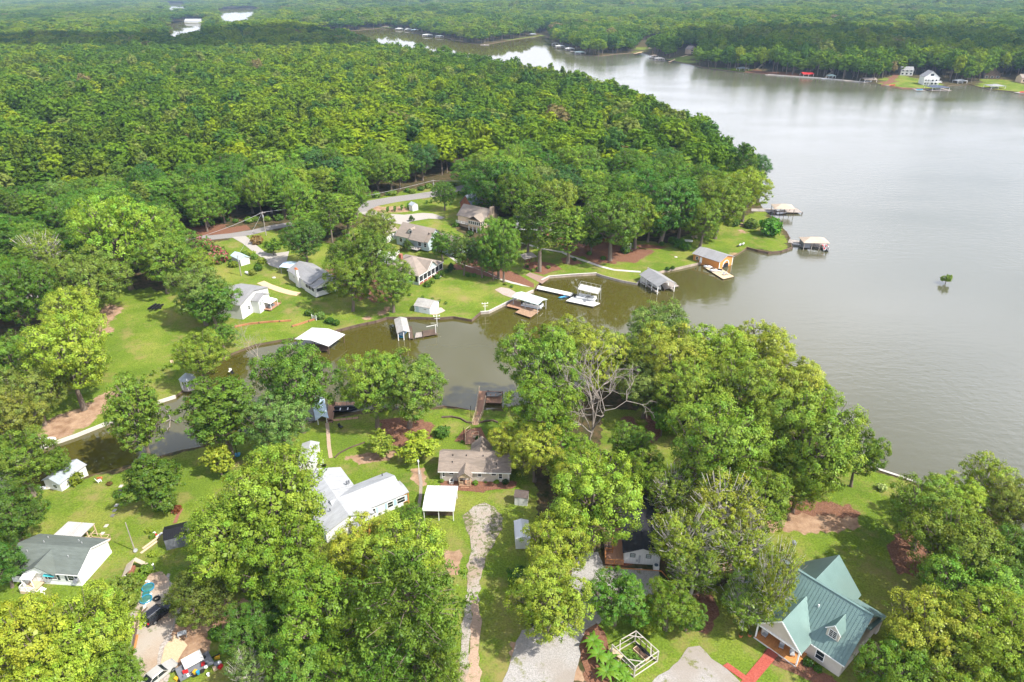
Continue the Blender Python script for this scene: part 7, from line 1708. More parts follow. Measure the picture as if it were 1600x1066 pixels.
hedge([(667,318),(674,317),(681,315)], 1.6, 1.3, (.06, .10, .015), 'short clipped hedge left of the lone round tree')
hedge([(702,309),(710,307),(717,305)], 2.0, 1.6, (.06, .11, .012), 'clipped hedge between the lone round tree and the slate blue roof')
hedge([(226,592),(240,586),(258,578),(270,572)], 1.4, .9, (.10, .14, .02), 'low overgrown hedge strip across the sunny lawn')
hedge([(618,440),(640,462),(660,466),(676,469),(697,475)], 1.0, .6, (.06, .10, .015), 'low hedge row behind the white shed with the curved roof')
hedge([(623,788),(635,780)], 1.0, .7, (.09, .12, .02), 'low hedge under the blue-shuttered windows') if False else None
# broad-leaved tropical planting by the gravel yard
def banana(u, v, s, label):
    o = empty('banana_plant', gp(u, v), random.uniform(0, 6), label, 'plant', 'large-leaved plants by the gravel yard')
    g = np.random.default_rng(int(u)); st = MB(); st.tube([(0, 0, -.1), (0, 0, s*.55)], [.12, .08], 6); st.build('stem', MAT('green_stem', (.15, .2, .05), .7), o)
    for k in range(11):
        a = k*2.4; q = MB(); L = s*g.uniform(.55, 1.0); n = 6; V = []
        for i in range(n+1):
            t = i/n; r = L*t; z = s*.5 + L*(.75*t - .85*t*t); w = .19*s*math.sin(math.pi*min(1, .12+.88*t)**.8)*.55
            V += [(r*math.cos(a)-w*math.sin(a), r*math.sin(a)+w*math.cos(a), z-.04), (r*math.cos(a), r*math.sin(a), z), (r*math.cos(a)+w*math.sin(a), r*math.sin(a)-w*math.cos(a), z-.04)]
        q.add(V, [(i*3+j, i*3+j+1, i*3+j+4, i*3+j+3) for i in range(n) for j in range(2)])
        ob = q.build('leaf', LEAF, o); ob.color = jit((.085, .15, .025))
        at = ob.data.attributes.new('leaf', 'FLOAT_COLOR', 'POINT'); at.data.foreach_set('color', np.full(len(ob.data.vertices)*4, .5, np.float32))
for u, v, s, lab in ((926,1012,2.6,'large-leaved plant nearest the gravel yard above the others'),(934,1032,2.4,'large-leaved plant in the middle of the clump'),(950,1040,2.2,'large-leaved plant against the garden frame corner'),(966,1052,2.2,'large-leaved plant below the left side of the garden frame'),(946,1060,2.4,'lowest large-leaved plant at the bottom edge'),(975,1064,2.0,'large-leaved plant at the lower corner of the garden frame')): banana(u, v, s, lab)

# ------------------------------------------------------------------ garden frame with raised beds
g0 = gp(992, 1028); gf = empty('garden_enclosure', g0, 0, 'white beam garden enclosure with raised vegetable beds', 'garden frame'); zt = 2.1
T = [onz(u, v, g0.z+zt) - g0 for u, v in ((957,1007.5), (992.5,1042), (1029,1017.5), (994,986))]
WB = MAT('weathered_white_beam', (.45, .41, .36), .8, .15)
for i in range(4):
    a, b = T[i], T[(i+1) % 4]
    if i != 3: q = MB(); q.beam(a, b, .11, .09); q.build('top_beam', WB, gf)
    else: q = MB(); q.beam(a, a+(b-a)*.62, .11, .09); q.build('top_beam', WB, gf)
    q = MB(); q.beam(a-Vector((0, 0, zt-.1)), b-Vector((0, 0, zt-.1)), .1, .12); q.build('base_rail', WB, gf); q = MB(); q.beam(a-Vector((0, 0, .9)), b-Vector((0, 0, .9)), .07, .07); q.build('mid_rail', WB, gf)
    q = MB(); q.box(a.x-.09, a.x+.09, a.y-.09, a.y+.09, -.2, zt); q.build('post', WB, gf)
    p = T[i-1]; q = MB(); q.beam(a+(b-a)*.33+Vector((0, 0, -.01)), a+(p-a)*.33+Vector((0, 0, -.01)), .11, .08); q.build('corner_brace', WB, gf)
for t in (.25, .5, .75): a = T[2]+(T[3]-T[2])*t; q = MB(); q.box(a.x-.06, a.x+.06, a.y-.06, a.y+.06, -.2, zt*.8); q.build('post', WOODDARK, gf)
c = (T[0]+T[1]+T[2]+T[3])/4; c.z = 0
u_ = (T[3]-T[2]).normalized(); v_ = (T[1]-T[2]).normalized(); u_.z = v_.z = 0
def bed(off, L, W, lab, mat, crop):
    b = empty('raised_bed', g0 + c + u_*off[0] + v_*off[1], math.atan2(u_.y, u_.x), lab, 'raised bed'); q = MB()
    q.box(-L/2, L/2, -W/2, -W/2+.08, 0, .45); q.box(-L/2, L/2, W/2-.08, W/2, 0, .45); q.box(-L/2, -L/2+.08, -W/2+.08, W/2-.08, 0, .45); q.box(L/2-.08, L/2, -W/2+.08, W/2-.08, 0, .45); q.build('frame', mat, b); q = MB(); q.box(-L/2+.08, L/2-.08, -W/2+.08, W/2-.08, .02, .38); q.build('soil', MAT('bed_soil', (.10, .06, .04), .95, .3), b)
    for i in range(crop):
        k = link('crop', BUSH[i % 3], b, ((i+.5-crop/2)*L/crop, 0, .3)); k.scale = (.5, .5, .7 - .2*(i % 2)); k.color = jit([(.12, .19, .05), (.09, .16, .02)][i % 2])
bed((-.2, .1), 2.6, .9, 'raised bed of pale squash leaves in the middle of the white frame', WOODGREY, 5); bed((0, .95), 2.6, .8, 'raised bed of bright green crops nearer the lower corner', WOODGREY, 5); bed((-.1, -1.15), 2.4, .8, 'bare raised bed beside the black kayak', WOODTAN, 0)
k = empty('kayak', g0 + c + v_*(-1.75) + Vector((0, 0, .1)), math.atan2(u_.y, u_.x), 'black kayak lying inside the upper right side of the white garden frame', 'kayak'); q = MB(); q.tube([(-1.6, 0, .25), (-.8, 0, .2), (0, 0, .18), (.8, 0, .2), (1.6, 0, .25)], [.04, .3, .36, .3, .04], 8); q.build('hull', MAT('black_plastic', (.02, .02, .022), .35), k, True); q = MB(); q.tube([(0, 0, .5), (0, 0, .55)], .22, 8); q.build('cockpit', RUBBER, k)
b = gp(962, 1026); t = empty('work_bench', b, -.7, 'slatted wooden bench at the left side of the white garden frame', 'bench'); q = MB(); boards(q, [(-1, -.4, .75), (1, -.4, .75), (1, .4, .75), (-1, .4, .75)], 5); q.build('top', WOODTAN, t)
for x in (-.9, .9):
    for y in (-.35, .35): q = MB(); q.box(x-.05, x+.05, y-.05, y+.05, -.1, .7); q.build('leg', WOODTAN, t)
for u, v, lab, m_ in ((1075, 972, 'red flower pot at the end of the green hedge', RED), (1157, 995, 'orange pot under the thin olive tree by the beige wall', TERRA), (1171, 994, 'orange pot on the lawn left of the porch', TERRA), (848, 951, 'orange pot in the shade of the drooping oak', TERRA)):
    p = empty('flower_pot', gp(u, v), 0, lab, 'pot'); q = MB(); q.tube([(0, 0, 0), (0, 0, .45)], [.22, .32], 10); q.build('pot', m_, p); k = link('plant', BUSH[0], p, (0, 0, .4)); k.scale = (.35,)*3; k.color = (*MG, 1)

# ------------------------------------------------------------------ vehicles
def car(name, label, u, v, yaw, L, W, H, body, suv):
    o = empty(name, gp(u, v, .06), yaw, label, 'car'); h = .62 if suv else .5
    zs = .28
    # body: stations along the length with half width, bottom, shoulder
    st = [(-L/2, W*.42, .45, H*.50), (-L/2+.12, W*.47, .32, H*.56), (-L*.3, W*.5, zs, H*.60), (L*.1, W*.5, zs, H*.59), (L*.30, W*.49, zs, H*.55), (L/2-.25, W*.45, .3, H*.46), (L/2, W*.36, .42, H*.38)]
    V = []; F = []
    for x, w, a, b in st: V += [(x, -w*.92, a), (x, -w, (a+b)/2), (x, -w*.93, b), (x, 0, b+.04), (x, w*.93, b), (x, w, (a+b)/2), (x, w*.92, a)]
    for i in range(len(st)-1):
        for k in range(7): F.append((i*7+k, i*7+(k+1) % 7, (i+1)*7+(k+1) % 7, (i+1)*7+k))
    F += [tuple(range(6, -1, -1)), tuple((len(st)-1)*7+k for k in range(7))]
    q = MB(); q.add(V, F); q.build('body', body, o)
    xr, xf = (-L/2+.10, L*.16) if suv else (-L*.40, L*.20); tr, tf = (-L/2+.35, L*.02) if suv else (-L*.24, L*.06); zb = H*.57
    def cab(wb, wt, zt, m, nm, ins=0, par=None):
        q = MB(); q.add([(xr+ins, -wb, zb), (xf-ins, -wb, zb), (xf-ins, wb, zb), (xr+ins, wb, zb), (tr, -wt, zt), (tf, -wt, zt), (tf, wt, zt), (tr, wt, zt)], [(3,2,1,0), (4,5,6,7), (0,1,5,4), (1,2,6,5), (2,3,7,6), (3,0,4,7)]); return q.build(nm, m, par or o)
    cab(W*.455, W*.385, H-.06, GLASS, 'windows')
    q = MB(); q.add([(tr-.08, -W*.40, H-.07), (tf+.1, -W*.40, H-.07), (tf+.1, W*.40, H-.07), (tr-.08, W*.40, H-.07), (tr+.05, -W*.36, H), (tf-.05, -W*.36, H), (tf-.05, W*.36, H), (tr+.05, W*.36, H)], [(3,2,1,0), (4,5,6,7), (0,1,5,4), (1,2,6,5), (2,3,7,6), (3,0,4,7)]); q.build('roof', body, o)
    q = MB()
    for y in (-1, 1):
        for xb, xt in ((xr, tr), ((xr+xf)/2-.1, (tr+tf)/2), (xf, tf)): q.beam((xb, y*W*.462, zb), (xt, y*W*.392, H-.06), .09, .05)
    q.build('pillar', body, o)['kind'] = 'stuff'
    if suv:
        for y in (-1, 1): q = MB(); q.beam((tr, y*W*.33, H+.06), (tf-.1, y*W*.33, H+.06), .05); q.build('roof_rail', CHROME, o)
    for x in (-L*.30, L*.31):
        for y in (-1, 1):
            q = MB(); q.tube([(x, y*W*.5-.11*y, .34), (x, y*W*.5+.02*y, .34)], .34, 14); wh = q.build('wheel', RUBBER, o); q = MB(); q.tube([(x, y*W*.5-.05*y, .34), (x, y*W*.5+.03*y, .34)], .2, 10); q.build('rim', CHROME, wh)
    for y in (-1, 1):
        q = MB(); q.box(-L/2-.02, -L/2+.2, y*W*.40-.1, y*W*.40+.1, H*.42, H*.56); q.build('tail_light', RED, o); q = MB(); q.box(L/2-.2, L/2-.02, y*W*.32-.15, y*W*.32+.15, H*.36, H*.43); q.build('headlight', CHROME, o)
    q = MB(); q.box(-L/2-.03, -L/2+.02, -.26, .26, H*.34, H*.42); q.build('number_plate', WTRIM, o)
    q = MB(); q.box(-L/2-.06, -L/2+.1, -W*.42, W*.42, .3, .46); q.build('bumper', BLACKMETAL if suv else body, o); return o
car('parked_car', 'black suv with silver roof rails parked at the head of the dirt driveway', 251, 961, R_(59), 4.75, 1.9, 1.78, MAT('black_paint', (.012, .013, .018), .22, .05, coat=.6), True)
car('parked_car', 'silver-white sedan at the bottom of the dirt driveway beside the sand', 250, 1057, R_(57), 4.7, 1.85, 1.45, MAT('silver_paint', (.50, .49, .46), .3, .04, metal=.25, coat=.5), False)
# loaded trailer
tr = empty('trailer', gp(306, 1046), R_(40), 'flat trailer heaped with junk under a white panel beside the leafy thicket', 'trailer')
q = MB(); q.box(-2.2, 2.2, -1.0, 1.0, .45, .58); q.build('bed', GREYMETAL, tr); q = MB(); q.box(-2.2, 2.2, -1.05, -1.0, .45, .95); q.box(-2.2, 2.2, 1.0, 1.05, .45, .95); q.build('side_rail', GREYMETAL, tr)
for x in (-.4, .5):
    for y in (-1.12, 1.12): w_ = MB(); w_.tube([(x, y-.08, .33), (x, y+.08, .33)], .33, 12); w_.build('wheel', RUBBER, tr)
q = MB(); q.beam((2.2, 0, .5), (3.3, 0, .45), .12); q.build('tow_bar', BLACKMETAL, tr)
p_ = empty('panel', gp(302, 1033, .9), R_(40), 'large white board lying on the loaded trailer', 'board'); q = MB(); q.slab([(-1.3, -.9, .3), (1.2, -.9, .3), (1.2, .8, .55), (-1.3, .8, .55)], .06); q.build('sheet', OFFW, p_)
g = np.random.default_rng(3); kinds = [('bag', 'white rubbish bag', WTRIM), ('box', 'cardboard box', WOODTAN), ('box', 'grey plastic box', GREYMETAL), ('bag', 'black rubbish bag', RUBBER), ('bucket', 'blue bucket', BLUEP), ('bucket', 'white bucket', WTRIM), ('box', 'red plastic box', RED), ('box', 'yellow crate', YELLOWP)]
spots = ['at the left end of the loaded trailer', 'in the middle of the loaded trailer', 'at the right end of the loaded trailer', 'on the ground left of the loaded trailer', 'on the ground right of the loaded trailer', 'behind the white board on the trailer']
pos = {0: [(290, 1051), (294, 1056), (289, 1057)], 1: [(300, 1053), (305, 1051), (310, 1053)], 2: [(318, 1040), (324, 1036), (322, 1043)], 3: [(276, 1062), (284, 1060), (281, 1064)], 4: [(338, 1040), (343, 1037), (336, 1046), (326, 1056), (345, 1043), (340, 1028)], 5: [(313, 1030), (319, 1028)]}
used = set()
for sidx, pts in pos.items():
    for (u, v) in pts:
        for t in range(20):
            nm, lab, mt = kinds[g.integers(0, len(kinds))]
            if (sidx, lab) not in used: break
        used.add((sidx, lab)); on = sidx in (0, 1, 2, 5); o = empty(nm, gp(u, v, .58 if on else 0), g.uniform(0, 3), f'{lab} {spots[sidx]}', nm); q = MB(); s = g.uniform(.3, .5)
        if nm == 'bag': q.tube([(0, 0, 0), (0, 0, s*.4), (0, 0, s*.9), (0, 0, s*1.1)], [s*.6, s*.75, s*.5, s*.1], 7)
        elif nm == 'bucket': q.tube([(0, 0, 0), (0, 0, s)], [s*.38, s*.5], 10)
        else: q.box(-s*.7, s*.7, -s*.5, s*.5, 0, s*.8)
        q.build('side', mt, o)
# things along the dirt driveway
def pool(u, v, R, rim, lab):
    o = empty('paddling_pool', gp(u, v, .05), 0, lab, 'paddling pool'); q = MB(); n = 20; V = []; F = []
    for k in range(n):
        a = 2*math.pi*k/n; V += [(R*math.cos(a), R*math.sin(a), 0), (R*1.06*math.cos(a), R*1.06*math.sin(a), .34), (R*.94*math.cos(a), R*.94*math.sin(a), .34), (R*.9*math.cos(a), R*.9*math.sin(a), .06)]
    for k in range(n): j = (k+1) % n; F += [(k*4+i, j*4+i, j*4+i+1, k*4+i+1) for i in range(3)]
    q.add(V, F); q.build('rim', rim, o); q = MB(); q.prism([(R*.92*math.cos(a), R*.92*math.sin(a)) for a in np.arange(n)*2*math.pi/n], .08, .2); q.build('water', MAT('pool_water', (.05, .16, .13), .1, .3, 2), o)
pool(232, 919.5, .86, BLUEP, 'upper blue-rimmed paddling pool left of the black suv'); pool(228.5, 938, .86, BLUEP, 'lower blue-rimmed paddling pool left of the black suv'); pool(229, 929, .5, TEALP, 'small green paddling pool between the two blue-rimmed ones')
o = empty('tyre', gp(245, 936, .1), 0, 'black tyre lying above the black suv', 'tyre'); q = MB(); n = 14; [q.beam((.42*math.cos(2*math.pi*k/n), .42*math.sin(2*math.pi*k/n), .1), (.42*math.cos(2*math.pi*(k+1)/n), .42*math.sin(2*math.pi*(k+1)/n), .1), .24, .22) for k in range(n)]; q.build('ring', RUBBER, o)
for (u, v, lab) in ((230, 909, 'white feed bag above the upper paddling pool'), (233, 911, 'white sack touching the upper paddling pool'), (235, 930, 'white bottle beside the small green pool'), (233, 941, 'right white bag below the lower paddling pool'), (230, 943, 'left white bag below the lower paddling pool'), (226, 949, 'lowest white bag at the log edging')):
    o = empty('bag', gp(u, v), random.uniform(0, 3), lab, 'bag'); q = MB(); q.tube([(-.3, 0, .12), (-.15, 0, .14), (.15, 0, .14), (.3, 0, .12)], [.08, .16, .16, .08], 7); q.build('sack', WTRIM, o)
o = empty('pallet', gp(214.5, 976), .25, 'pale wooden pallet on the left verge of the dirt driveway', 'pallet')
for k in range(6): q = MB(); q.box(-.6, .6, -.75+k*.27, -.58+k*.27, .2, .25); q.build('slat', WOODTAN, o)
q = MB(); [q.box(x-.05, x+.05, -.75, .77, .0, .2) for x in (-.5, 0, .5)]; q.build('runner', WOODGREY, o)['kind'] = 'stuff'
for k, ((a, b), (c_, d)) in enumerate((((212, 992), (208, 1018)), ((215, 992), (211, 1012)))):
    A = gp(a, b, .15); B = gp(c_, d, .15); o = empty('timber_beam', A, 0, ['left long orange timber along the driveway verge', 'right shorter orange timber along the driveway verge'][k], 'timber'); q = MB(); q.beam(Vector((0, 0, 0)), B-A, .18); q.build('beam', WOODOR, o)
o = empty('ladder', gp(221, 962, .1), 0, 'dark broken ladder lying by the log edging', 'ladder'); q = MB(); q.beam((-.9, -1, 0), (.5, 1.1, .5), .1); q.beam((-.3, -1.2, 0), (1.0, .8, .4), .1); q.build('rail', WOODDARK, o)
for k in range(4): q = MB(); t = .15+.22*k; q.beam(Vector((-.9, -1, 0))+Vector((1.4, 2.1, .5))*t, Vector((-.3, -1.2, 0))+Vector((1.3, 2.0, .4))*t, .07); q.build('rung', WOODDARK, o)
o = empty('table', gp(286, 995), .4, 'small grey table standing above the sand patch', 'table'); q = MB(); q.box(-.6, .6, -.4, .4, .7, .76); q.build('tabletop', GALV, o)
for x in (-.5, .5):
    for y in (-.32, .32): q = MB(); q.box(x-.04, x+.04, y-.04, y+.04, -.05, .7); q.build('leg', GALV, o)
o = empty('bucket', gp(290, 979), 0, 'dark bucket under the olive oak above the grey table', 'bucket'); q = MB(); q.tube([(0, 0, 0), (0, 0, .4)], [.18, .25], 10); q.build('body', BLACKMETAL, o)
# kennel, pole, stepping path
o = empty('kennel', gp(212, 893), .2, 'wooden A-frame kennel on the left lawn below the tall pole', 'kennel')
q = MB(); q.slab([(-1.6, -1.3, .5), (-1.6, 1.3, .5), (-.1, 1.3, 1.7), (-.1, -1.3, 1.7)], .1); q.build('left_roof', MAT('tan_board', (.45, .37, .28), .8, .15), o); q = MB(); q.slab([(.0, 1.4, 1.7), (.0, .6, 1.7), (2.2, .0, .25), (2.2, .8, .25)], .1); q.build('right_roof', MAT('tan_board', (.45, .37, .28)), o)
q = MB(); q.box(-1.4, -.7, -1.25, -1.15, 0, .6); q.box(-1.5, -1.4, -1.2, 1.2, 0, .5); q.build('front_wall', OFFW, o); q = MB(); q.box(-.9, -.2, -.9, .9, 0, .5); q.build('floor', BRICK, o)
o = empty('utility_pole', gp(211, 861), 0, 'tall bare grey pole with a small dish on the left lawn', 'pole'); q = MB(); q.tube([(0, 0, -.3), (0, 0, 6.2)], [.1, .07], 8); q.build('shaft', WOODGREY, o); q = MB(); q.tube([(.25, -.15, .3), (.3, -.35, .4)], [.35, .3], 10); q.build('dish', GALV, o)
o = empty('water_tank', gp(239, 889), 0, 'white drum beside the kennel wire', 'drum'); q = MB(); q.tube([(0, 0, 0), (0, 0, .9)], .3, 10); q.build('barrel', GREYMETAL, o); q = MB(); q.tube([(0, 0, .9), (0, 0, 1.0)], .32, 10); q.build('lid', WTRIM, o)
for (u, v, lab, mt) in ((238, 835, 'white board on the weedy strip', WTRIM), (240, 838, 'red mat on the weedy strip', RED), (236, 848, 'long tan plank on the weedy strip of the left lawn', WOODTAN), (249, 836, 'small white board right of the red mat', OFFW), (233, 855, 'short tan plank below the long one', WOODTAN)):
    o = empty('board', gp(u, v, .08), 1.1, lab, 'board'); q = MB(); L_ = 1.6 if 'long' in lab else .6; q.box(-L_, L_, -.22, .22, 0, .05); q.build('sheet', mt, o)
st = empty('stepping_path', gp(176, 785), 0, 'curved stepping path of pale slabs from the back deck towards the channel', 'path'); pts = densify(gpoly([(160,834),(166,822),(176,806),(182,790),(186,775),(189,760)]), .95, False)
for k, p in enumerate(pts): q = MB(); c_ = Vector((p[0], p[1], hz(*p)+.05)) - st.location; q.box(c_.x-.3, c_.x+.3, c_.y-.36, c_.y+.36, c_.z-.1, c_.z+.02 + (k % 3)*.01); q.build('slab', [CONC, MAT('dark_slab', (.14, .13, .12), .9, .2)][k % 4 == 2], st)
for (u, v, lab, mt) in ((157, 749, 'red lawn chair by the brown channel', TERRA), (156, 753, 'white lawn chair by the brown channel', WTRIM), (270, 569, 'tan bench beside the low hedge strip', WOODTAN), (533, 669, 'dark chair on the lawn right of the soil path', BLACKMETAL), (502, 727, 'white chair beside the long shed', WTRIM), (507, 729, 'black chair beside the long shed', BLACKMETAL)):
    c = empty('lawn_chair', gp(u, v), random.uniform(0, 6), lab, 'chair'); q = MB(); q.box(-.35, .35, -.3, .35, .3, .38); q.build('seat', mt, c); q = MB(); q.slab([(-.35, .35, .38), (.35, .35, .38), (.35, .6, 1.0), (-.35, .6, 1.0)], .05); q.build('backrest', mt, c); q = MB(); [q.box(x-.04, x+.04, y-.04, y+.04, 0, .3) for x in (-.3, .3) for y in (-.25, .3)]; q.build('frame', mt, c)
bo = empty('rowing_boat', gp(75, 689, .05), .25, 'white rowing boat turned on the grass bank of the channel', 'boat'); boat_hull(bo, 3.2, 1.3, .5, WTRIM)
o = empty('basketball_hoop', gp(371, 712), .2, 'basketball hoop with a white backboard on the near bank', 'basketball hoop'); q = MB(); q.tube([(0, 0, -.2), (0, 0, 3.2)], .07, 6); q.build('post', BLACKMETAL, o); q = MB(); q.box(-.9, .9, -.32, -.26, 2.9, 4.0); q.build('backboard', WTRIM, o); q = MB(); q.box(-.28, .28, -.335, -.322, 3.15, 3.6); q.box(-.2, .2, -.75, -.32, 3.0, 3.06); q.build('rim', BLACKMETAL, o); q = MB(); q.box(-.5, .5, -.4, .6, 0, .3); q.build('base', BLUEP, o)
# black trailer on the sunny lawn
o = empty('trailer', gp(244, 482), R_(80), 'black three-row equipment trailer on the sunny lawn', 'trailer')
for y in (-1.1, 0, 1.1): q = MB(); q.box(-1.8, 1.8, y-.28, y+.28, .5, .75); q.build('bench_row', BLACKMETAL, o)
for x in (-1.5, -.5, .5, 1.5): q = MB(); q.box(x-.06, x+.06, -1.4, 1.4, .38, .48); q.build('cross_bar', BLACKMETAL, o)
for y in (-1.5, 1.5): w_ = MB(); w_.tube([(0, y-.1, .32), (0, y+.1, .32)], .32, 12); w_.build('wheel', RUBBER, o)
q = MB(); q.beam((-1.8, -.5, .45), (-3.0, 0, .4), .1); q.beam((-1.8, .5, .45), (-3.0, 0, .4), .1); q.build('tow_bar', BLACKMETAL, o)
o = empty('propane_tank', gp(387, 429), -.6, 'white propane tank on the lawn right of the utility pole', 'tank'); q = MB(); q.tube([(-1.0, 0, .55), (-.85, 0, .55), (.85, 0, .55), (1.0, 0, .55)], [.2, .42, .42, .2], 10); q.build('tank', WTRIM, o); q = MB(); q.box(-.6, -.5, -.3, .3, 0, .3); q.box(.5, .6, -.3, .3, 0, .3); q.build('foot', CONC, o)
for (u, v, lab) in ((428, 434, 'pale stone disc in the lawn right of the propane tank'), (1056, 402, 'pale stone in the middle of the lakeside lawn')):
    o = empty('stone', gp(u, v), 0, lab, 'stone'); q = MB(); q.tube([(0, 0, -.1), (0, 0, .15), (0, 0, .2)], [.6, .55, .3], 9); q.build('block', CONC, o)
b = gp(1075, 378); o = empty('covered_boat', b, -.1, 'small white boat behind the clipped hedge on the lawn', 'boat'); boat_hull(o, 3.4, 1.3, .6, WTRIM)
b = gp(981, 390); o = empty('swing_bench', b, .3, 'white arbour bench in the shade left of the red mulch', 'bench'); q = MB(); q.box(-.9, .9, -.3, .3, .4, .5); q.build('seat', WTRIM, o); q = MB(); q.box(-.9, .9, .25, .32, .5, 1.1); q.build('backrest', WTRIM, o); q = MB(); [q.box(x-.06, x+.06, -.06, .06, 0, 2.2) for x in (-1.1, 1.1)]; q.box(-1.1, 1.1, -.07, .07, 2.1, 2.25); q.build('frame', WTRIM, o)
b = gp(1085, 372); o = empty('picnic_table', b, .2, 'brown picnic table on the shaded terrace under the dark oaks', 'table'); q = MB(); q.box(-1, 1, -.4, .4, .7, .78); q.build('tabletop', WOODTAN, o); q = MB(); q.box(-1, 1, -.95, -.65, .4, .46); q.box(-1, 1, .65, .95, .4, .46); q.build('bench', WOODTAN, o); q = MB(); [q.box(x-.06, x+.06, -.8, .8, .0, .4) for x in (-.7, .7)]; q.build('leg', WOODTAN, o)
o = empty('gate', gp(491, 499, .2), -.5, 'small white gate in the stepped retaining wall', 'gate'); q = MB(); [q.box(x-.07, x+.07, -.07, .07, -.2, 1.4) for x in (-.8, .8)]; q.build('post', WTRIM, o); q = MB(); [q.box(-.7+k*.23-.05, -.7+k*.23+.05, -.03, .03, .05, 1.1) for k in range(7)]; q.build('pickets', WTRIM, o)['kind'] = 'stuff'
o = empty('fence_post', gp(1012, 427), 0, 'grey post standing at the shore corner of the grey-roofed slip', 'post'); q = MB(); q.box(-.2, .2, -.2, .2, -.2, 2.0); q.build('post', WOODGREY, o)
for u, v, t, lab in ((736, 652, 3.0, 'dark thin pole left of the cottage dock ramp'), (725, 688, 3.2, 'dark thin pole at the left of the cottage garden deck'), (655, 741, 3.0, 'white lamp post on the grass path left of the cottage')):
    o = empty('pole', gp(u, v), 0, lab, 'pole'); q = MB(); q.tube([(0, 0, -.2), (0, 0, t)], .07, 6); q.build('shaft', WTRIM if 'white' in lab else BLACKMETAL, o)
    if 'white' in lab: q = MB(); q.tube([(0, 0, t), (0, 0, t+.35)], [.2, .14], 8); q.build('lamp', WTRIM, o)

# ------------------------------------------------------------------ utility poles and wires
def upole(u, v, tv, label, tr_=True):
    b = gp(u, v); d = ray(u, tv); t = math.hypot(b.x, b.y)/math.hypot(d.x, d.y); H = CAM_Z+d.z*t-b.z
    o = empty('utility_pole', b, .4, label, 'utility pole'); q = MB(); q.tube([(0, 0, -.5), (0, 0, H)], [.17, .11], 8); q.build('shaft', WOODGREY, o); q = MB(); q.beam((-1.1, 0, H-.5), (1.1, 0, H-.5), .12); q.build('crossarm', WOODGREY, o)
    q = MB(); q.tube([(0, -.3, H-2.2), (0, -.3, H-1.3)], .22, 8); q.build('transformer', GALV, o); return b + Vector((0, 0, H-.3))
pA = upole(416, 368, 330, 'grey utility pole with a transformer at the concrete driveway mouth'); pB = upole(678, 305, 281, 'grey utility pole beside the lone round tree by the road'); pC = upole(377, 431, 398, 'leaning grey utility pole on the lawn beside the propane tank')
pD = gp(284, 378, 9.5); pE = gp(745, 281, 9)
def wire(a, b, sag, label, r=.035):
    o = empty('power_line', a, 0, label, 'wire'); pts = [(b-a)*t + Vector((0, 0, -sag*4*t*(1-t))) for t in np.linspace(0, 1, 11)]; q = MB(); q.tube(pts, r, 4); q.build('cable', MAT('pale_cable', (.35, .35, .36), .5), o)
wire(pB, pA, 1.2, 'power line sagging along the road between the two utility poles', .05); wire(pA, pD, .8, 'power line running left from the driveway utility pole', .05); wire(pB, pE, .4, 'power line running right from the pole by the lone round tree'); wire(pA, pC, .4, 'power line dropping from the driveway pole to the leaning pole')

# ------------------------------------------------------------------ the far shore
def far_dock(u, v, label, w=8.0, roof=R_GREY, hip=False, rz=0.0, boat=None, hr=4.4, deckm=WOODGREY):
    w *= 1.25; p = onz(u, v, 0); o = empty('covered_dock', p, rz, label, 'dock', None); d = w*.8
    q = MB(); q.box(-w/2-1.5, w/2+2, -d/2-.5, d/2+.5, .35, .6); q.build('deck', deckm, o)
    if roof:
        r = MB()
        if hip: hip_roof(r, -w/2, w/2, -d/2, d/2, 3.0, hr, .4)
        else: gable_parts(r, None, -w/2, w/2, -d/2, d/2, 3.0, hr, 'x', .4, .12)
        r.build('roof', roof, o)
        for x in (-w/2+.2, 0, w/2-.2):
            for y in (-d/2+.2, d/2-.2): q = MB(); q.box(x-.12, x+.12, y-.12, y+.12, -1, 3.0); q.build('post', WTRIM, o)
    q = MB(); q.box(-.8, .8, d/2, d/2+9, .4, .6); q.build('walkway', deckm, o)
    if boat:
        bo = empty('boat', p + Vector((w*.1, 0, .5)), rz+.2, boat[1], 'boat'); boat_hull(bo, 6, 2.2, 1.0, boat[0], WTRIM)
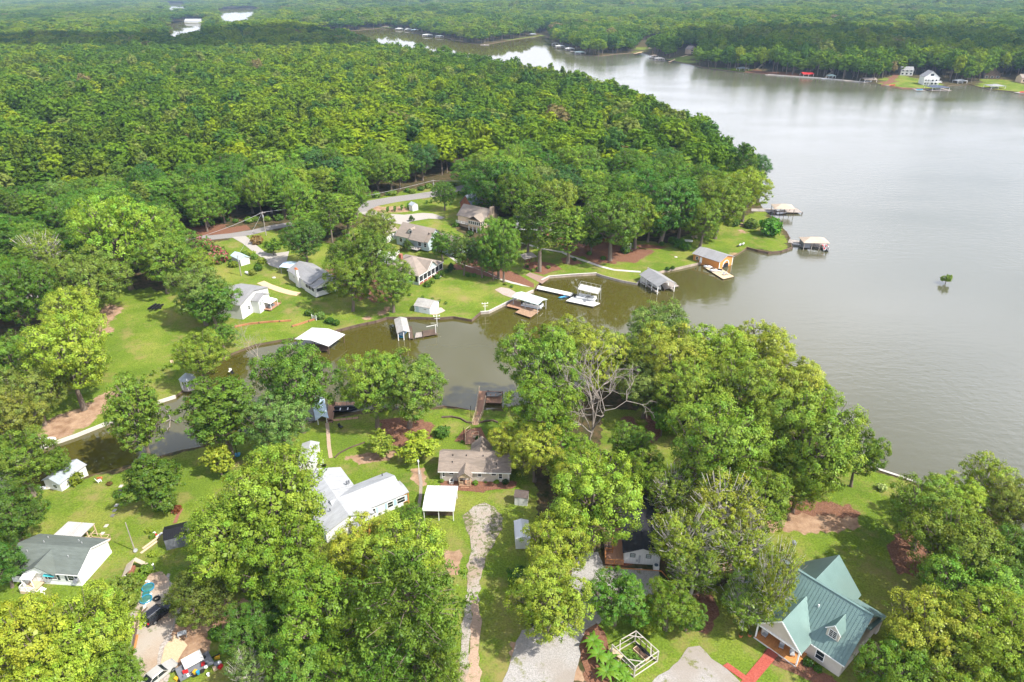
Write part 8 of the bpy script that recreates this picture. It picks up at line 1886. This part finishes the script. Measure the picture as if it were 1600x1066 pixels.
for a in [
 (1098,96,'white-roofed covered dock beside the green lawn of the beige far house',9,R_WHITE,False,.1),(1092,101,'open grey dock right of the white-roofed far dock',7,None),(1030,95,'grey-roofed far dock left of the small green lawn',9,R_OLDTIN,True,0),(1022,91,'leftmost grey-roofed dock of the pair by the small green lawn',7,R_TAUPE,True,.2),
 (1160,111,'pale-roofed far dock under the terraced bank',9,R_TIN,True,.1),(1204,118,'low roofless swim platform on the far shore',6,None),(1260,120,'red-roofed boat slip with white posts on the far shore',9,MAT('bright_red_roof', (.55, .03, .03), .5, .08),False,.05),(1298,123,'teal-roofed boat slip beside the winding stair',6,R_TEAL,True,0),(1291,124,'white float at the foot of the winding stair',5,None,False,0,None,4,WTRIM),
 (1328,127,'bare far float with a white post',8,None),(1356,129,'long grey far dock with pale roof and boats',10,R_TAUPE,False,.05,(WTRIM,'white boat at the long grey far dock')),(1393,135,'small open far dock with a red and white boat',6,None,False,0,(RED,'red and white boat at the small open far dock')),(1463,141,'navy-roofed wide boathouse dock in front of the white three-storey house',13,MAT('navy_roof', (.06, .075, .12), .7, .1),True,.05,(WTRIM,'white boat under the navy-roofed dock')),
 (1436,142,'tiny float with a blue boat left of the navy-roofed dock',4,None,False,0,(BLUEP,'blue boat at the tiny float on the far shore')),(1499,131,'white-roofed dock in the inlet right of the white three-storey house',8,R_WHITE,True,.1,(WTRIM,'white boat in the far inlet')),(1553,139,'grey-roofed wide dock before the dark gabled house',11,R_GREY,True,.05,(WTRIM,'boat beside the grey-roofed wide dock')),(1597,146,'far dock at the right picture edge',6,None,False,0,(RED,'red boat at the right picture edge of the far shore')),
 (875,75,'white-roofed dock in the cluster at the wooded headland',11,R_WHITE,True,.1),(868,71,'upper grey-roofed dock in the headland cluster',9,R_OLDTIN,True,0),(890,79,'right white-roofed dock in the headland cluster',10,R_WHITE,True,.1),(898,81,'low open dock right of the headland cluster',8,None),(906,85,'teal-roofed dock on the headland point with a red bank',11,R_TEAL,True,.05),
 (832,56,'far dock with a pale roof in the bay left of the headland',11,R_TIN,True,0),(624,47,'white-roofed far dock on the upper lake arm',13,R_WHITE,True,0),(638,48,'second white-roofed far dock on the upper lake arm',12,R_WHITE,True,0),(648,49,'blue-roofed far dock on the upper lake arm',12,R_BLUETIN,True,0),(668,57,'large white-roofed far dock at the bend of the upper lake arm',15,R_WHITE,True,.1),(687,59,'pale far dock right of the bend of the upper lake arm',12,R_TIN,True,0),(602,44,'brown-roofed far dock at the left end of the upper lake arm',12,R_BROWN,True,0),(757,71,'small pale far dock on the tree-lined point',9,None),(561,70,'small dark dock at the tip of the wooded hill',9,R_OLDTIN,True,0)]: far_dock(*a)
def far_house(name, label, u, v, w, d, h, hr, wall, roof, axis='x', yaw=0.0, wins=0, floors=1):
    p = gp(u, v); L = 1; l = Lot(name, label, 'house', (u, v), (u+1, v), d, 0.0); l.L = w; l.root.location = p; l.root.rotation_euler.z = yaw; l.yaw = yaw
    r, m = MB(), MB(); gable_parts(r, m, -w/2, w/2, -d/2, d/2, h, hr, axis, .5, .15, -1.5); m.build('wall', wall, l.root); r.build('roof', roof, l.root)
    for f in range(floors):
        for k in range(wins): win(l, 'f', -w/2+(k+.5)*w/wins, .7+f*3, w/wins*.5, 1.6, None, WTRIM, GLASS, 0)
    return l
l = far_house('white_house', 'white three-storey house with balconies on the far shore', 1449, 132, 13, 12, 7.5, 12.5, WHITE, R_GREY, 'y', -.15, 4, 2)
for z in (2.7, 5.4): m = MB(); m.box(-6.5, 6.5, -8.2, -6, z, z+.2); m.build('balcony', WTRIM, l.root); rails(l.root, [(-6.4, -8.1, z+.2), (6.4, -8.1, z+.2)], 1, WTRIM, 'railing', 2.2)
for x in (-6.3, -2, 2, 6.3): q = MB(); q.box(x-.2, x+.2, -8.2, -7.8, -1.5, 7.5); q.build('post', WTRIM, l.root)
win(l, 'f', 0, 8.3, 3, 2, None, WTRIM, GLASS, 0)
m = MB(); m.box(6.5, 10, -7, -2, 2.7, 2.9); m.build('side_deck', WTRIM, l.root); rails(l.root, [(6.6, -6.9, 2.9), (9.9, -6.9, 2.9), (9.9, -2.1, 2.9)], 1, WTRIM)
far_house('far_house', 'beige gabled house above a green lawn on the far shore', 1079, 84, 11, 11, 6, 10, PEACH, R_TAUPE, 'y', .5, 2, 2)
far_house('far_house', 'pale house with white porch above the red bank on the far shore', 1414, 117, 12, 9, 5, 8, OFFW, R_GREY, 'x', -.2, 3, 2)
far_house('far_house', 'dark brown gabled house at the right end of the far shore', 1546, 122, 15, 11, 3.5, 10, WOODDARK, MAT('dark_brown_shingle', (.11, .085, .075)), 'y', -.2, 3)
far_house('far_house', 'white house high on the bare slope behind the headland', 1036, 68, 12, 10, 5, 9, WHITE, R_GREY, 'y', .4, 2)
far_house('far_house', 'pale-roofed house among the trees at the upper right', 1556, 104, 14, 9, 4, 6, OFFW, R_TAUPE, 'x', 0, 2)
far_house('far_house', 'tan house at the right picture edge of the far shore', 1600, 128, 12, 9, 4, 7, PEACH, R_TAUPE, 'x', 0, 2)
far_house('far_house', 'small white house hidden above the winding stair', 1301, 100, 9, 8, 4, 7, WHITE, R_GREY, 'y', 0, 2)
far_house('far_house', 'large pale-roofed lake house by the left pond', 303, 36, 42, 20, 4, 10, OFFW, R_PALE, 'x', 0, 0)
ribbon('winding_stair', [(1290,122),(1293,117),(1300,113),(1298,108),(1296,104)], 2.2, WOODTAN)
ribbon('far_path', [(1045,97),(1058,91),(1075,86)], 2.5, SAND); ribbon('far_path', [(992,84),(1008,79),(1024,72)], 5, SAND); ribbon('far_path', [(1183,108),(1190,102),(1196,98)], 2.5, WOODTAN)
sheet('red_bank', [(1378,133),(1396,117),(1408,115),(1392,131)], MULCH, .12, 5)
wall_along('seawall', 'pale seawall strip along the far shore under the tall trunks', 'seawall', [(1200,117.5),(1289,123.5),(1352,129.5)], .6, .3, CONC, z='shore'); wall_along('seawall', 'pale seawall strip before the white three-storey house', 'seawall', [(1377,133.5),(1410,138.5),(1435,139.5),(1470,140.5)], .6, .3, MAT('rust_brick', (.36, .17, .11)), z='shore')

# ------------------------------------------------------------------ haze
m, nt, out = newmat('haze')
pv = N(nt, 'ShaderNodeVolumePrincipled', {'Color': (.50, .72, 1.0, 1), 'Density': .00007, 'Anisotropy': .0}); nt.links.new(pv.outputs[0], out.inputs['Volume'])
q = MB(); q.box(-13000, 13000, -13000, 13000, -4, 92); hb = q.build('haze', m); hb['kind'] = 'stuff'

# ------------------------------------------------------------------ clouds, high above the haze; their shadows lie on the far woods
CLOUDM = MAT('cloud_white', (.85, .85, .86), 1.0, .02, .01)
def cloud(px, hgt, label):
    P = gpoly(px); c = P.mean(0); off = SUN_VEC * (hgt / SUN_VEC.z); g = np.random.default_rng(int(abs(c[0])))
    o = empty('cloud', (c[0]+off.x, c[1]+off.y, hgt), 0, label, 'cloud'); bm = bmesh.new(); lo = P.min(0); hi = P.max(0); s = max(hi-lo)/9
    for _ in range(400):
        q = g.uniform(lo, hi)
        if len(bm.verts) > 9000 or not inpoly(q[None], P)[0]: continue
        r = s*g.uniform(.6, 1.15)
        bmesh.ops.create_icosphere(bm, subdivisions=2, radius=r, matrix=Matrix.Translation((q[0]-c[0], q[1]-c[1], r*.25)) @ Matrix.Diagonal((1, 1, .42, 1)))
    for v in bm.verts: v.co += Vector(g.normal(0, s*.04, 3))
    me = bpy.data.meshes.new('cloud'); bm.to_mesh(me); bm.free(); me.materials.append(CLOUDM); me.polygons.foreach_set('use_smooth', np.ones(len(me.polygons), dtype=bool)); b = link('puffs', me, o); b['kind'] = 'stuff'
cloud([(-60,76),(150,66),(380,60),(540,66),(550,80),(430,84),(300,88),(160,82),(-60,92)], 1000, 'long flat cloud shading the forest at the upper left')
cloud([(1080,70),(1250,58),(1450,64),(1640,84),(1640,110),(1420,102),(1240,102),(1100,90)], 1000, 'small cloud shading the wooded slope of the far shore')
